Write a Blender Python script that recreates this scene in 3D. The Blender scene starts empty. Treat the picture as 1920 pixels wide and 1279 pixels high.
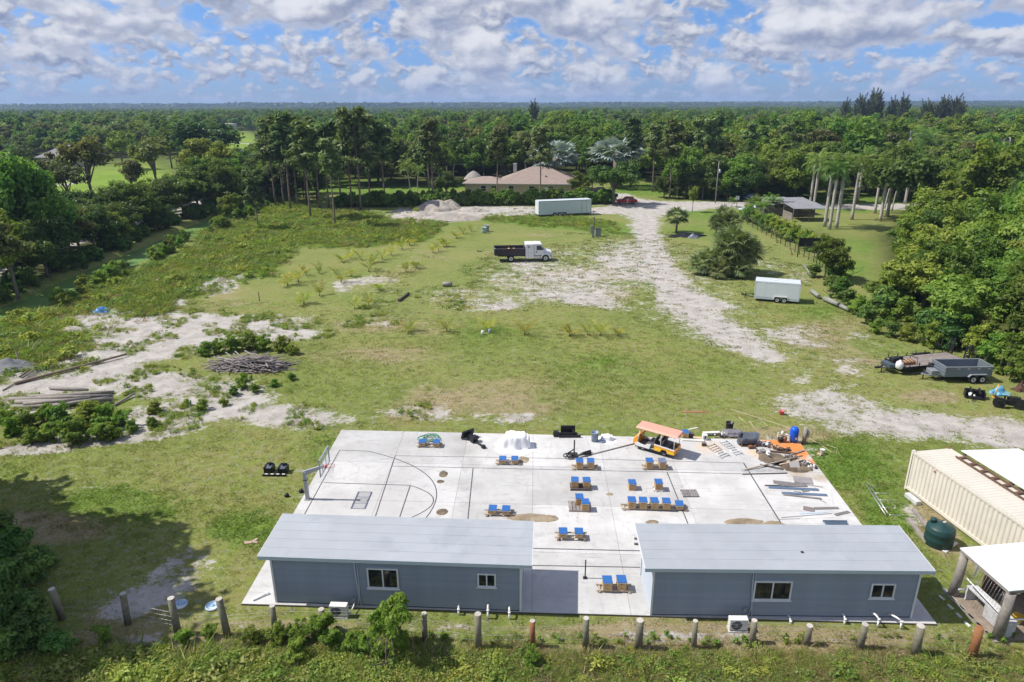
import bpy, math, random
import numpy as np
from mathutils import Vector, Matrix

random.seed(7); np.random.seed(7)
R = math.radians
SC = bpy.context.scene
COL = SC.collection

# ---------------------------------------------------------------- camera
CAM_H, FPX = 22.0, 1280.0
PITCH, ROLL = math.atan(446/1280), R(-0.2)
cd = bpy.data.cameras.new('camera'); cam = bpy.data.objects.new('camera', cd); COL.objects.link(cam)
cd.sensor_fit = 'HORIZONTAL'; cd.sensor_width = 36.0; cd.lens = FPX/1920*36
cd.clip_start = 0.5; cd.clip_end = 90000
cam.matrix_world = Matrix.Translation((0, 0, CAM_H)) @ Matrix.Rotation(R(90)-PITCH, 4, 'X') @ Matrix.Rotation(ROLL, 4, 'Z')
SC.camera = cam

# ---------------------------------------------------------------- sun, sky, exposure
SUN_EL, SUN_DIR = R(52), Vector((1.0, -0.045, 0)).normalized()      # SUN_DIR: the way shadows fall on the ground
sd = bpy.data.lights.new('sun', 'SUN'); sun = bpy.data.objects.new('sun', sd); COL.objects.link(sun)
sd.energy = 4.3; sd.angle = R(0.53); sd.color = (1.0, 0.95, 0.87)
sun.rotation_euler = Vector((SUN_DIR.x*math.cos(SUN_EL), SUN_DIR.y*math.cos(SUN_EL), -math.sin(SUN_EL))).to_track_quat('-Z', 'Y').to_euler()
sun.location = (-60, 0, 90)
vs = SC.view_settings
vs.view_transform = 'Standard'; vs.look = 'None'; vs.exposure = 0.42; vs.gamma = 1.0; vs.use_curve_mapping = False
cy = SC.cycles
cy.use_denoising = True; cy.max_bounces = 6; cy.diffuse_bounces = 3; cy.glossy_bounces = 2; cy.transmission_bounces = 4
cy.transparent_max_bounces = 6; cy.volume_bounces = 0; cy.caustics_reflective = False; cy.caustics_refractive = False
cy.use_adaptive_sampling = True; cy.adaptive_threshold = 0.02

class NT:
    """short-hand for building node trees"""
    def __init__(s, tree): s.t = tree; s.n = tree.nodes; s.l = tree.links
    def new(s, typ, **kw):
        nd = s.n.new(typ)
        for k, v in kw.items(): setattr(nd, k, v)
        return nd
    def put(s, sock, v):
        if isinstance(v, bpy.types.NodeSocket): s.l.new(v, sock)
        elif v is not None:
            if hasattr(sock.default_value, '__len__') and not hasattr(v, '__len__'): v = (v,)*len(sock.default_value)
            if hasattr(sock.default_value, '__len__') and len(sock.default_value) == 4 and len(v) == 3: v = (*v, 1)
            sock.default_value = v
    def math(s, op, a, b=None, c=None, clamp=False):
        nd = s.new('ShaderNodeMath', operation=op, use_clamp=clamp)
        s.put(nd.inputs[0], a); s.put(nd.inputs[1], b); s.put(nd.inputs[2], c)
        return nd.outputs[0]
    def add(s, a, b): return s.math('ADD', a, b)
    def sub(s, a, b): return s.math('SUBTRACT', a, b)
    def mul(s, a, b): return s.math('MULTIPLY', a, b)
    def step(s, x, lo, hi, a=0.0, b=1.0):
        nd = s.new('ShaderNodeMapRange', interpolation_type='SMOOTHSTEP')
        for i, v in enumerate((x, lo, hi, a, b)): s.put(nd.inputs[i], v)
        return nd.outputs[0]
    def mix(s, f, a, b, blend='MIX'):
        nd = s.new('ShaderNodeMix', data_type='RGBA', blend_type=blend)
        s.put(nd.inputs[0], f); s.put(nd.inputs[6], a); s.put(nd.inputs[7], b)
        return nd.outputs[2]
    def noise(s, vec, scale, detail=4, rough=0.55, dist=0.0):
        nd = s.new('ShaderNodeTexNoise')
        s.put(nd.inputs['Vector'], vec); s.put(nd.inputs['Scale'], scale); s.put(nd.inputs['Detail'], detail)
        s.put(nd.inputs['Roughness'], rough); s.put(nd.inputs['Distortion'], dist)
        return nd.outputs[0]
    def xyz(s, x, y, z):
        nd = s.new('ShaderNodeCombineXYZ')
        for i, v in enumerate((x, y, z)): s.put(nd.inputs[i], v)
        return nd.outputs[0]
    def sep(s, v):
        nd = s.new('ShaderNodeSeparateXYZ'); s.put(nd.inputs[0], v); return nd.outputs
    def vmath(s, op, a, b):
        nd = s.new('ShaderNodeVectorMath', operation=op); s.put(nd.inputs[0], a); s.put(nd.inputs[1], b); return nd.outputs[0]

W = bpy.data.worlds.new('World'); SC.world = W; W.use_nodes = True
w = NT(W.node_tree); w.n.clear()
wo = w.new('ShaderNodeOutputWorld')
sky = w.new('ShaderNodeTexSky', sky_type='NISHITA', sun_disc=False)
sky.sun_elevation = SUN_EL; sky.sun_rotation = math.atan2(-SUN_DIR.x, -SUN_DIR.y)
sky.altitude = 20; sky.air_density = 1.0; sky.dust_density = 0.3; sky.ozone_density = 2.5
tc = w.new('ShaderNodeTexCoord').outputs['Generated']
dx, dy, dz = w.sep(tc)
az = w.math('ARCTAN2', dx, dy); el = w.math('ARCSINE', dz)
elp = w.math('MAXIMUM', el, 0.0)
def cloud_layer(s, seed, thr, soft, win, sq=1.6, detail=9, rough=0.50):
    """cumulus seen from the side: density and how much of it the sun (upper left) lights"""
    x, y = w.mul(az, s), w.mul(elp, s*sq)
    p = w.xyz(x, y, seed)
    n1 = w.noise(p, 1.0, detail, rough, 0.1)
    n2 = w.noise(w.xyz(w.add(x, -0.10), w.add(y, 0.22), seed), 1.0, 5, rough, 0.1)
    n3 = w.noise(w.xyz(x, w.add(y, -0.34), seed), 1.0, 3, rough, 0.1)        # what hangs below: flat grey bases
    d = w.add(n1, win)
    m = w.step(d, thr, thr+soft)
    lit = w.step(w.sub(n1, n2), -0.12, 0.13)
    under = w.step(w.add(n3, win), thr+0.07, thr-0.07)                     # little cloud below: we look at the base
    lit = w.mul(lit, w.sub(1.0, w.mul(under, 0.68)))
    thin = w.step(d, thr+0.16, thr+0.02)
    return m, w.math('MAXIMUM', lit, w.mul(thin, 0.55))
tint = w.mix(1.0, sky.outputs[0], (0.47, 0.66, 1.02), 'MULTIPLY')
tint = w.mix(w.step(el, 0.16, 0.0), tint, w.mix(1.0, tint, (0.80, 0.84, 1.10), 'MULTIPLY'))
bg1 = w.new('ShaderNodeBackground'); w.put(bg1.inputs[0], tint); bg1.inputs[1].default_value = 0.092
base = bg1.outputs[0]
HAZE_C = (0.34, 0.47, 0.80)
band = lambda c, k: w.mul(w.math('ABSOLUTE', w.sub(el, c)), -k)
for s, seed, thr, soft, win, sq, dim in (
        (42, 3.1, 0.425, 0.17, band(0.034, 1.4), 1.5, 0.86),
        (21, 8.4, 0.425, 0.12, band(0.058, 1.1), 1.5, 0.93),
        (10.5, 31.3, 0.425, 0.085, w.mul(w.math('MAXIMUM', w.sub(0.110, el), 0.0), -1.15), 1.55, 1.0)):
    m, lit = cloud_layer(s, seed, thr, soft, win, sq)
    c = w.mix(lit, (0.31*dim, 0.37*dim, 0.56*dim), (0.93*dim, 0.95*dim, 1.02*dim))
    c = w.mix(w.math('POWER', 2.718, w.mul(elp, -34.0)), c, HAZE_C)
    bgc = w.new('ShaderNodeBackground'); w.put(bgc.inputs[0], c); bgc.inputs[1].default_value = 0.64
    mx = w.new('ShaderNodeMixShader'); w.put(mx.inputs[0], w.mul(m, 0.95)); w.l.new(base, mx.inputs[1]); w.l.new(bgc.outputs[0], mx.inputs[2])
    base = mx.outputs[0]
w.l.new(base, wo.inputs[0])

# ---------------------------------------------------------------- image point -> point in the place
def ray(u, v):
    x = (u-960)/FPX; y = (639.5-v)/FPX
    c, s = math.cos(ROLL), math.sin(ROLL)
    x, y = x*c-y*s, x*s+y*c
    return Vector((x, math.cos(PITCH)+y*math.sin(PITCH), -math.sin(PITCH)+y*math.cos(PITCH)))
def G(u, v, z=0.0):
    a = ray(u, v); t = (z-CAM_H)/a.z
    return Vector((a.x*t, a.y*t, z))
def px(x, y, z=0.0):
    """the reverse of G, also for numpy arrays"""
    h = z-CAM_H
    d = y*math.cos(PITCH)-h*math.sin(PITCH)
    yy = y*math.sin(PITCH)+h*math.cos(PITCH)
    a, b = x/d, yy/d
    c, s = math.cos(ROLL), math.sin(ROLL)
    a, b = a*c+b*s, -a*s+b*c
    return 960+a*FPX, 639.5-b*FPX
def head(p, q): return math.atan2(q[1]-p[1], q[0]-p[0])

# ---------------------------------------------------------------- objects
def link(o, parent=None):
    COL.objects.link(o)
    if parent is not None: o.parent = parent
    return o
def tag(o, label=None, cat=None, group=None, kind=None):
    for k, v in (('label', label), ('category', cat), ('group', group), ('kind', kind)):
        if v: o[k] = v
    return o
def thing(name, label, cat, loc=(0, 0, 0), rz=0.0, group=None):
    o = bpy.data.objects.new(name, None); o.empty_display_size = 0.3
    link(o); o.location = loc; o.rotation_euler.z = rz
    return tag(o, label, cat, group)
def dup(root, loc, rz=0.0, scale=None, label=None, group=None):
    def cp(o, parent):
        c = o.copy(); link(c, parent)
        for ch in o.children: cp(ch, c)
        return c
    c = cp(root, None); c.location = loc; c.rotation_euler.z = rz
    if scale is not None: c.scale = scale if hasattr(scale, '__len__') else (scale,)*3
    if label: c['label'] = label
    if group: c['group'] = group
    return c

class MB:
    """collects shapes, then becomes one mesh"""
    def __init__(s): s.v = []; s.f = []; s.m = []; s.sm = []
    def addv(s, pts, faces, mi=0, smooth=False):
        b = len(s.v); s.v += [tuple(p) for p in pts]
        for f in faces: s.f.append([b+i for i in f]); s.m.append(mi); s.sm.append(smooth)
        return s
    def box(s, c, d, rz=0.0, mi=0, ry=0.0, rx=0.0):
        """c centre, d full size"""
        M = Matrix.Translation(c) @ Matrix.Rotation(rz, 4, 'Z') @ Matrix.Rotation(ry, 4, 'Y') @ Matrix.Rotation(rx, 4, 'X')
        x, y, z = (k/2 for k in d)
        P = [M @ Vector(p) for p in ((-x,-y,-z),(x,-y,-z),(x,y,-z),(-x,y,-z),(-x,-y,z),(x,-y,z),(x,y,z),(-x,y,z))]
        return s.addv(P, ((0,3,2,1),(4,5,6,7),(0,1,5,4),(1,2,6,5),(2,3,7,6),(3,0,4,7)), mi)
    def lohi(s, a, b, mi=0):
        return s.box([(a[i]+b[i])/2 for i in range(3)], [abs(b[i]-a[i]) for i in range(3)], mi=mi)
    def tube(s, pts, r, n=8, mi=0, caps=True, smooth=True):
        pts = [Vector(p) for p in pts]; k = len(pts)
        rr = r if hasattr(r, '__len__') else [r]*k
        P = []; F = []
        for i, p in enumerate(pts):
            d = (pts[min(i+1, k-1)]-pts[max(i-1, 0)]).normalized()
            a = d.cross(Vector((0, 0, 1)) if abs(d.z) < 0.9 else Vector((1, 0, 0))).normalized(); b = d.cross(a)
            P += [p+(a*math.cos(2*math.pi*j/n)+b*math.sin(2*math.pi*j/n))*rr[i] for j in range(n)]
        for i in range(k-1):
            for j in range(n):
                F.append((i*n+j, i*n+(j+1) % n, (i+1)*n+(j+1) % n, (i+1)*n+j))
        s.addv(P, F, mi, smooth)
        if caps:
            b = len(s.v)-len(P)
            for ring in (range(n-1, -1, -1), range((k-1)*n, k*n)):
                s.f.append([b+j for j in ring]); s.m.append(mi); s.sm.append(False)
        return s
    def prism(s, poly, y0, y1, mi=0, axis='y'):
        """polygon in (x,z) swept along y (or in (x,y) swept along z)"""
        n = len(poly)
        f3 = (lambda p, q: (p[0], q, p[1])) if axis == 'y' else ((lambda p, q: (p[0], p[1], q)) if axis == 'z' else (lambda p, q: (q, p[0], p[1])))
        P = [f3(p, y0) for p in poly]+[f3(p, y1) for p in poly]
        F = [tuple(range(n)), tuple(range(2*n-1, n-1, -1))]+[(i, n+i, n+(i+1) % n, (i+1) % n) for i in range(n)]
        return s.addv(P, F, mi)
    def lathe(s, prof, n=20, c=(0, 0, 0), mi=0, smooth=True):
        P = []; F = []; k = len(prof)
        for r, z in prof:
            P += [(c[0]+r*math.cos(2*math.pi*j/n), c[1]+r*math.sin(2*math.pi*j/n), c[2]+z) for j in range(n)]
        for i in range(k-1):
            for j in range(n): F.append((i*n+j, i*n+(j+1) % n, (i+1)*n+(j+1) % n, (i+1)*n+j))
        s.addv(P, F, mi, smooth); b = len(s.v)-len(P)
        for ring in (range(n-1, -1, -1), range((k-1)*n, k*n)):
            s.f.append([b+j for j in ring]); s.m.append(mi); s.sm.append(False)
        return s
    def mesh(s, name, mat):
        me = bpy.data.meshes.new(name); me.from_pydata(s.v, [], s.f)
        for mm in (mat if isinstance(mat, (list, tuple)) else [mat]): me.materials.append(mm)
        me.polygons.foreach_set('material_index', s.m); me.polygons.foreach_set('use_smooth', s.sm)
        me.validate(); me.update()
        import bmesh
        bm = bmesh.new(); bm.from_mesh(me); bmesh.ops.recalc_face_normals(bm, faces=bm.faces); bm.to_mesh(me); bm.free()
        return me
    def build(s, name, mat, parent=None, bevel=0.0):
        o = bpy.data.objects.new(name, s.mesh(name, mat)); link(o, parent)
        if bevel:
            b = o.modifiers.new('bevel', 'BEVEL'); b.width = bevel; b.segments = 1; b.limit_method = 'ANGLE'
        return o

# ---------------------------------------------------------------- materials
MATS = {}
def M(name, col, rough=0.6, metal=0.0, var=0.12, scale=3.0, bump=0.0, bscale=30.0, col2=None, thr=(0.5, 0.7), dirt=0.0, alpha=None, spec=0.4):
    """base colour with soft variation, optional second colour in patches and a fine bump"""
    m = bpy.data.materials.new(name); m.use_nodes = True; t = NT(m.node_tree)
    b = t.n['Principled BSDF']; co = t.new('ShaderNodeTexCoord').outputs['Object']
    n = t.noise(co, scale, 5)
    rnd = t.new('ShaderNodeObjectInfo').outputs['Random']
    k = t.add(t.mul(t.sub(n, 0.5), var*4), t.add(1.0, t.mul(t.sub(rnd, 0.5), var)))
    c = t.mix(1.0, (*col, 1), t.xyz(k, k, k), 'MULTIPLY')
    if col2:
        c = t.mix(t.step(t.noise(co, scale*0.7, 6, 0.65), thr[0], thr[1]), c, (*col2, 1))
    if dirt:
        c = t.mix(t.mul(t.step(t.noise(co, scale*2.3, 6, 0.7), 0.45, 0.75), dirt), c, (0.16, 0.13, 0.10, 1))
    t.put(b.inputs['Base Color'], c); b.inputs['Roughness'].default_value = rough; b.inputs['Metallic'].default_value = metal
    b.inputs['Specular IOR Level'].default_value = spec
    if bump:
        bp = t.new('ShaderNodeBump'); bp.inputs['Strength'].default_value = bump; bp.inputs['Distance'].default_value = 0.02
        t.put(bp.inputs['Height'], t.noise(co, bscale, 4)); t.l.new(bp.outputs[0], b.inputs['Normal'])
    if alpha is not None: b.inputs['Alpha'].default_value = alpha
    MATS[name] = m
    return m
def leafmat(name, ca, cb, trans=0.42, rough=0.5, hue=0.06, val=0.55):
    """foliage: two greens by leaf clump, a shift per plant, light through the leaf"""
    m = bpy.data.materials.new(name); m.use_nodes = True; t = NT(m.node_tree); t.n.clear()
    out = t.new('ShaderNodeOutputMaterial')
    at = t.new('ShaderNodeAttribute', attribute_name='tint').outputs['Fac']
    rnd = t.new('ShaderNodeObjectInfo').outputs['Random']
    c = t.mix(at, (*ca, 1), (*cb, 1))
    hs = t.new('ShaderNodeHueSaturation'); t.put(hs.inputs['Color'], c)
    t.put(hs.inputs['Hue'], t.add(0.5, t.mul(t.sub(rnd, 0.5), hue)))
    t.put(hs.inputs['Value'], t.add(1.0, t.mul(t.sub(t.math('FRACT', t.mul(rnd, 7.31)), 0.5), val)))
    d = t.new('ShaderNodeBsdfPrincipled'); t.put(d.inputs['Base Color'], hs.outputs[0]); d.inputs['Roughness'].default_value = rough
    d.inputs['Specular IOR Level'].default_value = 0.25
    tr = t.new('ShaderNodeBsdfTranslucent'); t.put(tr.inputs[0], t.mix(1.0, hs.outputs[0], (1.25, 1.35, 0.55, 1), 'MULTIPLY'))
    mx = t.new('ShaderNodeMixShader'); mx.inputs[0].default_value = trans
    t.l.new(d.outputs[0], mx.inputs[1]); t.l.new(tr.outputs[0], mx.inputs[2]); t.l.new(mx.outputs[0], out.inputs[0])
    MATS[name] = m
    return m
# ---------------------------------------------------------------- the ground, one sheet to the horizon
def lines(spec, far, n):
    a = []
    for lo, hi, st in spec: a += list(np.arange(lo, hi-1e-6, st))
    last = spec[-1][1]
    return a+list(last*(far/last)**(np.arange(n)/(n-1)))
xp = lines(((0, 45, .45), (45, 95, .8), (95, 420, 5)), 26000, 16)
XS = np.array([-x for x in xp[:0:-1]]+xp)
YS = np.array([-26000, -6000, -1500, -400, -150, -60, -20, 0]+lines(((10, 62, .4), (62, 115, .6), (115, 240, 1.1), (240, 760, 6)), 26000, 18))
GX, GY = np.meshgrid(XS, YS)
CA, CB = G(88, 549), G(398, 413)
CDIR = (CB-CA).normalized(); CNRM = Vector((CDIR.y, -CDIR.x, 0))        # points to the field side
def canal_d(x, y): return (x-CA.x)*CNRM.x+(y-CA.y)*CNRM.y
def ground_z(x, y):
    d = np.abs(canal_d(x, y))
    t = np.clip((3.8-d)/2.0, 0, 1); t = t*t*(3-2*t)
    ok = (y > -60) & (y < 330)
    return np.where(ok, -1.25*t, 0.0)
GZ = ground_z(GX, GY)
U, V = px(GX, np.maximum(GY, 6.0))
inview = (GY > 6)
def blob(dst, items):
    for u, v, ru, rv, rot, val in items:
        c, s = math.cos(R(rot)), math.sin(R(rot))
        a = ((U-u)*c+(V-v)*s)/ru; b = (-(U-u)*s+(V-v)*c)/rv
        d = a*a+b*b
        dst[:] = np.maximum(dst, np.where(inview, val*np.exp(-0.7*d*d), 0))
def seg(dst, pts, val):
    """world-width ribbons: (u, v, half width in metres)"""
    for (u0, v0, w0), (u1, v1, w1) in zip(pts[:-1], pts[1:]):
        p, q = G(u0, v0), G(u1, v1); e = q-p; L2 = e.x*e.x+e.y*e.y
        t = np.clip(((GX-p.x)*e.x+(GY-p.y)*e.y)/L2, 0, 1)
        d = np.hypot(GX-p.x-t*e.x, GY-p.y-t*e.y)/(w0+(w1-w0)*t)
        dst[:] = np.maximum(dst, val*np.exp(-.45*np.maximum(d-.35, 0)**2*1.6))
Z0 = lambda: np.zeros_like(GX)
sand, lush, dry, golf, wood = Z0(), Z0(), Z0(), Z0(), Z0()
blob(sand, ((330,612,250,26,0,.95),(190,603,95,24,-5,.9),(240,655,170,34,-8,.85),(140,705,150,48,-6,.85),(60,745,100,40,0,.8),
    (405,537,48,18,-5,.8),(455,520,36,9,0,.6),(330,566,34,8,0,.7),(500,625,120,18,2,.8),(300,722,100,30,0,.75),(350,775,190,28,-8,.85),
    (520,778,150,28,4,.75),(640,783,40,12,0,.4),(430,745,110,40,0,.7),(240,818,150,16,-6,.8),(60,842,120,12,-3,.65),(330,872,60,10,0,.35),
    (575,882,45,32,30,.42),(480,850,60,16,0,.35),(345,1075,70,34,-28,.47),(300,1110,50,22,-20,.42),(250,1130,60,26,-20,.40),(560,935,40,16,0,.35),
    (265,1225,50,30,0,.5),(345,1210,40,14,0,.35),(420,1030,60,18,0,.2),(150,905,120,20,0,.3),
    (1060,525,200,50,2,.64),(900,560,140,28,0,.52),(1190,500,100,55,15,.66),(1090,470,130,16,0,.45),(1290,600,60,34,25,.5),(1330,640,90,16,20,.55),
    (660,545,110,30,0,.33),(730,575,110,24,0,.3),(690,600,70,14,0,.32),(640,610,60,10,0,.3),(560,600,60,16,0,.4),
    (930,784,130,12,0,.46),(800,768,110,14,0,.30),(950,680,130,12,0,.30),(880,700,70,10,0,.28),(760,640,70,10,0,.25),
    (1560,765,130,34,6,.72),(1710,795,170,32,4,.82),(1880,815,110,36,8,.85),(1450,745,60,14,0,.3),(1500,690,40,22,30,.4),(1615,630,40,10,0,.5),
    (1530,648,60,12,0,.25),(1660,655,60,16,15,.4),(1430,497,66,20,10,.5),(1490,515,46,20,20,.45),(1420,470,40,10,0,.3),
    (1500,845,60,20,20,.35),(1700,880,30,40,0,.28),(1690,960,60,20,30,.35),(1020,1190,500,10,1,.33),(1430,1195,220,10,1,.3),
    (840,1180,130,14,0,.55),(870,398,150,12,-2,.9),(800,402,70,20,0,.95),(960,397,100,9,0,.9),(700,640,90,10,0,.22),
    (100,1250,60,20,0,.4),(1290,770,50,8,0,.35),(480,440,50,10,0,.2),(330,515,18,6,-20,.8)))
sand *= np.where((U < 700) & (V > 560), 1.06, .95)
seg(sand, ((1200,392,6),(1213,415,2.6),(1212,440,2.0),(1228,500,3.0),(1290,575,3.0),(1385,643,2.6),(1440,668,1.8)), .76)
seg(sand, ((1228,470,7),(1290,560,7),(1360,625,6),(1440,668,5)), .42)
for off in (-9, 9): seg(sand, ((1222+off,480,.55),(1260+off,535,.5),(1300+off*1.5,580,.45),(1390+off*2,645,.45),(1440+off*2,668,.4)), 1.05)
seg(sand, ((1000,396,2.8),(1110,397,2.8),(1200,392,5.5),(1245,386,6.5),(1330,383,3.6),(1420,384,3.2),(1620,388,3.4),(1900,386,3.4)), 1.0)
seg(sand, ((1190,385,3.5),(1150,366,3.5),(1090,359,3.5)), .95)
seg(sand, ((-60,520,2.8),(60,470,2.8),(330,397,2.8),(470,352,2.6),(560,318,2.5)), 1.0)
seg(sand, ((150,332,1.6),(140,341,1.6),(105,348,1.4),(60,352,1.4)), 1.0)
seg(sand, ((430,268,2.2),(480,270,2.4),(520,276,2.4)), 1.0)
blob(lush, ((300,545,240,45,-18,.85),(430,480,190,60,-25,.95),(600,430,160,40,0,1.0),(700,440,130,26,-8,.9),(60,660,130,50,0,1.),(40,610,120,30,0,.9),
    (1000,405,80,18,5,.9),(1100,425,110,14,8,.9),(960,408,60,12,0,.8),(1050,420,80,10,0,.9),(220,960,130,50,0,.5),(450,1000,90,40,0,.6),
    (330,1260,400,40,0,.55),(1500,1265,600,30,0,.75),(900,1265,400,30,0,.5),(1560,870,90,45,10,.5),(1660,960,40,90,-20,.45),(1720,1120,60,90,0,.4),
    (1290,650,110,60,0,.35),(1130,720,160,70,0,.45),(880,640,220,30,0,.3),(700,730,120,60,0,.2),(1500,600,110,60,0,.3),(1600,380,140,20,0,.8),
    (1590,480,60,60,20,.5),(640,350,170,18,0,.9),(800,350,100,10,0,.9),(1230,355,90,12,0,1.),(1300,410,100,40,0,.5),(780,400,100,40,0,.4),
    (1600,830,40,30,0,.3),(620,845,60,60,-30,.45)))
blob(dry, ((950,745,260,40,0,.55),(1100,517,150,14,0,.8),(1180,545,60,16,0,.6),(900,500,120,40,0,.35),(700,640,200,60,0,.45),(60,990,120,30,0,.9),
    (330,870,200,40,0,.5),(1450,1190,560,16,1,.8),(760,1175,300,14,1,.65),(1000,1215,900,16,1,.55),(1660,945,30,50,-20,.5),(1760,1000,30,60,-35,.9),(1820,1060,40,30,-35,.6),(1320,620,90,40,0,.4),
    (1480,820,80,20,0,.4),(430,560,90,26,-10,.55),(330,530,80,22,-15,.5),(560,470,90,20,0,.4),(1450,1222,560,14,1,.9),(1740,745,60,16,0,.7),(1560,640,120,50,0,.4),(560,660,120,60,0,.25),(450,860,150,60,0,.3)))
from mathutils import noise as mn
near = (np.abs(GX) < 75) & (GY > 12) & (GY < 200)
f1, f2 = Z0(), Z0()
for j, i in zip(*np.nonzero(near)):
    a_, b_ = GX[j, i], GY[j, i]
    f1[j, i] = mn.fractal(Vector((a_*.055, b_*.075, 3.3)), 1.0, 2.0, 4); f2[j, i] = mn.fractal(Vector((a_*.085, b_*.11, 9.1)), 1.0, 2.0, 4)
lush = np.clip(lush+.52*np.clip(f1, -.3, 1), 0, 1); dry = np.clip(dry+.60*np.clip(f2, -.3, 1), 0, 1)
sand = np.clip(sand+np.where((sand > .12) & (sand < .7), .22*f2, 0)+np.where((f2 > .36) & (lush < .5), .20, 0)*near, 0, 1.1)
dc = canal_d(GX, GY)
fw = (GX > -400) & (GX < 400) & (GY < 760)
def rect(dst, x0, x1, y0, y1, val=1.0, f=6.0):
    a = np.clip((GX-x0)/f, 0, 1)*np.clip((x1-GX)/f, 0, 1)*np.clip((GY-y0)/f, 0, 1)*np.clip((y1-GY)/f, 0, 1)
    dst[:] = np.maximum(dst, val*a)
blob(golf, ((150,352,150,32,-12,1.),(250,330,70,22,0,1.),(60,330,60,14,0,1.),(440,272,52,24,0,1.),(470,300,40,12,0,.9),(395,300,60,16,0,.9),(545,218,34,5,0,1.),(690,241,50,6,0,.8),(300,372,60,16,-20,.8)))
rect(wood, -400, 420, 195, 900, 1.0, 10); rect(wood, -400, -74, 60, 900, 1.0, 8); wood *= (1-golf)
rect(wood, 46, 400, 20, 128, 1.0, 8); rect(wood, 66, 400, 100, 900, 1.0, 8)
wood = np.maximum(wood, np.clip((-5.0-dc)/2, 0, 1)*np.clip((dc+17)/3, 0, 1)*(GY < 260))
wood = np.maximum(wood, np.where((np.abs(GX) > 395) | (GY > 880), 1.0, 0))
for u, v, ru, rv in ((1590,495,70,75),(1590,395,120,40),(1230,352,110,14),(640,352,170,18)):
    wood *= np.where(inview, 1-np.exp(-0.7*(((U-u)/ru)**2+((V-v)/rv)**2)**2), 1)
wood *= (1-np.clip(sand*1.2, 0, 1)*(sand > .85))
gm = bpy.data.meshes.new('ground')
ny, nx = GX.shape
vv = np.stack([GX, GY, GZ], -1).reshape(-1, 3)
idx = (np.arange(ny-1)[:, None]*nx+np.arange(nx-1)[None, :]).reshape(-1)
quads = np.stack([idx, idx+1, idx+nx+1, idx+nx], -1)
def np_mesh(me, verts, quads):
    n = len(quads)
    me.vertices.add(len(verts)); me.vertices.foreach_set('co', np.asarray(verts, np.float32).ravel())
    me.loops.add(n*4); me.loops.foreach_set('vertex_index', np.asarray(quads, np.int32).ravel())
    me.polygons.add(n); me.polygons.foreach_set('loop_start', np.arange(0, n*4, 4, dtype=np.int32))
    me.update(calc_edges=True)
np_mesh(gm, vv, quads)
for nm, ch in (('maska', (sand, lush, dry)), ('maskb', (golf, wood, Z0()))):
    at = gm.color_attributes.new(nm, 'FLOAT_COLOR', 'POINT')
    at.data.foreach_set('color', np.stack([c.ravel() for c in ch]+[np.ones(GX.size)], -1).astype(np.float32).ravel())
m = bpy.data.materials.new('ground'); m.use_nodes = True; t = NT(m.node_tree); b = t.n['Principled BSDF']
P = t.new('ShaderNodeNewGeometry').outputs['Position']
A1 = t.sep(t.new('ShaderNodeAttribute', attribute_name='maska').outputs['Vector'])
A2 = t.sep(t.new('ShaderNodeAttribute', attribute_name='maskb').outputs['Vector'])
nb, nm_, nf, nu = t.noise(P, .09, 5, .6), t.noise(P, .7, 6, .65), t.noise(P, 3.2, 6, .7), t.noise(P, 14, 4, .7)
nst = t.noise(t.vmath('MULTIPLY', P, (1.0, 1.5, 1.0)), 2.1, 8, .74, .4)
lawn = t.mix(t.step(nb, .38, .62), (.145, .190, .040, 1), (.240, .235, .078, 1))
lawn = t.mix(t.step(nm_, .36, .68), lawn, (.195, .245, .052, 1))
lawn = t.mix(t.step(nf, .50, .72), lawn, (.335, .310, .160, 1))
lawn = t.mix(t.mul(t.step(nst, .54, .68), .75), lawn, (.085, .110, .028, 1))
dryf = t.step(t.add(A1[2], t.mul(t.sub(nm_, .5), 1.0)), .30, .75)
lawn = t.mix(dryf, lawn, t.mix(nf, (.26, .205, .100, 1), (.37, .32, .19, 1)))
lushc = t.mix(t.step(nm_, .35, .65), (.105, .190, .030, 1), (.175, .255, .048, 1))
lushc = t.mix(t.mul(t.step(nst, .52, .66), .6), lushc, (.060, .110, .020, 1))
lawn = t.mix(t.step(t.add(A1[1], t.mul(t.sub(nm_, .5), .7)), .35, .75), lawn, lushc)
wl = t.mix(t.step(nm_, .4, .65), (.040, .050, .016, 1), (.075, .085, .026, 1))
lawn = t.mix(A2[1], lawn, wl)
gf = t.mix(t.step(nb, .35, .65), (.165, .265, .035, 1), (.225, .320, .050, 1))
lawn = t.mix(A2[0], lawn, gf)
sandc = t.mix(t.step(nm_, .3, .7), (.36, .335, .31, 1), (.53, .50, .47, 1))
sandc = t.mix(t.mul(t.step(nf, .5, .75), .7), sandc, (.33, .285, .225, 1))
sandc = t.mix(t.mul(t.step(nst, .60, .70), .8), sandc, (.135, .130, .060, 1))
ns = t.add(t.mul(t.sub(nm_, .5), .95), t.add(t.mul(t.sub(nst, .5), 1.55), t.mul(t.sub(nf, .5), .75)))
sf = t.step(t.add(A1[0], t.mul(ns, t.step(A1[0], 1.04, .60, .42, 1.0))), .40, .66)
sf = t.mul(sf, t.step(A1[0], .05, .2))
speck = t.mul(t.step(t.add(nst, t.mul(nu, .25)), .665, .76), .8)                 # bare specks all over the turf
sf = t.math('MAXIMUM', sf, t.mul(speck, t.math('MAXIMUM', t.sub(.75, t.add(A2[0], t.add(A2[1], t.mul(A1[1], .8)))), 0.0)))
col = t.mix(sf, lawn, sandc)
col = t.mix(t.mul(t.step(nu, .35, .65), .45), col, t.mix(1.0, col, (.62, .62, .60, 1), 'MULTIPLY'))
t.put(b.inputs['Base Color'], col); b.inputs['Roughness'].default_value = 0.95; b.inputs['Specular IOR Level'].default_value = 0.1
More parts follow.
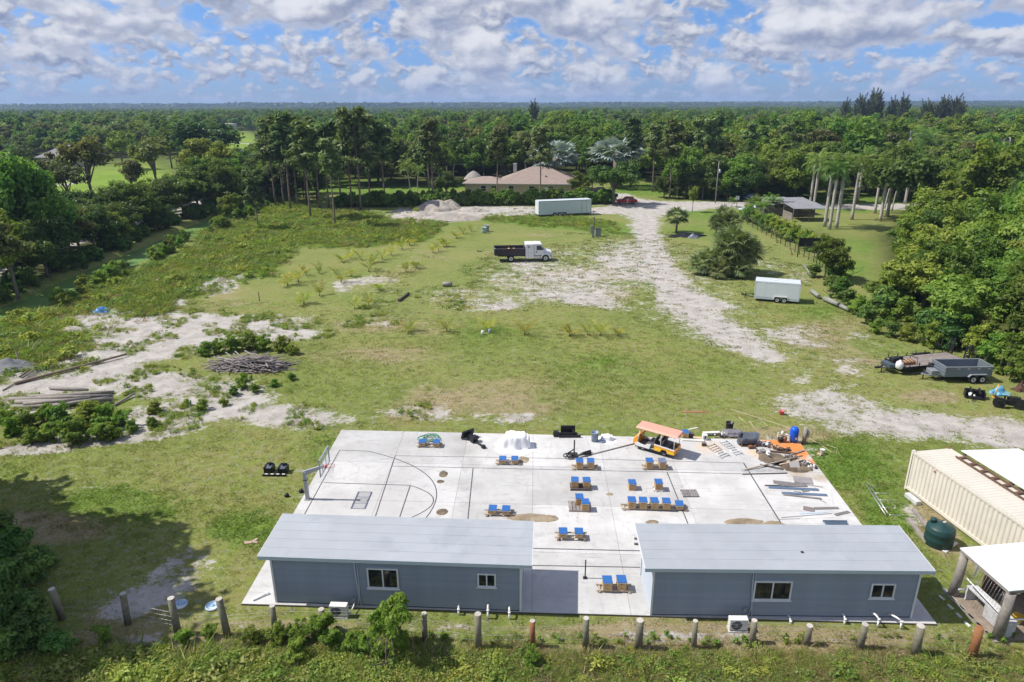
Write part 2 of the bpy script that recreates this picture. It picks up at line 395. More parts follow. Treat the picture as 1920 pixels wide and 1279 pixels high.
bp = t.new('ShaderNodeBump'); bp.inputs['Strength'].default_value = 0.9; bp.inputs['Distance'].default_value = 0.10
t.put(bp.inputs['Height'], t.add(t.mul(nst, 1.0), t.add(t.mul(nf, .5), t.mul(nu, .3)))); t.l.new(bp.outputs[0], b.inputs['Normal'])
gm.materials.append(m)
ground = link(bpy.data.objects.new('ground', gm)); tag(ground, kind='structure')
def gsample(arr, x, y):
    i = np.clip(np.searchsorted(XS, x)-1, 0, nx-2); j = np.clip(np.searchsorted(YS, y)-1, 0, ny-2)
    return arr[j, i]

# canal, covered in duckweed
mb = MB(); L0, L1 = -70, 190
q = [CA+CDIR*a+CNRM*s for a, s in ((L0, -3.0), (L1, -3.0), (L1, 3.0), (L0, 3.0))]
mb.addv([(p.x, p.y, -.62) for p in q], ((0, 1, 2, 3),))
mw = M('duckweed_water', (.115, .215, .045), rough=.6, var=.2, scale=.35, col2=(.075, .150, .035), thr=(.55, .62))
tag(mb.build('canal_water', mw), kind='structure')
# pond on the golf course
pa = [G(430,281), G(478,279), G(520,282), G(505,290), G(440,291)]
mb = MB(); mb.addv([(p.x, p.y, .03) for p in pa], (tuple(range(5)),))
tag(mb.build('pond_water', M('pond_water', (.16, .20, .26), rough=.12, var=.05)), kind='structure')
# ---------------------------------------------------------------- plant building blocks
def unit(a): return a/np.maximum(np.linalg.norm(a, axis=-1, keepdims=True), 1e-6)
class Leaves:
    """many leaf-sized diamonds kept as arrays"""
    def __init__(s): s.V = []; s.T = []
    def add(s, c, nrm, size, elong=1.7, tint=0.5, tang=None, bend=0.15):
        c = np.asarray(c, float); n = len(c); nrm = unit(np.asarray(nrm, float))
        tg = np.random.normal(size=(n, 3)) if tang is None else np.asarray(tang, float)
        tg = unit(tg-nrm*np.sum(tg*nrm, -1, keepdims=True)); bt = np.cross(nrm, tg)
        L = (np.ones(n)*size)[:, None]*elong*.5; Wd = (np.ones(n)*size)[:, None]*.5
        q = np.stack([c-tg*L-nrm*bend*L, c+bt*Wd, c+tg*L-nrm*bend*L, c-bt*Wd], 1)
        s.V.append(q.reshape(-1, 3)); s.T.append(np.ones(n)*tint)
        return s
    def mesh(s, name, mat):
        V = np.concatenate(s.V); T = np.concatenate(s.T)
        me = bpy.data.meshes.new(name); np_mesh(me, V, np.arange(len(V)).reshape(-1, 4))
        a = me.attributes.new('tint', 'FLOAT', 'FACE'); a.data.foreach_set('value', np.clip(T, 0, 1).astype(np.float32))
        me.materials.append(mat)
        return me
def sph(n):
    return unit(np.random.normal(size=(n, 3)))
def clump(lv, c, r, n, size, up=.5, elong=1.7, tint=.5, flat=.8):
    d = sph(n); d[:, 2] = np.abs(d[:, 2])*np.where(np.random.rand(n) < .78, 1, -1)
    rad = r*np.random.uniform(.35, 1.12, (n, 1)); st = np.random.uniform(.72, 1.38, 3)*np.array([1, 1, flat])
    p = np.asarray(c)+d*rad*st
    nr = d+np.array([0, 0, up])+np.random.normal(size=(n, 3))*.6
    lv.add(p, nr, size*np.random.uniform(.65, 1.35, n), elong, np.clip(tint+np.random.normal(size=n)*.18, 0, 1))
def crown_points(nc, rx, rz, cz, lo=-.45, lobes=7):
    """clumps gathered in a few uneven boughs, so the outline has bays and gaps"""
    L = []
    while len(L) < lobes:
        d = sph(1)[0]
        if d[2] < lo: continue
        k = np.random.uniform(.42, .72); L.append((d[0]*rx*k, d[1]*rx*k, cz+d[2]*rz*k, np.random.uniform(.36, .58)))
    out = []
    for i in range(nc):
        l = L[i % lobes] if i > nc*.15 else (0, 0, cz, .4)
        d = sph(1)[0]*np.random.rand()**.4
        out.append((l[0]+d[0]*rx*l[3], l[1]+d[1]*rx*l[3], max(cz+lo*rz*.95, l[2]+d[2]*rz*l[3])))
    return np.array(out)
def broadleaf(name, h, rx, rz, nc, nl, size, lmat, bmat, cz=None, crf=.30, tr=.22, stems=1, lo=-.45, up=.5, elong=1.6, label='', cat='tree', tname='trunk'):
    root = thing(name, label or 'tree', cat)
    cz = h-rz if cz is None else cz
    P = crown_points(nc, rx, rz, cz, lo); lv = Leaves()
    for p in P:
        clump(lv, p, rx*np.random.uniform(crf*.7, crf*1.25), nl, size, up, elong, np.random.uniform(.05, .95))
    mb = MB()
    for s_ in range(stems):
        bx, by = np.random.normal(size=2)*(.0 if stems == 1 else .35)
        top = Vector((bx*2.2+np.random.normal()*.2, by*2.2+np.random.normal()*.2, cz*.75))
        mb.tube([(bx, by, -.1), (bx*1.2, by*1.2, cz*.3), top, top+Vector((0, 0, rz*.5))], [tr*1.25, tr, tr*.7, tr*.25], 7)
        for p in P[np.random.permutation(len(P))[:9 if stems == 1 else 4]]:
            a = Vector((bx*1.5, by*1.5, cz*np.random.uniform(.35, .8))); q = Vector(p); mid = a.lerp(q, .55)+Vector((0, 0, .12*h*np.random.rand()))
            mb.tube([a, mid, q], [tr*.5, tr*.3, tr*.1], 5, caps=False)
    mb.build(tname, bmat, root)
    link(bpy.data.objects.new('crown', lv.mesh('crown', lmat)), root)
    return root
def pine(name, h, bare, rx, nb, lmat, bmat, lean=.3, size=.42):
    root = thing(name, 'pine', 'tree'); lv = Leaves(); mb = MB()
    ln = np.random.normal(size=2)*lean
    def ax(z): k = z/h; return Vector((ln[0]*k*k, ln[1]*k*k, z))
    mb.tube([ax(z) for z in np.linspace(-.1, h*.97, 7)], list(np.linspace(.21, .05, 7)), 7)
    for i in range(nb):
        k = i/(nb-1); z = h*(bare+(1-bare)*k*.97); a = i*2.4+np.random.rand()
        L = rx*(1.0-.55*k)*np.random.uniform(.55, 1.1)
        e = ax(z)+Vector((math.cos(a)*L, math.sin(a)*L, L*np.random.uniform(.1, .5)))
        mid = ax(z).lerp(e, .5)-Vector((0, 0, .15*L))
        mb.tube([ax(z), mid, e], [.07, .045, .015], 5, caps=False)
        for f in (.55, .8, 1.0):
            if np.random.rand() < .12: continue
            c = np.array(ax(z).lerp(e, f))+np.random.normal(size=3)*.25
            clump(lv, c, np.random.uniform(.5, .95), 46, size, .9, 2.6, np.random.uniform(.1, .9), .65)
    for i in range(3):                                                    # dead snags under the crown
        z = h*np.random.uniform(.3, bare); a = np.random.rand()*6.3
        mb.tube([ax(z), ax(z)+Vector((math.cos(a)*1.3, math.sin(a)*1.3, .3))], [.04, .015], 4, caps=False)
    mb.build('trunk', bmat, root); link(bpy.data.objects.new('crown', lv.mesh('crown', lmat)), root)
    return root
def frond(lv, base, a, el0, L, n=20, leaf=.55, droop=1.1, wid=.09, tint=.5, vee=.5):
    """a feather leaf: arching rib with leaflets both sides"""
    d = np.array([math.cos(a), math.sin(a)])
    k = np.linspace(.10, 1, n); ang = el0-droop*k*k
    ds = np.diff(np.concatenate([[0], k]))*L
    r = np.cumsum(np.cos(ang)*ds); z = np.cumsum(np.sin(ang)*ds)
    P = np.stack([base[0]+d[0]*r, base[1]+d[1]*r, base[2]+z], -1)
    tg = np.stack([np.cos(ang)*d[0], np.cos(ang)*d[1], np.sin(ang)], -1)
    sd = np.array([-d[1], d[0], 0])
    ll = leaf*(.45+.9*np.sin(np.pi*np.clip(k*.92+.06, 0, 1)))
    for s in (-1, 1):
        t = unit(sd*s+tg*.55+np.array([0, 0, -vee])*np.random.uniform(.5, 1.3, (n, 1)))
        nr = np.cross(t, tg)*s+np.random.normal(size=(n, 3))*.12
        lv.add(P+t*ll[:, None]*.5, nr, wid*1.0, 1, tint, t, .1)
        q = lv.V[-1].reshape(-1, 4, 3)                                     # stretch to the leaflet's own length
        c = P+t*ll[:, None]*.5
        q[:, 0] = c-t*ll[:, None]*.5; q[:, 2] = c+t*ll[:, None]*.5+np.array([0, 0, -.12*leaf])
    lv.add(P, np.cross(tg, sd), .07, 1, tint, tg, 0); q = lv.V[-1].reshape(-1, 4, 3); q[:, 0] = P-tg*ds[:, None]; q[:, 2] = P
def feather_palm(name, h, nf, L, lmat, tmat, tr=.2, shaft=None, bulge=1.0, curve=0., droop=1.25, leaf=.6, wid=.10, drymat=None, el=(-.25, 1.35)):
    root = thing(name, 'palm', 'palm'); lv = Leaves()
    zs = np.linspace(0, h, 8)
    f = lambda z: Vector((curve*(z/h)**2, 0, z))
    rad = [tr*(1.35 if i == 0 else 1)*(1+(bulge-1)*math.sin(math.pi*i/7)) for i in range(8)]
    MB().tube([f(z)-Vector((0, 0, .1 if z == 0 else 0)) for z in zs], rad, 9).build('trunk', tmat, root)
    top = f(h)
    if shaft:
        MB().tube([top-Vector((0, 0, .05)), top+Vector((0, 0, .7)), top+Vector((0, 0, 1.5))], [tr*1.02, tr*.95, tr*.4], 9).build('crown_shaft', shaft, root)
        top = top+Vector((0, 0, 1.4))
    for i in range(nf):
        k = i/(nf-1)
        frond(lv, np.array(top), i*2.399+np.random.rand()*.3, el[0]+(el[1]-el[0])*k+np.random.normal()*.08, L*np.random.uniform(.85, 1.08), 20, leaf, droop*np.random.uniform(.85, 1.15), wid, .15+.7*k)
    link(bpy.data.objects.new('crown', lv.mesh('crown', lmat)), root)
    return root
def fan(lv, base, d, pet, r, n=13, tint=.5, wid=.16, spread=2.3, droop=.35):
    d = Vector(d).normalized(); hub = Vector(base)+d*pet
    sd = d.cross(Vector((0, 0, 1))).normalized() if abs(d.z) < .97 else Vector((1, 0, 0)); up = sd.cross(d)
    an = np.linspace(-spread, spread, n)+np.random.normal(size=n)*.05
    t = np.array([list((d*math.cos(a*.62)+sd*math.sin(a*.62)).normalized()-up*droop*abs(math.sin(a*.5))-Vector((0, 0, .15))) for a in an]); t = unit(t)
    h = np.array(hub); rr = r*np.random.uniform(.85, 1.08, (n, 1))
    lv.add(h+t*rr*.5, np.tile(np.array(up), (n, 1))+np.random.normal(size=(n, 3))*.18, .1, 1, tint, t, 0)
    q = lv.V[-1].reshape(-1, 4, 3); bt = unit(np.cross(t, np.array(up)))
    q[:, 0] = h; q[:, 2] = h+t*rr+np.array([0, 0, -.14*r]); q[:, 1] = h+t*rr*.55+bt*wid*.5; q[:, 3] = h+t*rr*.55-bt*wid*.5
    lv.add([np.array(base)*.5+h*.5], [np.array(up)], .05, 1, tint, [np.array(d)], 0); q = lv.V[-1].reshape(-1, 4, 3); q[0, 0] = base; q[0, 2] = h
def fan_palm(name, stems, lmat, tmat, nf=34, r=.8, pet=.75, wid=.15, tr=.17, lo=-.7):
    root = thing(name, 'palm', 'palm'); lv = Leaves()
    for (sx, sy, h, ln) in stems:
        top = Vector((sx+ln*.5, sy, h))
        MB().tube([(sx, sy, -.1), (sx+ln*.15, sy, h*.5), top], [tr*1.2, tr, tr*1.15], 8).build('trunk', tmat, root)
        for i in range(nf):
            z = lo+(1.0-lo)*((i+.5)/nf)**.8; a = i*2.399
            c = math.sqrt(max(0, 1-min(1, z)**2)); d = (math.cos(a)*c, math.sin(a)*c, z+np.random.normal()*.08)
            fan(lv, top, d, pet*np.random.uniform(.8, 1.2), r*np.random.uniform(.85, 1.15), 13, np.random.uniform(0, 1) if z > -.35 else .05, wid)
    link(bpy.data.objects.new('crown', lv.mesh('crown', lmat)), root)
    return root

bark = M('bark', (.17, .14, .115), .9, var=.3, scale=5, bump=.6, bscale=12)
pinebark = M('pine_bark', (.21, .155, .125), .9, var=.35, scale=4, bump=.6, bscale=10)
palmbark = M('palm_trunk', (.40, .37, .33), .85, var=.2, scale=3, bump=.4, bscale=14)
sabalbark = M('palm_boots', (.20, .17, .13), .9, var=.3, scale=6, bump=.8, bscale=14)
shaftmat = M('crown_shaft', (.16, .26, .06), .5, var=.15)
L_dark = leafmat('leaf_dark', (.062, .112, .026), (.140, .205, .046))
L_mid = leafmat('leaf_mid', (.085, .165, .026), (.200, .290, .048))
L_lite = leafmat('leaf_light', (.125, .195, .030), (.255, .320, .058), .38)
L_olive = leafmat('leaf_olive', (0.089, 0.113, 0.036), (0.194, 0.203, 0.068))
L_pine = leafmat('leaf_pine', (.095, .150, .050), (.215, .285, .110), .30)
L_palm = leafmat('leaf_palm', (0.073, 0.138, 0.029), (0.194, 0.283, 0.055), .3, .42)
L_sabal = leafmat('leaf_sabal', (.100, .140, .050), (.230, .280, .110), .2, .42)
L_bis = leafmat('leaf_silver', (.30, .37, .37), (.50, .58, .58), .15, .5)
L_bis.name = 'leaf_silver'
L_cas = leafmat('leaf_casuarina', (.045, .065, .048), (.085, .110, .075), .25)
L_weed = leafmat('leaf_weed', (.110, .205, .026), (.260, .345, .055), .35, hue=.07)
L_weedd = leafmat('leaf_weed_dark', (0.064, 0.143, 0.030), (0.169, 0.264, 0.055), .3)
L_straw = leafmat('straw', (.20, .150, .070), (.36, .29, .15), .25)
L_lawn = leafmat('leaf_lawn', (.170, .215, .048), (.320, .335, .110), .35, hue=.06, val=.4)
L_fresh = leafmat('leaf_fresh', (.115, .195, .034), (.235, .325, .066), .42, hue=.02, val=.15)
L_far = leafmat('leaf_far', (.030, .055, .022), (.070, .105, .035), .25, hue=.06)
L_lime = leafmat('leaf_lime', (.200, .265, .038), (.390, .430, .095), .42, hue=.05, val=.35)
L_shrub = leafmat('leaf_shrub', (.135, .240, .032), (.290, .420, .070), .45, hue=.02, val=.2)
L_yel = leafmat('leaf_yellowing', (.22, .27, .030), (.44, .40, .060), .35)
L_dead = leafmat('leaf_dead', (.20, .15, .09), (.36, .28, .18), .2)
L_red = leafmat('leaf_rusty', (.15, .085, .045), (.24, .15, .07), .2)

TREES = {}
def T(key, o):
    o.hide_render = False; TREES[key] = [o, False]; return o
T('oak', broadleaf('broadleaf_tree', 10, 5.4, 3.6, 64, 95, .38, L_dark, bark, crf=.21))
T('round', broadleaf('broadleaf_tree', 10, 4.2, 4.0, 60, 95, .36, L_mid, bark, crf=.23))
T('tall', broadleaf('broadleaf_tree', 12, 3.8, 5.0, 62, 90, .36, L_mid, bark, crf=.23))
T('light', broadleaf('broadleaf_tree', 10, 4.4, 3.6, 54, 85, .36, L_lite, bark, crf=.22, lo=-.3))
T('olive', broadleaf('broadleaf_tree', 10, 4.6, 3.6, 50, 80, .36, L_olive, bark, crf=.21, lo=-.3))
T('open', broadleaf('broadleaf_tree', 11, 5.4, 3.0, 42, 80, .34, L_olive, bark, crf=.19, lo=-.1, tr=.26))
T('near', broadleaf('broadleaf_tree', 10, 5.2, 4.4, 120, 150, .21, L_mid, bark, cz=5.0, crf=.17, lo=-.8, elong=2.0))
T('nearl', broadleaf('broadleaf_tree', 9, 4.8, 4.0, 110, 140, .21, L_lite, bark, cz=4.6, crf=.17, lo=-.8, elong=2.2))
T('neard', broadleaf('broadleaf_tree', 10, 5.0, 4.4, 110, 140, .22, L_dark, bark, cz=5.0, crf=.18, lo=-.8))
T('bush', broadleaf('shrub', 2.6, 1.5, 1.25, 46, 110, .095, L_weed, bark, cz=1.25, crf=.22, tr=.03, stems=4, lo=-.9, cat='shrub', tname='stem', elong=2.4))
T('bushl', broadleaf('shrub', 2.4, 1.3, 1.2, 44, 110, .095, L_lite, bark, cz=1.15, crf=.22, tr=.03, stems=4, lo=-.9, cat='shrub', tname='stem', elong=2.6))
T('shrubf', broadleaf('shrub', 2.6, 1.2, 1.3, 48, 110, .085, L_shrub, bark, cz=1.3, crf=.22, tr=.03, stems=4, lo=-.9, cat='shrub', tname='stem', elong=2.8))
T('bushd', broadleaf('shrub', 2.6, 1.5, 1.3, 46, 110, .10, L_weedd, bark, cz=1.25, crf=.22, tr=.03, stems=4, lo=-.9, cat='shrub', tname='stem', elong=2.2))
T('hedge', broadleaf('hedge_bush', 2.5, 1.7, 1.25, 44, 90, .19, L_mid, bark, cz=1.2, crf=.25, tr=.05, stems=4, lo=-.95, cat='hedge', tname='stem'))
T('pine1', pine('pine_tree', 17, .52, 3.2, 20, L_pine, pinebark))
T('pine2', pine('pine_tree', 18, .60, 2.7, 17, L_pine, pinebark, .6))
T('pine3', pine('pine_tree', 15, .45, 3.4, 22, L_pine, pinebark, .5))
T('royal', feather_palm('royal_palm', 9.0, 16, 3.7, L_palm, palmbark, .27, shaftmat, 1.12, droop=1.5, leaf=.75, wid=.13))
T('coco', feather_palm('coconut_palm', 8.0, 18, 3.6, L_palm, palmbark, .15, None, 1.0, .9, 1.3, .7, .11))
T('areca', feather_palm('clump_palm', 3.0, 18, 2.8, L_palm, palmbark, .12, None, 1, .2, 1.1, .6, .11))
T('date', feather_palm('date_palm', 6.0, 36, 3.2, L_palm, sabalbark, .3, None, 1, .1, .9, .45, .08, el=(-.6, 1.4)))
T('sabal', fan_palm('cabbage_palm', [(0, 0, 3.6, .3)], L_sabal, sabalbark, 32, 1.35, 1.15, .17))
T('bis', fan_palm('silver_palm', [(0, 0, 5.0, 0)], L_bis, sabalbark, 30, 1.5, 1.5, .30, .25, lo=-.4))
def casuarina(h):
    root = thing('casuarina_tree', 'casuarina', 'tree'); lv = Leaves(); mb = MB()
    mb.tube([(0, 0, -.1), (.3, 0, h*.5), (.7, 0, h*.9)], [.3, .2, .05], 6)
    for i in range(46):                                                    # feathery boughs, each a rising plume
        k = i/45; z = h*(.15+.66*k); a = i*2.4+np.random.rand(); L = 2.9*(1-k*.55)*np.random.uniform(.6, 1.25)
        c0 = np.array([.4*k, 0, z]); c1 = c0+np.array([math.cos(a)*L, math.sin(a)*L*1.0, L*np.random.uniform(.6, 1.3)+h*.09])
        n = 90; f = np.random.rand(n, 1)**.7; c = c0+(c1-c0)*f+np.random.normal(size=(n, 3))*.26*(1.25-f)
        lv.add(c, np.random.normal(size=(n, 3)), .10, 6.0, np.random.rand(), np.tile(unit(c1-c0), (n, 1))+np.random.normal(size=(n, 3))*.45)
        mb.tube([tuple(c0), tuple(c1)], [.07, .02], 4, caps=False)
    mb.build('trunk', bark, root); link(bpy.data.objects.new('crown', lv.mesh('crown', L_cas)), root)
    return root
T('cas', casuarina(15))
def plant(key, x, y, s=1.0, label=None, group=None, rz=None, z=0.0, cat=None, sz=None):
    o, used = TREES[key]
    rz = random.random()*6.283 if rz is None else rz
    sc = (s, s, s*(sz or 1.0))
    if not used:
        TREES[key][1] = True; o.location = (x, y, z); o.rotation_euler.z = rz; o.scale = sc
        if label: o['label'] = label
        if group: o['group'] = group
        r = o
    else: r = dup(o, (x, y, z), rz, sc, label, group)
    if cat: r['category'] = cat
    return r

# ---------------------------------------------------------------- uncountable growth, scattered by geometry nodes
PROTO = bpy.data.collections.new('scatter_sources')
def proto_mesh(name, me):
    o = bpy.data.objects.new(name, me); return o
def scatter(name, pts, scl, protos, label, cat, tilt=0.0):
    """one stuff object: every point carries one of the source meshes"""
    pts = np.asarray(pts, np.float32); n = len(pts)
    col = bpy.data.collections.new(name+'_sources')
    for p in protos: col.objects.link(p)
    me = bpy.data.meshes.new(name); me.vertices.add(n); me.vertices.foreach_set('co', pts.ravel())
    for nm, arr in (('scl', np.asarray(scl, np.float32)), ('rot', np.random.rand(n).astype(np.float32)*6.283)):
        me.attributes.new(nm, 'FLOAT', 'POINT').data.foreach_set('value', arr)
    me.attributes.new('pick', 'INT', 'POINT').data.foreach_set('value', np.random.randint(0, len(protos), n).astype(np.int32))
    o = link(bpy.data.objects.new(name, me)); tag(o, label, cat, kind='stuff')
    ng = bpy.data.node_groups.new(name, 'GeometryNodeTree')
    ng.interface.new_socket('Geometry', in_out='INPUT', socket_type='NodeSocketGeometry')
    ng.interface.new_socket('Geometry', in_out='OUTPUT', socket_type='NodeSocketGeometry')
    gi, go = ng.nodes.new('NodeGroupInput'), ng.nodes.new('NodeGroupOutput')
    ci = ng.nodes.new('GeometryNodeCollectionInfo'); ci.inputs['Collection'].default_value = col
    ci.inputs['Separate Children'].default_value = True; ci.inputs['Reset Children'].default_value = True
    ip = ng.nodes.new('GeometryNodeInstanceOnPoints'); ip.inputs['Pick Instance'].default_value = True
    def attr(nm, ty):
        a = ng.nodes.new('GeometryNodeInputNamedAttribute'); a.data_type = ty; a.inputs['Name'].default_value = nm; return a.outputs['Attribute']
    cx = ng.nodes.new('ShaderNodeCombineXYZ'); ng.links.new(attr('rot', 'FLOAT'), cx.inputs[2])
    cs = ng.nodes.new('ShaderNodeCombineXYZ'); s_ = attr('scl', 'FLOAT')
    for i in range(3): ng.links.new(s_, cs.inputs[i])
    ng.links.new(gi.outputs[0], ip.inputs['Points']); ng.links.new(ci.outputs[0], ip.inputs['Instance'])
    ng.links.new(attr('pick', 'INT'), ip.inputs['Instance Index'])
    ng.links.new(cx.outputs[0], ip.inputs['Rotation']); ng.links.new(cs.outputs[0], ip.inputs['Scale'])
    ng.links.new(ip.outputs[0], go.inputs[0])
    md = o.modifiers.new('scatter', 'NODES'); md.node_group = ng
    return o
def tuft(n, h, r, wid, mat, lean=.5):
    """grass tuft: thin upright blades"""
    lv = Leaves(); a = np.random.rand(n)*6.283; rr = r*np.sqrt(np.random.rand(n))
    base = np.stack([rr*np.cos(a), rr*np.sin(a), np.zeros(n)], -1)
    t = unit(np.stack([np.cos(a)*lean, np.sin(a)*lean, np.ones(n)], -1)+np.random.normal(size=(n, 3))*.3)
    t[:, 2] = np.abs(t[:, 2]); hh = h*np.random.uniform(.5, 1.1, (n, 1))
    lv.add(base+t*hh*.5, np.random.normal(size=(n, 3)), wid, 1, np.random.rand(n), t, 0)
    q = lv.V[-1].reshape(-1, 4, 3); q[:, 0] = base; q[:, 2] = base+t*hh+np.stack([np.cos(a), np.sin(a), -.4*np.ones(n)], -1)*hh*.25
    return bpy.data.objects.new('grass_tuft', lv.mesh('grass_tuft', mat))
def weed(n, h, r, size, mat, elong=2.2):
    lv = Leaves()
    for i in range(7):
        a = np.random.rand()*6.28; k = np.random.rand()**.5*r*.6
        clump(lv, (math.cos(a)*k, math.sin(a)*k, h*np.random.uniform(.25, .65)), r*.5, n//7, size, .8, elong, np.random.rand(), h/r*.8)
    return bpy.data.objects.new('weed', lv.mesh('weed', mat))
# ---------------------------------------------------------------- concrete slab with painted court lines
m = bpy.data.materials.new('concrete'); m.use_nodes = True; t = NT(m.node_tree); b = t.n['Principled BSDF']
P = t.new('ShaderNodeNewGeometry').outputs['Position']; rnd = t.new('ShaderNodeObjectInfo').outputs['Random']
n1, n2, n3 = t.noise(P, .35, 6, .6), t.noise(P, 1.6, 7, .7, .5), t.noise(P, 9, 5, .7)
c = t.mix(t.step(n1, .35, .65), (.47, .465, .455, 1), (.57, .565, .555, 1))
c = t.mix(t.mul(t.step(n2, .50, .72), .7), c, (.385, .375, .37, 1))
c = t.mix(t.mul(t.step(n3, .55, .8), .3), c, (.33, .32, .30, 1))
n4 = t.noise(t.vmath('MULTIPLY', P, (.35, 2.6, 1.0)), 1.2, 6, .7, .6); n5 = t.noise(t.vmath('MULTIPLY', P, (2.8, .4, 1.0)), 1.0, 6, .7, .6)
c = t.mix(t.mul(t.step(n4, .54, .70), .55), c, (.33, .325, .325, 1)); c = t.mix(t.mul(t.step(n5, .56, .72), .5), c, (.36, .34, .315, 1))
vo = t.new('ShaderNodeTexVoronoi', feature='DISTANCE_TO_EDGE'); t.put(vo.inputs['Vector'], t.vmath('ADD', P, t.xyz(t.mul(n2, 1.2), t.mul(n1, 1.5), 0.0))); vo.inputs['Scale'].default_value = .23
c = t.mix(t.mul(t.step(vo.outputs['Distance'], .010, .002), t.mul(t.step(n1, .54, .62), .35)), c, (.20, .19, .18, 1))
k = t.add(.86, t.mul(rnd, .20)); c = t.mix(1.0, c, t.xyz(k, k, k), 'MULTIPLY')
def patch(c, pts, rad, colr, amt, soft=.8):
    """a stain of its own shape: distance to a spot, broken up by noise"""
    for (u, v), r_ in zip(pts, rad):
        p = G(u, v, .1)
        d = t.new('ShaderNodeVectorMath', operation='DISTANCE'); t.put(d.inputs[0], P); d.inputs[1].default_value = tuple(p)
        f = t.step(t.add(t.math('DIVIDE', d.outputs['Value'], r_), t.mul(t.sub(n2, .5), 1.6)), 1.15, 1.15-soft)
        c = t.mix(t.mul(f, amt), c, (*colr, 1))
    return c
c = patch(c, ((1490,838),(1450,830),(1500,850),(1528,868)), (1.3, 1.0, .8, .6), (.62, .22, .050), .95)
c = patch(c, ((1330,838),(1420,850),(1550,880)), (1.2, 1.0, .6), (.62, .42, .22), .55, 1.1)
c = patch(c, ((870,845),(862,822),(885,868)), (1.3, .9, 1.0), (.34, .325, .31), .75, 1.2)
c = patch(c, ((745,950),(700,955),(620,945)), (2.4, 2.2, 1.8), (.46, .45, .44), .65, 1.2)
c = patch(c, ((1400,935),(1370,905),(1440,920),(1340,960)), (1.1, 1.0, .9, .8), (.42, .40, .39), .6, 1.2)
c = patch(c, ((1040,1115),(1000,1130),(1120,1120)), (.9, .8, 1.2), (.40, .40, .40), .6, 1.3)
c = patch(c, ((1470,865),(1500,890),(1540,895)), (1.5, 1.2, .8), (.36, .29, .20), .8, 1.2)
t.put(b.inputs['Base Color'], c); b.inputs['Roughness'].default_value = .85; b.inputs['Specular IOR Level'].default_value = .2
bp = t.new('ShaderNodeBump'); bp.inputs['Strength'].default_value = .25; bp.inputs['Distance'].default_value = .01; t.put(bp.inputs['Height'], n3); t.l.new(bp.outputs[0], b.inputs['Normal'])
concrete = m
jointm = M('joint', (.10, .09, .075), .95, var=.3, scale=2, col2=(.05, .09, .02), thr=(.62, .66))
FL, FR, BL, BR = (G(*p, .1) for p in ((452,1132), (1757,1170), (640,806), (1497,826)))
SLAB = lambda a, c: FL.lerp(FR, a).lerp(BL.lerp(BR, a), c)
mb = MB(); e = .02
q = [SLAB(0, 0), SLAB(1, 0), SLAB(1, 1), SLAB(0, 1)]
mb.addv([(p.x, p.y, z) for z in (-.1, .07) for p in q], ((0,3,2,1),(4,5,6,7),(0,1,5,4),(1,2,6,5),(2,3,7,6),(3,0,4,7)))
slab = mb.build('concrete_slab', jointm); tag(slab, 'pale concrete court slab', kind='structure')
for i in range(7):
    for j in range(4):
        g = .00022; gy = .0004
        q = [SLAB(a, c) for a, c in ((i/7+g, j/4+gy), ((i+1)/7-g, j/4+gy), ((i+1)/7-g, (j+1)/4-gy), (i/7+g, (j+1)/4-gy))]
        mb = MB(); mb.addv([(p.x, p.y, z) for z in (-.05 if i in (0, 6) or j in (0, 3) else .03, .1) for p in q], ((0,3,2,1),(4,5,6,7),(0,1,5,4),(1,2,6,5),(2,3,7,6),(3,0,4,7)))
        mb.build('slab_panel', concrete, slab)
linem = M('court_line_paint', (.07, .072, .085), .8, var=.3, scale=6, col2=(.30, .29, .28), thr=(.60, .72))
def court_line(pts, wd=.06):
    P3 = [G(u, v, .104) for u, v in pts]; mb = MB(); V = []
    for i, p in enumerate(P3):
        d = (P3[min(i+1, len(P3)-1)]-P3[max(i-1, 0)]).normalized(); s = Vector((-d.y, d.x, 0))*wd/2
        V += [p+s, p-s]
    mb.addv(V, [(2*i, 2*i+1, 2*i+3, 2*i+2) for i in range(len(P3)-1)])
    court_line.z += .0004
    for k, v_ in enumerate(mb.v): mb.v[k] = (v_[0], v_[1], .1035+court_line.z)
    return mb.build('court_line', linem, slab)
court_line.z = 0
def arc(p0, p1, p2, n=14):
    """smooth curve in the place through three image points"""
    a, b_, c_ = G(*p0, .1), G(*p1, .1), G(*p2, .1)
    out = []
    for i in range(n+1):
        k = i/n; q = a*(1-k)*(1-2*k)+b_*4*k*(1-k)+c_*k*(2*k-1); out.append(px(q.x, q.y, .1))
    return out
court_line(((562,980),(570,966),(637,844)))
court_line([(637,844),(690,846)]+arc((690,846),(805,895),(798,972),18)[1:])
court_line(((741,855),(703,971),(700,985)))
court_line([(607,905),(768,910)]+arc((768,910),(813,938),(765,973),14)[1:])
court_line(((769,911),(749,971),(745,985)))
court_line(((741,854.5),(1100,860.5),(1394,868)), .045)
court_line(((736,874),(1100,882),(1397,888.5)), .045)
court_line(((887,878),(877,976),(875,990)))
court_line(((1251,886),(1293,990),(1300,1003)))
court_line(((1394,868),(1470,990),(1480,1003)), .075)
court_line(((985,1028),(1206,1033)), .07); court_line(((985,1060),(1207,1064)), .06)

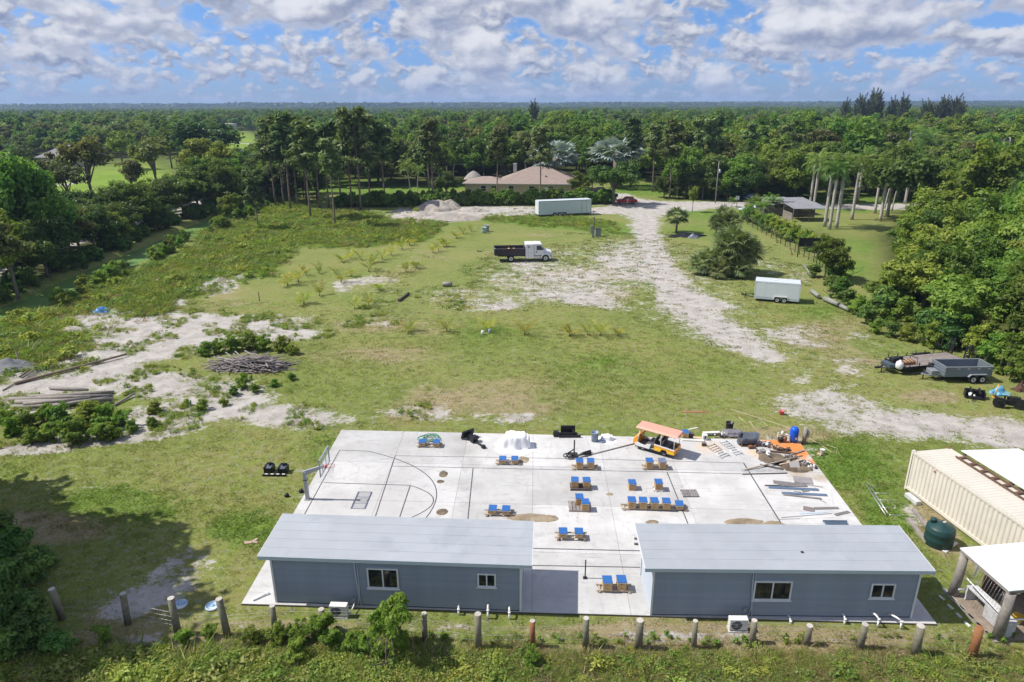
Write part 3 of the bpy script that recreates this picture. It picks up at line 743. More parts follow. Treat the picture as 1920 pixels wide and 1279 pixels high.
# ---------------------------------------------------------------- the two grey buildings
siding = M('grey_siding', (.255, .295, .350), .55, var=.09, scale=1.2, dirt=.10)
whitetrim = M('white_trim', (.66, .68, .70), .5, var=.04)
roofm = M('roof_membrane', (.345, .370, .400), .6, var=.08, scale=.6, dirt=.07, col2=(.315, .340, .372), thr=(.5, .65))
glassm = M('dark_glass', (.012, .015, .022), .08, var=.0, spec=.8)
pvc = M('pvc', (.80, .80, .78), .4, var=.05)
dkmetal = M('dark_metal', (.035, .037, .042), .5, .3, var=.2)
steel = M('galvanised', (.45, .46, .48), .4, .6, var=.15, scale=6)
def building(label, p0, p1, depth, zt, roof_over, wins, condx, chip):
    o = G(*p0, .1); e_ = G(*p1, .1); Lx = (e_-o).length; rz = head(o, e_)
    root = thing('modular_building', label, 'building', (o.x, o.y, .1), rz)
    W_ = Lx; H_ = zt
    mb = MB(); mb.lohi((0.03, .03, .0), (W_-.03, depth-.03, H_-.01)); mb.build('wall', siding, root)
    nb = 17; bh = H_/nb
    board = None
    for i in range(nb):                                                    # lapped boards, each leaning out at its foot
        if board is None:
            mb = MB(); mb.prism(((-.040, 0), (.0, .004), (.0, bh), (-.004, bh)), .06, W_-.06, axis='x')
            board = mb.build('siding_board', siding, root); o_ = board
            board.location.y = .024
        else:
            o_ = board.copy(); link(o_, root)
        o_.location = (0, .024, i*bh)
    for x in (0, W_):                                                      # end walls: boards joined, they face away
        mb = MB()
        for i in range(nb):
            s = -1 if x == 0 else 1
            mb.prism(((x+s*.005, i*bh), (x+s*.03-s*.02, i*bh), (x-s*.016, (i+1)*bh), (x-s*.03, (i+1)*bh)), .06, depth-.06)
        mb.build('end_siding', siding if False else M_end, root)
    for x in (0, W_):
        for y in (0, depth):
            MB().lohi((x-.045, y-.045, 0), (x+.045, y+.045, H_+.02)).build('corner_trim', whitetrim, root)
    a, b_, f_, r_ = roof_over                                               # left, right, front, back overhang
    sl = .16
    mb = MB(); zf = H_+.02
    mb.prism(((-f_, zf), (depth+r_, zf+sl), (depth+r_, zf+sl+.14), (-f_, zf+.14)), -a, W_+b_, axis='x')
    roof = mb.build('roof', roofm, root)
    ang = math.atan2(sl, depth+f_+r_)
    for k in range(1, 5):                                                   # membrane laps
        y = -f_+(depth+f_+r_)*k/5; z = zf+.14+sl*k/5
        MB().box((W_/2+(b_-a)/2, y, z+.004), (W_+a+b_-.02, .035, .004), rx=ang).build('roof_seam', roofm, roof)
    MB().lohi((-a-.012, -f_-.03, zf-.05), (W_+b_+.012, -f_-.002, zf+.135)).build('fascia', whitetrim_b, root)
    for x in (-a-.025, W_+b_+.003):
        mb = MB(); mb.prism(((-f_, zf-.02), (depth+r_, zf+sl-.02), (depth+r_, zf+sl+.145), (-f_, zf+.145)), x, x+.022, axis='x'); mb.build('rake_trim', whitetrim, root)
    for (x0, x1, z0, z1) in wins:
        wz = MB(); d = .07
        for (aa, bb, cc, dd) in ((x0, x1, z0, z0+d), (x0, x1, z1-d, z1), (x0, x0+d, z0+d, z1-d), (x1-d, x1, z0+d, z1-d)):
            wz.lohi((aa, -.075, cc), (bb, .02, dd))
        xm = (x0+x1)/2; wz.lohi((xm-.03, -.065, z0+d), (xm+.03, .0, z1-d))
        wo_ = wz.build('window', whitetrim, root)
        MB().lohi((x0-.05, -.10, z0-.05), (x1+.05, -.006, z0-.002)).build('sill', whitetrim, wo_)
        for xa, xb in ((x0+d, xm-.03), (xm+.03, x1-d)):
            MB().lohi((xa, -.036, z0+d), (xb, -.026, z1-d)).build('pane', glassm, wo_)
    MB().tube([(condx, -.06, H_), (condx+.03, -.06, H_*.6), (condx+.10, -.07, H_*.3), (condx+.16, -.07, .05)], .028, 6).build('conduit', whitetrim_b, root)
    MB().tube([(condx+.12, -.05, H_), (condx+.14, -.05, .9), (condx+.02, -.06, .1), (condx-.25, -.20, .02)], .022, 6).build('conduit', whitetrim_b, root)
    MB().lohi((condx-.25, -.10, .28), (condx-.08, -.01, .50)).build('junction_box', siding, root)
    MB().lohi((0.05, -.012, -.0), (W_-.05, .02, .05)).build('base_flashing', dkmetal, root)
    if chip: MB().box((W_*.585, depth*.35, zf+.14+sl*.42), (.12, .10, .05)).build('roof_vent', dkmetal, roof)
    return root, o, rz
whitetrim_b = M('pale_blue_trim', (.46, .52, .58), .5, var=.04)
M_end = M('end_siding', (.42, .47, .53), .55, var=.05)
def wl(p0, Y, pts):
    """wall coordinates of window corners: x along the wall from p0, z above the slab"""
    o = G(*p0, .1); out = []
    for (u0, v0, u1, v1) in pts:
        r = []
        for u, v in ((u0, v0), (u1, v1)):
            a = ray(u, v); t_ = Y/a.y; r.append((a.x*t_-o.x, CAM_H+a.z*t_-.1))
        out.append((r[0][0], r[1][0], r[1][1], r[0][1]))
    return out
BLD = []
BLD.append(building('grey sided low building beside the basketball hoop with a flat pale blue roof', (519,1129), (976,1146), 2.75, 2.50, (.50, .50, .16, .22),
    wl((519,1129), 25.80, ((688,1063,750,1100),)) + wl((519,1129), 25.62, ((896,1070,931,1095),)), 3.85, False))
BLD.append(building('grey sided low building near the green tank with a flat pale blue roof', (1220,1153), (1707,1158), 2.75, 2.50, (.42, .48, .16, .22),
    wl((1220,1153), 25.2, ((1412,1083,1477,1118), (1628,1085,1667,1112))), 4.35, True))
acm = M('ac_casing', (.70, .69, .66), .5, var=.05)
def ac_unit(u, v, label, rz):
    p = G(u, v); root = thing('air_conditioner', label, 'air conditioner', (p.x, p.y, 0), rz, 'outdoor air conditioner units')
    MB().lohi((-.42, -.20, 0), (.42, .20, .06)).build('pad', concrete, root)
    for x in (-.28, .28): MB().lohi((x-.04, -.16, .06), (x+.04, .16, .10)).build('foot', dkmetal, root)
    MB().lohi((-.40, -.155, .10), (.40, .155, .66)).build('casing', acm, root, .015)
    mb = MB()
    for r_ in (.06, .12, .18, .235):
        mb.tube([(-.10+r_*math.cos(a_), -.168, .38+r_*math.sin(a_)) for a_ in np.linspace(0, 6.283, 17)], .006, 4, caps=False)
    for k in range(8):
        a_ = k*math.pi/8; mb.tube([(-.10+.24*math.cos(a_), -.168, .38+.24*math.sin(a_)), (-.10-.24*math.cos(a_), -.168, .38-.24*math.sin(a_))], .005, 4)
    mb.build('fan_grille', steel, root)
    MB().tube([(-.10, -.157, .38), (-.10, -.162, .38)], .235, 20).build('fan_opening', dkmetal, root)
    MB().tube([(.40, 0, .2), (.5, .02, .22), (.55, .3, .25), (.56, .62, .3)], .03, 6).build('pipe', pvc, root)
ac_unit(637,1155, 'white outdoor fan unit by the building with the hoop', BLD[0][2])
ac_unit(1382,1181, 'white outdoor fan unit by the building near the green tank', BLD[1][2])
def stub(u, v, h, label, lean=0.0, elbow=True):
    p = G(u, v); root = thing('drain_pipe', label, 'pipe', (p.x, p.y, 0), 0, 'white drain pipes along the building fronts')
    pts = [(0, 0, -.05), (0, 0, h)]
    mb = MB(); mb.tube(pts, .045, 8); mb.build('riser', pvc, root)
    MB().tube([(0, 0, h-.03), (0, 0, h+.05)], .06, 8).build('collar', pvc, root)
    if elbow: MB().tube([(0, 0, h+.03), (lean*.6, .18, h+.10), (lean, .55, h-.02)], .042, 8).build('branch', pvc, root)
for u, v, h, ln in ((860,1153,.3,.0),(915,1160,.45,.0),(955,1161,.35,.0)): stub(u, v, h, 'short white plastic pipe standing before the building with the hoop', ln)
for u, v, h, ln in ((1583,1170,.25,.0),(1645,1176,.42,-.12),(1688,1179,.38,-.3),(1482,1169,.10,.0)): stub(u, v, h, 'short white plastic pipe standing before the building near the green tank', ln)
p, q = G(474,1125,.15), G(503,1112,.15)
mb = MB(); mb.tube([p, q], .06, 8); mb.tube([q-(q-p)*.12, q+(q-p)*.03], .08, 8); tag(mb.build('loose_pipe', pvc), 'white plastic pipe lying on the slab corner', 'pipe')

# ---------------------------------------------------------------- fence posts along the front
postm = M('weathered_post', (.175, .158, .115), .9, var=.3, scale=5, bump=.5, bscale=16, col2=(.20, .21, .14), thr=(.5, .65))
postr = M('red_brown_post', (.24, .105, .045), .85, var=.3, scale=4, bump=.5, bscale=16)
endm = M('post_end', (.44, .41, .37), .9, var=.2, scale=9)
posts = ((97,1104,118,1160,.15,0),(231,1112,240,1170,.14,2),(320,1122,334,1188,.15,2),(411,1122,427,1192,.15,0),(510,1136,516,1184,.13,0),(602,1142,607,1185,.14,0),
    (697,1152,700,1182,.13,0),(795,1150,797,1200,.12,0),(896,1150,897,1215,.15,0),(998,1164,999,1212,.12,3),(1099,1158,1098,1212,.13,0),(1200,1162,1197,1215,.16,0),
    (1304,1164,1301,1215,.11,0),(1415,1164,1410,1206,.13,0),(1518,1172,1512,1208,.14,0),(1622,1170,1612,1215,.14,0),(1727,1174,1716,1226,.17,0),(1838,1178,1822,1232,.17,1))
POST_LABEL = ['weathered grey post leaning beside the dark shaded bushes', None, None, 'tall weathered grey post beside the second pale blue lid', 'grey post before the bare slab corner', 'short grey post beside the fan unit of the hoop building', 'short grey post half hidden behind the bright shrub', 'slim grey post just past the bright green shrub', 'thick grey post before the small window of the hoop building', None, 'grey post before the shaded gap of the slab', 'thick grey post before the front pair of hives', 'slimmest grey post before the plain grey wall', 'grey post beside the fan unit of the tank-side building', 'short grey post overgrown with weeds before the short drain stub', 'grey post before the three white drain pipes', 'thick pale grey post by the last building corner', None]
for i, (u0, v0, u1, v1, r_, k) in enumerate(posts):
    p = G(u1, v1); a = ray(u0, v0); t_ = p.y/a.y; top = Vector((a.x*t_, p.y, CAM_H+a.z*t_))
    h = max(.7, top.z); lean = Vector((top.x-p.x, random.uniform(-.04, .04), h))
    root = thing('fence_post', ('thick reddish brown round post at the end of the fence' if k == 1 else 'red and grey stained round fence post' if k == 3 else
        ('brown round post in the tree shade farther from the lids' if i == 1 else 'brown round post in the tree shade beside the first blue lid') if k == 2 else POST_LABEL[i]), 'post', p, 0, 'round timber posts of the front fence')
    mb = MB(); mb.tube([(0, 0, -.15), lean*.5, lean], [r_*1.06, r_, r_*.97], 14); mb.build('shaft', postr if k in (1, 3) else postm, root)
    MB().tube([lean*.985, lean*1.008], [r_*.97, r_*.93], 14).build('cut_end', postr if k == 1 else endm, root)
tops = [(G(u1, v1)) for _, _, u1, v1, _, _ in posts]
wire = thing('wire_fence', 'thin wire strands strung along the round timber posts', 'fence', tops[0])
for zz in (.25, .5, .75, .95):
    mb = MB(); mb.tube([(p.x-tops[0].x, p.y+.16-tops[0].y, zz+random.uniform(-.03, .03)) for p in tops], .006, 4); mb.build('wire', steel, wire)

# ---------------------------------------------------------------- shipping container and the shelters beside it
cream = M('cream_paint', (.64, .595, .51), .5, var=.07, scale=.8, dirt=.10)
creamtop = M('cream_roof', (.60, .565, .49), .55, var=.06, scale=.8, dirt=.06)
rust = M('rust', (.25, .12, .06), .85, var=.3, scale=5)
pc = G(1691, 918); ct = G(1710, 844, 2.6); ce = G(1920, 985, 2.6)
rzc = head(ct, ce)
CW = 2.44; ct = ct+Matrix.Rotation(rzc, 3, 'Z') @ Vector((0, CW, 0))
root = thing('shipping_container', 'long cream corrugated steel shipping container', 'container', (ct.x, ct.y, 0), rzc)
CL, CW, CH = 12.19, 2.44, 2.6                                                # local x along the length, local +y to the right (east)
def corr(mb, x0, x1, y, z0, z1, dep, step, axis='wall', z=0, mi=0):
    n = int((x1-x0)/step); st = (x1-x0)/n; pr = []
    for i in range(n):
        x = x0+i*st; pr += [(x, 0), (x+st*.30, 0), (x+st*.5, dep), (x+st*.8, dep)]
    pr.append((x1, 0))
    for (a0, d0), (a1, d1) in zip(pr[:-1], pr[1:]):
        if axis == 'wall': mb.addv([(a0, y+d0, z0), (a1, y+d1, z0), (a1, y+d1, z1), (a0, y+d0, z1)], ((0, 1, 2, 3),), mi)
        else: mb.addv([(a0, z0, z+d0), (a1, z0, z+d1), (a1, z1, z+d1), (a0, z1, z+d0)], ((0, 1, 2, 3),), mi)
mb = MB(); corr(mb, .15, CL-.15, -CW+.03, .25, CH-.15, .05, .28); mb.build('side_wall', cream, root)
mb = MB(); corr(mb, .15, CL-.15, -.06, .25, CH-.15, .05, .28); mb.build('side_wall', cream, root)
mb = MB(); corr(mb, .12, CL-.12, 0, -CW+.10, -.10, .025, .24, 'roof', CH-.03); mb.build('roof_sheet', creamtop, root)
MB().lohi((.02, -CW+.05, .2), (.06, -.05, CH-.1)).build('end_wall', cream, root)
MB().lohi((CL-.06, -CW+.05, .2), (CL-.02, -.05, CH-.1)).build('end_wall', cream, root)
MB().lohi((.06, -CW+.1, .12), (CL-.06, -.1, .2)).build('floor', rust, root)
for x in (.06, CL-.06):
    for y in (-CW+.06, -.06): MB().lohi((x-.06, y-.06, .0), (x+.06, y+.06, CH)).build('corner_post', cream, root)
for y in (-CW+.05, -.05):
    MB().lohi((.12, y-.05, .1), (CL-.12, y+.05, .26)).build('bottom_rail', cream, root)
    MB().lohi((.12, y-.045, CH-.16), (CL-.12, y+.045, CH-.02)).build('top_rail', cream, root)
for x in (.09, CL-.09):
    for y in (-CW+.08, -.08): MB().lohi((x-.09, y-.085, CH-.06), (x+.09, y+.085, CH+.015)).build('corner_casting', rust if y > -1 else cream, root)
for x in (1.9, 9.4): MB().box((x, -CW+.0, CH-.35), (.10, .02, .12)).build('vent', rust, root)
def cpt(x, y, z): return Vector((ct.x, ct.y, 0))+Matrix.Rotation(rzc, 3, 'Z') @ Vector((x, y, z))
brownwood = M('brown_timber', (.13, .075, .05), .8, var=.25, scale=4)
lo_ = cpt(1.2, -.33, CH)
root = thing('timber_ladder', 'brown timber ladder lying along the container roof edge', 'ladder', lo_, rzc)
for y in (-.25, .25): MB().lohi((0, y-.03, .01), (9.5, y+.03, .11)).build('rail', brownwood, root)
for k in range(13): MB().lohi((.1+k*.76, -.217, .03), (.28+k*.76, .217, .09)).build('rung', brownwood, root)
# white-roofed lean-to on the far side of the container
whiteroof = M('white_roof_sheet', (.70, .71, .72), .5, var=.03, scale=.6)
lp = cpt(.75, .12, 0)
root = thing('lean_to_shed', 'open lean-to with a bright white sheet roof against the container', 'shed', lp, rzc)
mb = MB(); mb.addv([(0, 0, 2.72), (10.5, 0, 2.72), (10.5, 3.9, 2.50), (0, 3.9, 2.50), (0, 0, 2.76), (10.5, 0, 2.76), (10.5, 3.9, 2.54), (0, 3.9, 2.54)], ((0,3,2,1),(4,5,6,7),(0,1,5,4),(1,2,6,5),(2,3,7,6),(3,0,4,7)))
mb.build('roof_sheet', whiteroof, root)
for x in (.2, 3.5, 7, 10.3):
    MB().lohi((x-.06, 3.7, 0), (x+.06, 3.82, 2.49)).build('post', brownwood, root)
    MB().lohi((x-.06, .06, 0), (x+.06, .18, 2.69)).build('post', brownwood, root)
MB().lohi((0, 3.70, 2.34), (10.5, 3.69, 2.48)).build('beam', brownwood, root)
# timber shelter with palm-trunk posts
grey_tr = M('grey_timber', (.26, .235, .21), .9, var=.3, scale=4, bump=.5, bscale=12)
s0 = G(1800, 1027, 2.65); s1 = G(1893, 1108, 2.65)
rzs = head(s0, s1)
root = thing('open_shelter', 'open shelter with palm trunk posts under a bright white roof', 'shelter', (s0.x, s0.y, 0), rzs)
SL_ = (s1-s0).length
mb = MB(); mb.addv([(0, 0, 2.60), (SL_, 0, 2.60), (SL_, 4.6, 2.75), (0, 4.6, 2.75), (0, 0, 2.65), (SL_, 0, 2.65), (SL_, 4.6, 2.80), (0, 4.6, 2.80)], ((0,3,2,1),(4,5,6,7),(0,1,5,4),(1,2,6,5),(2,3,7,6),(3,0,4,7)))
mb.build('roof_sheet', whiteroof, root)
MB().lohi((.02, .04, 2.44), (SL_-.02, .12, 2.595)).build('beam', grey_tr, root)
MB().lohi((.05, .14, 2.46), (.13, 4.5, 2.59)).build('beam', grey_tr, root); MB().lohi((SL_-.13, .14, 2.46), (SL_-.05, 4.5, 2.59)).build('beam', grey_tr, root)
for x, y, r_ in ((.10, .22, .19), (SL_-.12, .22, .20), (.3, 3.6, .15), (SL_-.2, 3.9, .15)):
    MB().tube([(x-.12 if x < 1 else x-.05, y, -.1), (x, y, 1.3), (x+.02, y, 2.44)], [r_*1.15, r_, r_*.92], 14).build('trunk_post', grey_tr, root)
MB().lohi((.25, .2, .5), (.31, .9, .56)).build('rail', whitetrim, root)
MB().tube([(.4, .35, 1.25), (SL_-.1, .30, 1.05)], .035, 6).build('pole_rail', pvc, root)
MB().tube([(SL_+.0, .35, 1.15), (SL_+.1, 2.8, 1.0)], .035, 6).build('pole_rail', pvc, root)
MB().lohi((.05, 1.5, .0), (.12, 3.4, 1.1)).build('low_wall', brownwood, root)
for yy in (1.0, 1.7): MB().lohi((.06, yy, 1.1), (.11, yy+.05, 2.45)).build('frame_bar', whitetrim, root)
mb = MB()
for k in range(16):
    x = .35+k*(SL_-.6)/15; mb.tube([(x, .2, .35), (x+.45 if k < 14 else x, .2, 2.43)], .006, 3)
mb.build('wire_screen', steel, root)
MB().lohi((-.1, -.1, .0), (SL_+.1, .06, .06)).build('edging_board', grey_tr, root)
MB().lohi((-.05, .07, .003), (SL_+.05, 4.4, .03)).build('dirt_floor', M('shelter_floor', (.26, .21, .165), .95, var=.3, scale=3), root)
def sp(x, y, z=0.03): return Vector((s0.x, s0.y, 0))+Matrix.Rotation(rzs, 3, 'Z') @ Vector((x, y, z))
tblm = M('old_white_board', (.55, .55, .56), .7, var=.15, scale=3, dirt=.5)
tp = sp(.3, .75); root = thing('long_bench', 'long dirty white bench table inside the open shelter', 'table', tp, rzs)
MB().lohi((0, -.25, .70), (2.55, .25, .76)).build('tabletop', tblm, root)
for x in (.08, 2.45): MB().lohi((x-.04, -.22, 0), (x+.04, .22, .70)).build('leg', tblm, root)
MB().lohi((1.2, -.235, .05), (2.35, -.215, .70)).build('front_panel', tblm, root)
def bucket(p, r_, h, col, label, name='bucket', cat='bucket', handle=True):
    root = thing(name, label, cat, p)
    mt = M('plastic_'+label.split()[0], col, .4, var=.06)
    MB().lathe(((r_*.82, 0), (r_*.9, h*.5), (r_*.98, h*.93), (r_*1.06, h*.94), (r_*1.06, h), (r_*.94, h), (r_*.92, h*.8), (.0, h*.78)), 18).build('body', mt, root)
    if handle: MB().tube([(r_*1.0*math.cos(a_), .02, h*.9+r_*.55*math.sin(a_)) for a_ in np.linspace(0, math.pi, 9)], .01, 5).build('handle', steel, root)
    return root
bucket(sp(2.0, 1.75), .20, .42, (.72, .45, .02), 'yellow plastic bucket inside the open shelter')
bucket(sp(2.75, 1.9), .18, .38, (.55, .62, .55), 'pale green bucket on the floor of the open shelter')
bucket(sp(2.5, 2.7), .22, .45, (.45, .03, .03), 'red tub at the back of the open shelter', 'tub', 'tub')
tankm = M('green_plastic_tank', (.014, .050, .048), .45, var=.08, scale=2)
p = (G(1735,1020)+G(1783,1020))*.5; p.y += .05
root = thing('water_tank', 'squat dark green plastic water tank on the grass', 'tank', (p.x, p.y, 0))
MB().lathe(((.66, 0), (.68, .04), (.68, .35), (.695, .38), (.68, .41), (.68, .75), (.695, .78), (.68, .81), (.67, 1.02), (.60, 1.10), (.25, 1.20), (.2, 1.24), (.0, 1.25)), 30).build('shell', tankm, root)
MB().lathe(((.16, 1.16), (.16, 1.34), (.12, 1.38), (0, 1.38)), 14, (-.28, .28, 0)).build('filler_cap', tankm, root)
MB().box((.18, .1, 1.245), (.20, .10, .02), rz=.4).build('label_plate', tblm, root)
for (u0, v0, u1, v1, wd, h, mt, lab) in ((1702,975,1738,1020,.22,.18,grey_tr,'old grey railway sleeper beside the green tank'),(1712,957,1738,990,.2,.16,grey_tr,'shorter grey sleeper at the container foot'),
        (1700,930,1722,948,.35,.25,tblm,'white board tucked under the container corner'),(1770,1036,1792,1018,.22,.06,tblm,'white plank lying behind the green tank')):
    a, b_ = G(u0, v0), G(u1, v1); c_ = (a+b_)/2; L_ = (b_-a).length
    o = tag(MB().box((0, 0, h/2), (L_, wd, h)).build('timber_beam', mt, None, .02), lab, 'timber')
    o.location = (c_.x, c_.y, 0); o.rotation_euler.z = head(a, b_)
# concrete pads as kerb blocks along the shelter
padm = M('pale_block', (.60, .60, .57), .8, var=.15)
k = 0
for i in range(11):
    u = 1772+i*8.0; v = 1108+i*8.2
    for off in (0, 18):
        if (i+off//18) % 2: continue
        p = G(u-off*.8, v+off*.35)
        o = MB().box((0, 0, .03), (.30, .11, .06)).build('paver', padm); tag(o, 'small white block in the line of pavers by the shelter', 'paver', 'white blocks beside the shelter')
        o.location = p; o.rotation_euler.z = rzs+random.uniform(-.1, .1)

# ---------------------------------------------------------------- the house beyond the field, and other roofs
shingle = M('brown_shingle', (.29, .225, .195), .9, var=.12, scale=1.2, bump=.5, bscale=9)
stucco = M('beige_stucco', (.42, .37, .28), .9, var=.08, scale=1)
hx0, hx1 = G(872,366), G(1085,368)
hc = (hx0+hx1)/2
root = thing('house', 'beige single storey house with a brown hipped shingle roof', 'house', (hc.x, hc.y, 0), head(hx0, hx1))
HW = (hx1-hx0).length/2
MB().lohi((-HW, 0, 0), (HW, 8.9, 2.98)).build('wall', stucco, root)
def hip(x0, x1, y0, y1, z0, zr, ins, over=.6):
    mb = MB(); x0 -= over; x1 += over; y0 -= over; y1 += over; ym = (y0+y1)/2
    mb.addv([(x0, y0, z0), (x1, y0, z0), (x1, y1, z0), (x0, y1, z0), (x0+ins, ym, zr), (x1-ins, ym, zr)], ((0, 1, 5, 4), (1, 2, 5), (2, 3, 4, 5), (3, 0, 4), (0, 3, 2, 1)))
    return mb
r0 = hip(-HW*.42, HW, .0, 15, 3.0, 6.5, 8.6).build('roof', shingle, root)
hip(-HW, -HW*.30, .05, 9.0, 2.99, 4.3, 4.6).build('wing_roof', shingle, r0)
for x_, y_, z_ in ((-3.5, 5.6, 5.35), (-4.4, 5.0, 5.0), (6.0, 2.8, 4.55)): MB().lohi((x_-.2, y_-.2, z_-.3), (x_+.2, y_+.2, z_+.12)).build('roof_vent', dkmetal, r0)
MB().lohi((-HW*.16-.45, 6.9, 5.2), (-HW*.16+.45, 7.8, 7.3)).build('chimney', M('chimney_render', (.45, .43, .40), .9), r0)
MB().lohi((-HW-.62, -.66, 2.86), (HW+.62, -.60, 3.02)).build('fascia', whitetrim, root)
for x in (-9.6, -6.9, -2.6, 2.6, 7.4):
    wz = MB().lohi((x-.75, -.08, 1.0), (x+.75, .02, 2.4)).build('window', whitetrim, root)
    MB().lohi((x-.65, -.11, 1.75), (x+.65, -.085, 2.32)).build('pane', glassm, wz); MB().lohi((x-.65, -.11, 1.08), (x+.65, -.085, 1.68)).build('pane', glassm, wz)
MB().lohi((5.6, -.1, 0), (6.7, .02, 2.1)).build('door', whitetrim, root)
thatch = M('thatch', (.30, .275, .25), .95, var=.3, scale=2, bump=.8, bscale=12)
p = G(889, 350)
root = thing('thatched_hut', 'grey thatched round hut roof behind the beige house', 'hut', (p.x, p.y-2, 0))
MB().lathe(((2.8, 2.2), (2.6, 2.5), (1.7, 3.5), (.8, 4.2), (.1, 4.5), (0, 4.5)), 18).build('roof', thatch, root)
for a_ in range(6): MB().tube([(2.2*math.cos(a_), 2.2*math.sin(a_), -.1), (2.2*math.cos(a_), 2.2*math.sin(a_), 2.5)], .12, 7).build('post', bark, root)
def far_house(u0, u1, v, dep, h, zr, wm, rm, label, flat=False, nwin=3):
    a, b_ = G(u0, v), G(u1, v); c_ = (a+b_)/2; hw = (b_-a).length/2
    root = thing('far_house', label, 'house', (c_.x, c_.y, 0), head(a, b_))
    MB().lohi((-hw, 0, -.1), (hw, dep, h)).build('wall', wm, root)
    (MB().lohi((-hw-.4, -.4, h), (hw+.4, dep+.4, zr)) if flat else hip(-hw, hw, 0, dep, h, zr, min(dep*.55, hw*.8))).build('roof', rm, root)
    for i in range(nwin):
        x = -hw+(i+.7)*2*hw/(nwin+.4); MB().lohi((x-.8, -.06, h*.35), (x+.8, .02, h*.75)).build('window', glassm, root)
greyroof = M('grey_shingle', (.185, .175, .19), .85, var=.1, scale=.8)
paleroof = M('pale_roof', (.62, .62, .62), .7, var=.08, scale=.5)
redroof = M('red_tile', (.42, .14, .07), .8, var=.15)
far_house(72, 150, 313, 16, 3.4, 7.5, stucco, greyroof, 'long house with a grey hipped roof beside the golf lawn')
far_house(290, 345, 262, 30, 4.5, 6.0, paleroof, paleroof, 'low white flat-roofed building behind the golf trees', True)
far_house(350, 400, 252, 40, 5, 7, paleroof, paleroof, 'wide white clubhouse with a pale flat roof', True)
far_house(590, 640, 240, 40, 6, 7, paleroof, paleroof, 'distant pale building behind the pines', True)
far_house(60, 105, 228, 40, 8, 9, paleroof, paleroof, 'distant white building left of the tree belt', True)
far_house(798, 822, 300, 14, 4, 8, stucco, greyroof, 'small grey roofed house in the trees behind the hut')
far_house(1044, 1058, 312, 10, 4.5, 6, paleroof, paleroof, 'white flat roof among the silver palms', True)
far_house(1182, 1205, 290, 12, 7.6, 9.5, stucco, redroof, 'red tiled roof poking out of the trees')
# weathered sheds by the royal palms
tinm = M('tin_roof', (.30, .30, .32), .6, .3, var=.15, scale=1.5, col2=(.30, .15, .07), thr=(.62, .72))
oldwood = M('old_grey_wood', (.22, .19, .165), .9, var=.3, scale=4)
def shed(u, v, sx, sy, z0, z1, label, rz=0.0, sides=(1, 1, 0)):
    p = G(u, v); root = thing('old_shed', label, 'shed', p, rz)
    n = int(sx/.9)
    for i in range(n):
        x = -sx/2+i*sx/n; mb = MB(); w_ = sx/n-.01
        mb.addv([(x, -sy/2-.3, z0), (x+w_, -sy/2-.3, z0), (x+w_, sy/2+.3, z1), (x, sy/2+.3, z1), (x, -sy/2-.3, z0+.05), (x+w_, -sy/2-.3, z0+.05), (x+w_, sy/2+.3, z1+.05), (x, sy/2+.3, z1+.05)],
            ((0,3,2,1),(4,5,6,7),(0,1,5,4),(1,2,6,5),(2,3,7,6),(3,0,4,7))); mb.build('roof_sheet', tinm, root)
    for x in (-sx/2+.15, 0, sx/2-.15):
        for y, z in ((-sy/2, z0), (sy/2, z1)): MB().lohi((x-.07, y-.07, -.1), (x+.07, y+.07, z-.02+.0)).build('post', oldwood, root)
    for k in range(6):
        zz = .1+k*.26
        if sides[0]: MB().lohi((-sx/2-.02, -sy/2+.1, zz), (-sx/2+.03, sy/2-.1, zz+.23)).build('wall_board', oldwood, root)
        if sides[1]: MB().lohi((-sx/2+.25, sy/2-.03, zz), (sx/2-.25, sy/2+.02, zz+.23)).build('wall_board', oldwood, root)
        if sides[2]: MB().lohi((-sx/2+.1, -sy/2-.02, zz), (sx/2-.1, -sy/2+.03, zz+.23)).build('wall_board', oldwood, root)
    return root
shed(1506, 412, 6.6, 4.6, 2.5, 3.0, 'old open shed with a rusty tin roof by the royal palms', .03)
shed(1486, 400, 6.0, 5.0, 2.6, 2.9, 'dark low shed between the two tin roofs', .03, (1, 1, 1))
shed(1450, 402, 6.0, 4.5, 2.9, 3.2, 'old shed with a grey tin roof behind the vine fence', .03, (1, 1, 1))
# ---------------------------------------------------------------- basketball hoop
def obj_at(mb, name, mat, label, cat, p, rz=0.0, group=None, bevel=0):
    o = mb.build(name, mat, None, bevel); o.location = p; o.rotation_euler.z = rz
    return tag(o, label, cat, group)
boardglass = M('backboard_glass', (.62, .72, .72), .15, var=.02, alpha=.16)
redm = M('red_rim', (.55, .05, .04), .4, var=.05)
p = G(577, 936, .1)
root = thing('basketball_hoop', 'basketball hoop with a clear backboard on a grey steel post', 'hoop', p, -.03)
galv = M('grey_post_paint', (.36, .37, .40), .45, .2, var=.06)
MB().lohi((-.17, -.17, 0), (.17, .17, .03)).build('base_plate', galv, root)
MB().lohi((-.10, -.10, .03), (.10, .10, 1.85)).build('post', galv, root, .01)
MB().lohi((-.12, -.12, 1.30), (.12, .12, 1.34)).build('collar', dkmetal, root)
mb = MB(); mb.addv([(-.1, -.07, 1.65), (.1, -.07, 1.65), (1.15, -.07, 2.12), (1.15, -.07, 2.30), (-.1, -.07, 1.86)]+[(-.1, .07, 1.65), (.1, .07, 1.65), (1.15, .07, 2.12), (1.15, .07, 2.30), (-.1, .07, 1.86)],
    ((0,1,2,3,4), (9,8,7,6,5), (0,5,6,1), (1,6,7,2), (2,7,8,3), (3,8,9,4), (4,9,5,0))); mb.build('arm', galv, root)
bx = 1.22
mb = MB()
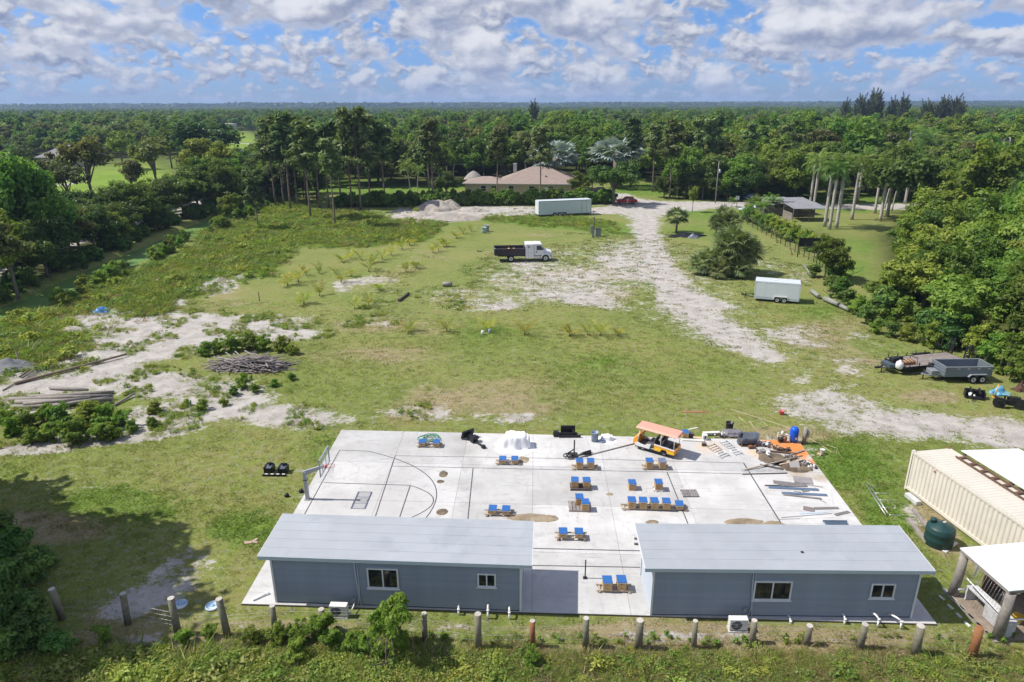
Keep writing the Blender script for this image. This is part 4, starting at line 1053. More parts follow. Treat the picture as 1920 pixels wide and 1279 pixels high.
for a, b_ in (((bx-.03, -.92, 2.0), (bx+.03, -.86, 3.07)), ((bx-.03, .86, 2.0), (bx+.03, .92, 3.07)), ((bx-.03, -.86, 2.0), (bx+.03, .86, 2.06)), ((bx-.03, -.86, 3.01), (bx+.03, .86, 3.07)),
        ((bx-.04, -.36, 2.06), (bx-.01, -.31, 3.01)), ((bx-.04, .31, 2.06), (bx-.01, .36, 3.01))): mb.lohi(a, b_)
mb.build('backboard_frame', galv, root)
MB().lohi((bx-.006, -.86, 2.06), (bx+.006, .86, 3.01)).build('backboard', boardglass, root)
MB().lohi((bx+.01, -.10, 2.10), (bx+.10, .10, 2.26)).build('rim_bracket', redm, root)
rim = MB().tube([(bx+.34+.23*math.cos(a), .23*math.sin(a), 2.24) for a in np.linspace(0, 6.283, 25)], .014, 6, caps=False).build('rim', redm, root)
mb = MB()
for k in range(12):
    a = k*math.pi/6
    for s in (-1, 1):
        mb.tube([(bx+.34+r_*math.cos(a+s*j*.26), r_*math.sin(a+s*j*.26), 2.235-j*.13) for j, r_ in enumerate((.23, .19, .15, .125))], .004, 3, caps=False)
mb.build('net', pvc, rim)

# ---------------------------------------------------------------- beehives on their stands
hivewood = M('pine_wood', (.46, .30, .14), .7, var=.12, scale=4, bump=.15)
hiveblue = M('blue_lid_paint', (.030, .125, .37), .35, var=.06, scale=3)
hivegrey = M('faded_lid_paint', (.14, .17, .26), .5, var=.1)
standw = M('stand_timber', (.40, .33, .25), .85, var=.2, scale=5)
palletd = M('dark_pallet_wood', (.095, .080, .078), .9, var=.3, scale=5)
HM = {}
def hive(u, v, tall, zb, where, dp=0.0, lid=None, rz=-.03):
    """u, v: the lid's middle; zb: top of what it stands on"""
    hb = .24; n = 2 if tall else 1; hh = (.42 if tall else .21)
    p = G(u, v, zb+hh+.05)
    root = thing('beehive', ('tall blue lidded wooden beehive ' if tall else 'low blue lidded wooden beehive ')+where, 'beehive', (p.x, p.y, zb), rz+random.uniform(-.05, .05), 'blue lidded beehives on the slab')
    if lid: root['label'] = 'tall wooden beehive with a faded grey blue lid behind the golf cart'
    for i in range(n):
        h0, h1 = i*hh/n, (i+1)*hh/n-.004
        key = ('box', round(h1-h0, 3))
        if key not in HM: 
            mb = MB(); mb.lohi((-.21, -.255, 0), (.21, .255, h1-h0)); mb.lohi((-.06, -.259, (h1-h0)*.55), (.06, -.254, (h1-h0)*.65), 1); HM[key] = mb.mesh('hive_body', [hivewood, palletd])
        o = link(bpy.data.objects.new('hive_body', HM[key]), root); o.location.z = h0
    key = ('lid', lid is not None)
    if key not in HM:
        mb = MB(); mb.lohi((-.228, -.275, -.035), (.228, .275, .022)); mb.lohi((-.224, -.279, -.034), (.224, -.274, -.012), 1); HM[key] = mb.mesh('lid', [hivegrey if lid else hiveblue, whitetrim])
    o = link(bpy.data.objects.new('lid', HM[key]), root); o.location.z = hh+.03
    return p
def rails(pl, x0, x1, zb, label, name='hive_stand', mat=None, y0=-.22, y1=.22, rz=-.035):
    root = thing(name, label, 'stand', (pl.x, pl.y, .1), rz, 'timber hive stands')
    h = zb-.1
    for y in (y0, y1): MB().lohi((x0, y-.045, h-.045), (x1, y+.045, h-.001)).build('rail', mat or standw, root)
    for x in (x0+.15, x1-.15): MB().lohi((x-.05, y0-.1, 0), (x+.05, y1+.1, h-.047)).build('bearer', mat or standw, root)
def pallet(pl, sx, sy, label, mat, rz=-.03, z=.1, h=.12, n=6, cat='pallet', group=None):
    root = thing('pallet', label, cat, (pl.x, pl.y, z), rz, group)
    w_ = sx/n
    for i in range(n): MB().lohi((-sx/2+i*w_+.02, -sy/2, h-.02), (-sx/2+(i+1)*w_-.02, sy/2, h-.001)).build('slat', mat, root)
    for y in (-sy/2+.05, 0, sy/2-.05): MB().lohi((-sx/2, y-.05, 0), (sx/2, y+.05, h-.021)).build('bearer', mat, root)
def pair(a, b_, tall, where, zb=.22, x=.85, lids=(None, None), mat=None):
    p, q = hive(*a, tall, zb, where+', on the hoop side', lid=lids[0]), hive(*b_, tall, zb, where+', on the container side', lid=lids[1])
    rails((p+q)/2, -x, x, zb, 'timber rail stand under the hives '+where, mat=mat)
pair((792,826.5), (818.7,827), False, 'beside the green hose coil')
pair((942.7,858.5), (965.4,858.5), False, 'in front of the white tarp')
pair((924,951.5), (949,952.5), False, 'by the long sand heap', zb=.25)
pair((1087,862.5), (1107.5,862.5), True, 'beside the black hose pile')
pair((1218,862), (1242,862.5), True, 'behind the golf cart', lids=(None, True))
pair((1056,994.5), (1085.5,995), False, 'on legs between the two buildings', zb=.30)
pair((1139,1086), (1165.5,1085), True, 'nearest the gap shadow between the buildings')
p, q = hive(1078,898,True,.22,'on the dark pallet, hoop side'), hive(1100,898.5,True,.22,'on the dark pallet, container side')
pallet((p+q)/2, 1.25, .75, 'dark slatted pallet carrying two tall hives side by side', palletd)
p, q = hive(1086.5,930,True,.20,'at the back of the half empty pallet'), hive(1097.5,939.5,True,.20,'at the front of the half empty pallet')
pallet((p+q)/2+Vector((-.15, 0, 0)), 1.25, 1.0, 'grey slatted pallet with two hives at one side', M('grey_pallet_wood', (.24, .215, .21), .9, var=.25, scale=5), h=.10)
hive(1185.5, 903, True, .10, 'standing alone straight on the slab')
p = hive(1235, 902, True, .20, 'alone on a small square block stand')
rails(p, -.32, .32, .20, 'small square timber stand under one hive', mat=whitetrim)
P5 = [hive(1185,935.5,True,.22,'first from the hoop side in the row of five'), hive(1206,936.2,True,.22,'second from the hoop side in the row of five'), hive(1227,937,True,.22,'third from the hoop side in the row of five'), hive(1249.6,938,True,.22,'fourth from the hoop side in the row of five'), hive(1274,943,False,.22,'at the end of the row of five')]
rails((P5[0]+P5[4])/2, -1.95, 1.85, .22, 'long plank stand under the row of five hives')
hive(1285, 808.5, True, .10, 'at the slab edge behind the golf cart canopy')
p = G(1293, 926, .1); pallet(p, .95, .75, 'weathered grey empty pallet lying flat on the slab', M('faded_pallet_wood', (.22, .20, .20), .9, var=.25, scale=5), .0, n=6, h=.08)
for v in (1011, 1021):
    obj_at(MB().box((0, 0, .03), (.55, .14, .06)), 'grey_plank', palletd, 'short grey plank beside the building corner', 'plank', G(1199, v, .1), -.05, 'grey planks at the building corner', .01)
root = thing('upright_pole', 'thin black pole standing upright on the slab', 'pole', G(1097,1084,.1))
MB().lohi((-.10, -.10, 0), (.10, .10, .03)).build('foot', dkmetal, root); MB().tube([(0, 0, .0), (0, 0, 1.05)], .032, 8).build('shaft', dkmetal, root)

# ---------------------------------------------------------------- heaps of sand and dirt (they have height)
heapm = M('brown_sand', (.27, .215, .145), .98, var=.25, scale=2.5, bump=.8, bscale=14, col2=(.36, .30, .22), thr=(.5, .65))
darkheap = M('dark_soil', (.135, .105, .075), .98, var=.35, scale=2.5, bump=.9, bscale=12, col2=(.22, .17, .11), thr=(.5, .68))
greysand = M('grey_sand', (.36, .325, .29), .98, var=.22, scale=1.1, bump=.9, bscale=6, col2=(.24, .20, .155), thr=(.52, .66))
from mathutils import noise as mn
def heap(u, v, rx, ry, h, mat, label, z=.1, rz=0.0, seed=0, n=30, rough=.35, name='dirt_heap', cat='heap', group=None):
    p = G(u, v, z); V = []; F = []
    for j in range(n+1):
        for i in range(n+1):
            a, b_ = -1+2*i/n, -1+2*j/n
            k = mn.fractal(Vector((a*1.7+seed, b_*1.7, seed*3.1)), .9, 2, 5)
            r_ = math.hypot(a, b_)*(1.12+k*rough*.7)
            zz = max(0, 1-r_*r_)
            V.append((a*rx*1.1, b_*ry*1.1, h*zz*(1+k*rough)-.012 if zz > 0 else -.04))
    for j in range(n):
        for i in range(n):
            q = (j*(n+1)+i, j*(n+1)+i+1, (j+1)*(n+1)+i+1, (j+1)*(n+1)+i)
            if max(V[k][2] for k in q) > -.02: F.append(q)
    mb = MB(); mb.addv(V, F, 0, True)
    o = mb.build(name, mat); o.location = p; o.rotation_euler.z = rz
    return tag(o, label, cat, group)
heap(995, 971, 1.35, .42, .16, heapm, 'long low brown sand heap between the hives and roof', seed=1, rz=-.05)
heap(1030, 972, .50, .38, .13, heapm, 'rounded brown sand heap at the slab joint', seed=2)
heap(831, 889, .30, .45, .07, darkheap, 'small dark soil heap just outside the painted arc', seed=3, group='small soil heaps')
heap(826, 903, .26, .25, .05, darkheap, 'smallest dark soil heap just outside the painted arc', seed=4, group='small soil heaps')
heap(829, 960, .42, .42, .04, darkheap, 'thin grey soil scatter just outside the painted arc', seed=5, group='small soil heaps')
heap(982, 862, .45, .55, .04, heapm, 'flat brown spill beside the white tarp', seed=6)
heap(1143, 927, .24, .18, .06, heapm, 'tiny sand heap between hives and joint', seed=7); heap(1223, 979, .40, .22, .09, heapm, 'small brown sand heap behind the roof edge', seed=8)
heap(1262, 986, .2, .12, .04, heapm, 'tiny sand heap at the roof edge', seed=9)
heap(1395, 980, 1.2, .4, .22, heapm, 'long brown sand heap behind the right roof', seed=10); heap(1450, 984, .7, .35, .20, heapm, 'short brown sand heap beside the thick court line', seed=11)
heap(1447, 860, 1.0, .75, .30, darkheap, 'large dark soil heap on the rusty slab corner', seed=12); heap(1490, 876, 1.1, .7, .20, darkheap, 'flat dark soil heap under the long pole', seed=13)
pud = M('black_puddle', (.012, .013, .016), .1, var=.05)
o = heap(1462, 868, .75, .32, .10, pud, 'black wet tar patch on the soil heap', .16, seed=14, rz=-.25); o.name = 'tar_patch'
# field heaps
for (u, v, rx, ry, h, sd, lab) in ((815,393,5.0,4.0,1.7,21,'tall rounded sand mound behind the field'),(835,389,4.0,3.5,1.6,22,'second sand mound behind the field'),(790,408,5.5,3.0,.9,23,'low pale sand mound at the weed edge'),
        (845,411,8.0,3.0,.9,24,'long low sand ridge with tracks'),(885,396,4.0,1.8,.8,25,'dark topped sand ridge by the road'),(895,407,5,2,.5,26,'flat sand ridge near the long trailer')):
    heap(u, v, rx, ry, h, greysand, lab, 0, seed=sd, n=44, rough=.6, name='sand_mound', cat='mound')
heap(135, 622, 1.6, 1.1, .55, greysand, 'small grey sand cone by the tall weeds', 0, seed=31, rough=.15, name='sand_mound', cat='mound')
heap(20, 690, 2.2, 1.4, .8, M('grey_tarp_heap', (.12, .125, .14), .7, var=.3, scale=1.5), 'dark grey covered heap beside the leaning stake', 0, seed=32, name='covered_heap', rough=.5)
heap(1290, 443, 3.4, 1.4, .55, M('black_plastic', (.014, .015, .018), .35, var=.2), 'heap of black plastic sheeting beside the cabbage palm', 0, seed=33, name='plastic_heap', rough=.8)
heap(1300, 446, 1.2, .7, .5, M('shiny_plastic', (.16, .18, .22), .25, var=.3, scale=3), 'shiny crumpled plastic on the black heap', 0, seed=34, name='plastic_sheet', rough=1.2)
heap(192, 584, .9, .7, .55, M('blue_tarp', (.02, .26, .72), .4, var=.2, scale=3), 'bright blue crumpled tarp at the weed edge', 0, seed=35, name='blue_tarp', rough=1.0, cat='tarp')
heap(1412, 392, 3, 1.5, .7, M('pale_blue_tarp', (.36, .42, .58), .5, var=.2, scale=1), 'pale blue tarp over a heap at the fence end', 0, seed=36, name='pale_tarp', rough=.8, cat='tarp')

# ---------------------------------------------------------------- tarps
tarpm = M('white_tarp', (.80, .80, .81), .55, var=.03, scale=2)
def tarp(u, v, prof, sx, sy, label, seed, rz=0, z=.1, mat=tarpm, n=40, name='white_tarp'):
    p = G(u, v, z); V = []; F = []
    for j in range(n+1):
        for i in range(n+1):
            a, b_ = -1+2*i/n, -1+2*j/n
            k = mn.fractal(Vector((a*2.2+seed, b_*2.2, 0)), .8, 2, 4)
            k2 = abs(mn.noise(Vector((a*5+seed, b_*5, 4))))
            hgt = 0
            for (cx, cy, hx, hy, hz) in prof:
                d = max(abs(a-cx)/hx, abs(b_-cy)/hy); d2 = math.hypot((a-cx)/hx, (b_-cy)/hy); d = .6*d+.4*d2
                hgt = max(hgt, hz*min(1, max(0, (1.22-d)/.26)))
            edge = max(abs(a), abs(b_)); 
            V.append((a*sx*(1+.10*k), b_*sy*(1+.16*k), max(.006, hgt*(1+.06*k)+.04*k2*(1 if hgt > .05 else .6)) if edge < .99 else .002))
    for j in range(n):
        for i in range(n):
            if math.hypot((i-n/2)/(n/2), (j-n/2)/(n/2)) < 1.17+.1*math.sin(i*1.7): F.append((j*(n+1)+i, j*(n+1)+i+1, (j+1)*(n+1)+i+1, (j+1)*(n+1)+i))
    mb = MB(); mb.addv(V, F, 0, True); o = mb.build(name, mat); o.location = p; o.rotation_euler.z = rz
    return tag(o, label, 'tarp')
tarp(965, 836, ((.04, .04, .56, .50, .85), (-.38, -.02, .34, .42, .62), (.45, .05, .30, .42, .70)), 1.30, 1.05, 'big white tarp draped over a boxy machine', 1)
tarp(1138, 825, ((-.1, .1, .5, .45, .32), (.35, .2, .35, .3, .26)), .62, .62, 'small crumpled white tarp beside the grey bin', 2)
tarp(1375, 812, ((0, 0, .7, .6, .18),), .8, .55, 'dark grey sheet over a low heap by the black drum', 3, mat=M('grey_sheet', (.17, .165, .185), .7, var=.15), name='grey_sheet')
bucket(G(1115, 827, .1), .27, .68, (.19, .24, .31), 'grey blue round refuse bin beside the small tarp', 'refuse_bin', 'bin', False)
bucket(G(1129, 829, .1), .2, .12, (.30, .38, .50), 'blue round lid lying by the grey bin', 'bin_lid', 'lid', False)

# ---------------------------------------------------------------- black machine attachments
blk = M('black_steel', (.018, .019, .022), .45, .2, var=.25, scale=4)
def attach(u, v, rz, parts, label, z=.1, mat=None, name='machine_attachment'):
    root = thing(name, label, 'attachment', G(u, v, z), rz)
    for nm, shape, a in parts:
        mb = MB(); (mb.box(*a) if shape == 'b' else mb.tube(*a)); mb.build(nm, mat or blk, root)
    return root
attach(884, 826, -.9, (('mount_plate', 'b', ((-.45, 0, .35), (.12, .95, .6), 0, 0, .35)), ('arm', 'b', ((-.1, 0, .28), (.75, .30, .28))), ('gearbox', 'b', ((.3, 0, .25), (.35, .42, .42))),
    ('motor', 't', ([(.3, .0, .2), (.3, .35, .3)], .13, 10)), ('shaft', 't', ([(.4, 0, .15), (1.35, 0, .10)], [.08, .06], 8)), ('cutter', 'b', ((1.4, 0, .10), (.25, .22, .20)))), 'black trencher attachment with a long digging arm')
attach(1060, 818, 0, (('mount_plate', 'b', ((.2, .35, .33), (1.0, .12, .62))), ('frame', 'b', ((0, .1, .12), (1.7, .25, .16))), ('motor', 'b', ((-.65, .0, .22), (.35, .35, .34))),
    ('chain_bar', 'b', ((.3, -.2, .10), (1.5, .12, .16))), ('brace', 'b', ((.55, .1, .25), (.12, .5, .35)))), 'black flat plate attachment with a chain bar at the slab edge')
root = attach(1078, 853, 0, (('upright', 't', ([(-.05, .05, 0), (-.05, .05, 1.05)], .045, 8)), ('foot', 'b', ((-.05, .05, .03), (.4, .4, .06))), ('cross_arm', 't', ([(-.45, .05, .12), (-.05, .05, .4)], .04, 8))), 'black upright stand beside a heap of hoses', name='tool_stand')
def coil(u, v, r_, n, tr, mat, label, z=.1, cat='hose', spread=.15, name='hose_coil', sy=.8):
    mb = MB(); pts = []
    for k in range(n*12):
        a = k*math.pi/6; q = r_*(1+.25*math.sin(k*.37)); pts.append((q*math.cos(a)+spread*math.sin(k*.11), q*sy*math.sin(a)+spread*math.cos(k*.07), tr+.016*k/6+.05*abs(math.sin(k*.9))))
    mb.tube(pts, tr, 6); o = mb.build(name, mat); o.location = G(u, v, z); return tag(o, label, cat)
hoseb = M('black_hose', (.022, .023, .026), .5, var=.2); hosegn = M('green_hose', (.015, .22, .12), .45, var=.15)
coil(1070, 857, .32, 4, .035, hoseb, 'round heap of black hose under the upright stand'); 
mb = MB()
for k in range(16):
    mb.tube([(-.6+.04*k, -.15+.02*k, .06+.01*k), (.0, -.05+.03*math.sin(k*2), .16+.012*k), (.55+.05*math.sin(k*3), .1+.03*k, .07+.006*k)], .03, 6)
o = mb.build('hose_bundle', hoseb); o.location = G(1093, 856, .1); o.rotation_euler.z = .05; tag(o, 'long bundle of black hoses on the slab', 'hose')
coil(806, 824, .55, 5, .022, hosegn, 'tangled green garden hose behind the low hives', spread=.25)
greym = M('grey_pole', (.27, .25, .23), .6, var=.15)
def pole(a, b_, r_, label, za=.1, zb=.1, mat=greym, name='long_pole', cat='pole', r2=None, n=8, group=None):
    p, q = G(*a, za), G(*b_, zb); mb = MB(); mb.tube([(0, 0, r_), (q-p)*.5+Vector((0, 0, r_)), q-p+Vector((0, 0, r_))], [r_, (r_+(r2 or r_))/2, r2 or r_], n)
    o = mb.build(name, mat); o.location = p; return tag(o, label, cat, group)
pole((1085,859), (1192,832), .04, 'long grey pole leading to the golf cart front')
whitew = M('white_board', (.66, .65, .62), .7, var=.1); tanw = M('tan_board', (.52, .40, .26), .8, var=.15)
def plank(a, b_, wd, h, mat, label, z=.1, name='plank', tilt=0.0, cat='plank', group=None):
    p, q = G(*a, z), G(*b_, z); c_ = (p+q)/2
    o = MB().box((0, 0, h/2), ((q-p).length, wd, h)).build(name, mat, None, min(.004, h*.3)); o.location = c_; o.rotation_euler = (0, tilt, head(p, q)); return tag(o, label, cat, group)
plank((1279,826), (1320,828), .22, .10, whitew, 'long pale board behind the golf cart'); plank((1290,817), (1300,817), .35, .22, palletd, 'dark crate by the edge hive')
plank((1300,821), (1318,822), .30, .05, tanw, 'short tan board on the slab edge'); plank((1318,814), (1349,813), .25, .14, whitew, 'white cabinet panel at the slab edge')
plank((1290,806), (1308,802), .12, .03, whitew, 'thin white strip lying in the grass', 0); plank((1316,836), (1324,836), .22, .2, palletd, 'dark block by the ladders')
root = thing('white_crate', 'white boxy crate with black fittings by the pale boards', 'crate', G(1321,824,.1))
MB().lohi((-.16, -.16, 0), (.16, .16, .38)).build('body', whitew, root, .01); MB().lohi((-.05, -.175, .15), (.05, -.16, .3)).build('latch', dkmetal, root)
alum = M('aluminium', (.56, .57, .59), .35, .7, var=.08)
def ladder(a0, a1, b0, label, z, nr, mat=alum, rr=.03):
    """a0-a1 one rail, b0 the start of the other"""
    p, q, s = G(*a0, z), G(*a1, z), G(*b0, z); root = thing('ladder', label, 'ladder', p); off = s-p; d = q-p
    for o_ in (Vector((0, 0, 0)), off): MB().tube([o_+Vector((0, 0, rr)), o_+d+Vector((0, 0, rr))], rr, 6).build('rail', mat, root)
    for k in range(nr): 
        c_ = d*((k+.5)/nr)+Vector((0, 0, rr)); MB().tube([c_, c_+off], .018, 6).build('rung', mat, root)
ladder((1324,837), (1355,861), (1338,832), 'aluminium ladder lying flat nearest the pale boards', .1, 7)
ladder((1349,829), (1381,855), (1362,827), 'second aluminium ladder lying flat beside the hose rolls', .1, 7)
ladder((1622,907), (1660,966), (1627,906), 'long aluminium ladder rails lying in the grass by the slab', 0.0, 2)
for k, (a, b_) in enumerate((((1630,912),(1651,913)), ((1640,925),(1666,927)), ((1646,938),(1671,940)), ((1654,952),(1672,953)), ((1663,966),(1696,968)))):
    pole(a, b_, .025, 'short metal bar lying across the grass by the ladder', 0, 0, alum, 'metal_bar', 'bar', group='bars beside the ladder')
# hose rolls, drum, pump gear on the rusty corner
hosegr = M('grey_hose', (.10, .115, .15), .5, var=.2)
root = thing('pipe_rolls', 'stack of rolled grey plastic pipe on a rack', 'pipe rolls', G(1403,832,.1))
for k in range(12):
    x = -.55+k*.09; mb = MB(); mb.tube([(x+.34*math.cos(a)*.5+.25*math.sin(a)*.2, .42*math.sin(a), .42+.36*math.cos(a)+.02*math.sin(k)) for a in np.linspace(0, 6.283, 22)], .045, 6, caps=False); mb.build('pipe_roll', hosegr, root)
for x in (-.6, .0, .55): MB().lohi((x-.03, -.45, 0), (x+.03, -.39, .5)).build('rack_post', rust, root)
MB().lohi((-.65, -.40, .0), (.62, .45, .06)).build('rack_base', rust, root)
bucket(G(1367, 807, .05), .27, .62, (.016, .016, .018), 'black round drum standing at the slab corner', 'drum', 'drum', False)
bluem = M('blue_tank_paint', (.008, .095, .60), .3, var=.05)
root = thing('pressure_tank', 'bright blue upright pressure tank on the rusty corner', 'tank', G(1487,828,.1))
MB().lathe(((.20, 0), (.20, .10), (.27, .12), (.285, .2), (.285, .82), (.27, .95), (.2, 1.06), (.08, 1.11), (0, 1.115)), 26).build('shell', bluem, root)
MB().box((.05, -.287, .35), (.13, .012, .16)).build('label_plate', whitew, root); MB().box((.05, -.287, .60), (.16, .012, .04)).build('label_stripe', dkmetal, root)
root = thing('well_pump', 'well pump with white plastic pipes beside the blue tank', 'pump', G(1466,829,.1))
MB().lohi((-.25, -.16, 0), (.25, .16, .06)).build('base', rust, root); MB().tube([(-.25, 0, .24), (.12, 0, .24)], .14, 14).build('motor', dkmetal, root)
MB().lathe(((.12, 0), (.16, .1), (.16, .3), (.07, .40), (0, .40)), 14, (.15, 0, .06)).build('volute', rust, root)
MB().lathe(((.10, .45), (.10, .75), (.03, .82), (0, .82)), 12, (-.02, .05, 0)).build('filter_housing', acm, root)
MB().tube([(.15, 0, .4), (.15, 0, .62), (.45, -.05, .55), (.48, -.1, .06)], .035, 8).build('pipe', pvc, root); MB().tube([(-.3, .1, .1), (-.3, .1, .7), (.0, .1, .72)], .03, 8).build('pipe', pvc, root)
root = thing('well_post', 'thick grey round post with a control box behind the blue tank', 'post', G(1507,832,0))
MB().tube([(0, 0, -.1), (.0, 0, 1.25)], .13, 12).build('post', grey_tr, root); MB().lohi((.125, -.10, .55), (.25, .14, 1.0)).build('control_box', steel, root); MB().tube([(.19, 0, .56), (.19, 0, .05)], .025, 6).build('conduit', pvc, root)
def junk(u, v, label, n, r_, mats, seed, z=.1, name='scrap_heap', cat='scrap'):
    rs = random.Random(seed); root = thing(name, label, cat, G(u, v, z))
    for k in range(n):
        x, y = rs.gauss(0, r_*.5), rs.gauss(0, r_*.4); zz = .06+.10*rs.random(); mt = mats[k % len(mats)]
        if k % 3 == 0: MB().box((x, y, zz), (rs.uniform(.08, .28), rs.uniform(.06, .2), rs.uniform(.05, .18)), rs.random()*3, 0, rs.uniform(-.5, .5)).build('bracket', mt, root)
        elif k % 3 == 1: MB().tube([(x, y, .03), (x+rs.uniform(-.3, .3), y+rs.uniform(-.25, .25), zz+.1)], rs.uniform(.02, .05), 7).build('pipe_piece', mt, root)
        else: MB().tube([(x, y, .02), (x+.02, y, .02+rs.uniform(.08, .22))], rs.uniform(.05, .10), 9).build('fitting', mt, root)
junk(1438, 836, 'heap of grey pump parts and fittings on the slab', 24, .40, (steel, dkmetal, pvc, palletd), 1)
junk(1471, 845, 'small heap of dark greenish machine parts on the rusty slab', 12, .24, (dkmetal, darkheap, brownwood), 2)
junk(1516, 874, 'heap of dark scrap and pipes at the slab edge', 20, .34, (dkmetal, steel, palletd, pvc), 3)
junk(1440, 853, 'white plastic fittings on the soil heap', 5, .16, (pvc,), 4, .36)
junk(1456, 842, 'brown timber offcuts and fittings on the orange stain', 14, .30, (brownwood, rust, tanw, dkmetal), 21)
junk(1484, 860, 'dark debris between the two long beams', 16, .34, (palletd, brownwood, dkmetal, steel), 22)
junk(1424, 848, 'grey offcuts beside the large soil heap', 12, .28, (steel, palletd, greym), 23)
junk(1352, 818, 'mixed boxes and cans beside the black drum', 9, .26, (palletd, whitew, steel), 24)
plank((1440,846),(1492,851),.14,.06,brownwood,'dark brown timber across the orange stain',.14); plank((1462,872),(1508,862),.10,.06,tanw,'pale timber beside the tar patch',.20); plank((1425,872),(1468,880),.16,.05,palletd,'dark board under the long pale pole',.12)
junk(1409, 840, 'dark brown rusted scrap beside the pipe rolls', 6, .2, (rust, palletd), 5)
plank((1455,862), (1508,845), .12, .06, greym, 'grey brown beam lying on the rusty slab', .12); pole((1396,882), (1504,856), .05, 'long pale pole lying across the soil heap', .1, .38, M('pale_pole', (.40, .34, .27), .7, var=.15))
plank((1392,890), (1476,888), .06, .06, palletd, 'dark steel angle lying beside the long pole'); 
mb = MB()
for k in range(22): mb.tube([(-1.35+k*.125, -.12, .02), (-1.30+k*.125+.03*math.sin(k*2), .28, .02)], .008, 3)
for y in (-.1, .1, .27): mb.tube([(-1.35, y, .03), (1.3, y, .03)], .008, 3)
o = mb.build('mesh_sheet', steel); o.location = G(1432, 884, .1); tag(o, 'flat wire mesh panel beside the dark steel angle', 'mesh')
root = thing('broken_slab', 'tilted grey square board leaning on the soil heap', 'board', G(1489,878,.1), .1)
MB().box((0, 0, .22), (.62, .06, .5), 0, 0, 0, -.75).build('board', M('grey_board', (.40, .38, .37), .85, var=.15), root); MB().box((0, .22, .10), (.5, .06, .2)).build('prop', palletd, root)
# stacks of sheets and boards
gsheet = M('grey_fibre_sheet', (.19, .175, .175), .85, var=.2, scale=3); bsheet = M('blue_grey_metal', (.17, .24, .33), .4, .5, var=.12, scale=2)
for a, b_, wd, h, mt, lab in (
    ((1450,904),(1485,908),.35,.04,gsheet,'grey fibre sheet at the back of the board stack'), ((1459,909),(1512,910),.42,.05,gsheet,'large dark grey sheet in the board stack'),
    ((1488,899),(1523,903),.75,.05,M('light_grey_sheet', (.27, .25, .255), .8, var=.15),'square light grey sheet lying on top of the stack'), ((1434,911),(1465,911),.08,.05,palletd,'dark strip sticking out of the board stack'),
    ((1505,908),(1543,914),.07,.03,greym,'narrow brown lath pointing off the stack'), ((1441,914),(1535,919),.26,.04,bsheet,'long blue grey roofing strip nearest the square sheet'),
    ((1440,919),(1480,919),.03,.02,whitew,'thin white strip beside the roofing strips'), ((1466,925),(1551,929),.24,.04,bsheet,'second long blue grey roofing strip'),
    ((1469,928),(1540,936),.14,.05,gsheet,'dark grey board along the second roofing strip'), ((1536,937),(1549,943),.08,.02,greym,'short grey offcut past the dark board'),
    ((1488,921),(1502,923),.07,.02,gsheet,'thin grey offcut between the roofing strips'), ((1504,922),(1516,920),.18,.03,gsheet,'small square grey offcut between the roofing strips'),
    ((1506,953),(1527,957),.42,.04,M('brown_grey_sheet', (.21, .17, .165), .85, var=.2),'square brown grey sheet near the slab edge'), ((1527,954),(1572,953),.20,.04,gsheet,'long dark plank beside the brown grey sheet'),
    ((1566,966),(1592,960),.22,.03,gsheet,'short dark plank at the slab edge'), ((1465,971),(1560,963),.04,.03,steel,'thin steel bar lying slantwise on the slab'),
    ((1498,963),(1550,960),.14,.02,M('pale_blue_sheet', (.45, .54, .66), .4, var=.1),'pale blue sheet strip under the thin bar'), ((1508,971),(1560,969),.14,.02,whitew,'white board strip beside the pale blue sheet'),
    ((1460,974),(1500,973),.03,.02,greym,'thin grey lath near the thick court line')):
    plank(a, b_, wd, h, mt, lab, .1)
root = thing('steel_grate', 'blue grey ribbed steel grate behind the right roof', 'grate', G(1569,984,.1), -.03)
for k in range(15): MB().lohi((-.63+k*.085, -.25, .02), (-.60+k*.085, .25, .10)).build('rib', bsheet, root)
for y in (-.27, .25): MB().lohi((-.66, y, 0), (.66, y+.03, .11)).build('edge_bar', bsheet, root)
# grass-side bits
bucket(G(1541,851), .16, .34, (.72, .71, .68), 'white plastic bucket tipped in the grass near the tank'); plank((1532,852),(1540,855),.22,.12,tanw,'pale tan box beside the white bucket',0)
root = bucket(G(1465,777), .20, .30, (.60, .10, .10), 'pink red bucket lying on the sandy track'); 
plank((1530,847),(1536,848),.10,.05,rust,'rust red brick piece by the white bucket',0,'brick_piece')
ropem = M('pale_rope', (.55, .47, .32), .8, var=.1)
for pts, lab in ((((1517,822),(1540,836),(1555,846),(1568,852),(1570,842),(1550,835)),'pale rope trailing from the well post into the grass'), (((1370,768),(1420,784),(1470,800),(1500,815)),'pale cord stretched across the grass behind the slab'),
        (((1385,782),(1400,795),(1425,788),(1440,800),(1415,805),(1405,790)),'loose loops of pale cord on the grass')):
    q = [G(u, v) for u, v in pts]; mb = MB(); mb.tube([(p_.x-q[0].x, p_.y-q[0].y, .03+.01*(i % 2)) for i, p_ in enumerate(q)], .022, 5); o = mb.build('rope', ropem); o.location = q[0]; tag(o, lab, 'rope')
plank((1278,773),(1327,772),.22,.03,M('red_board', (.34, .15, .08), .8, var=.15),'long rust red board on the grass behind the cart',0)
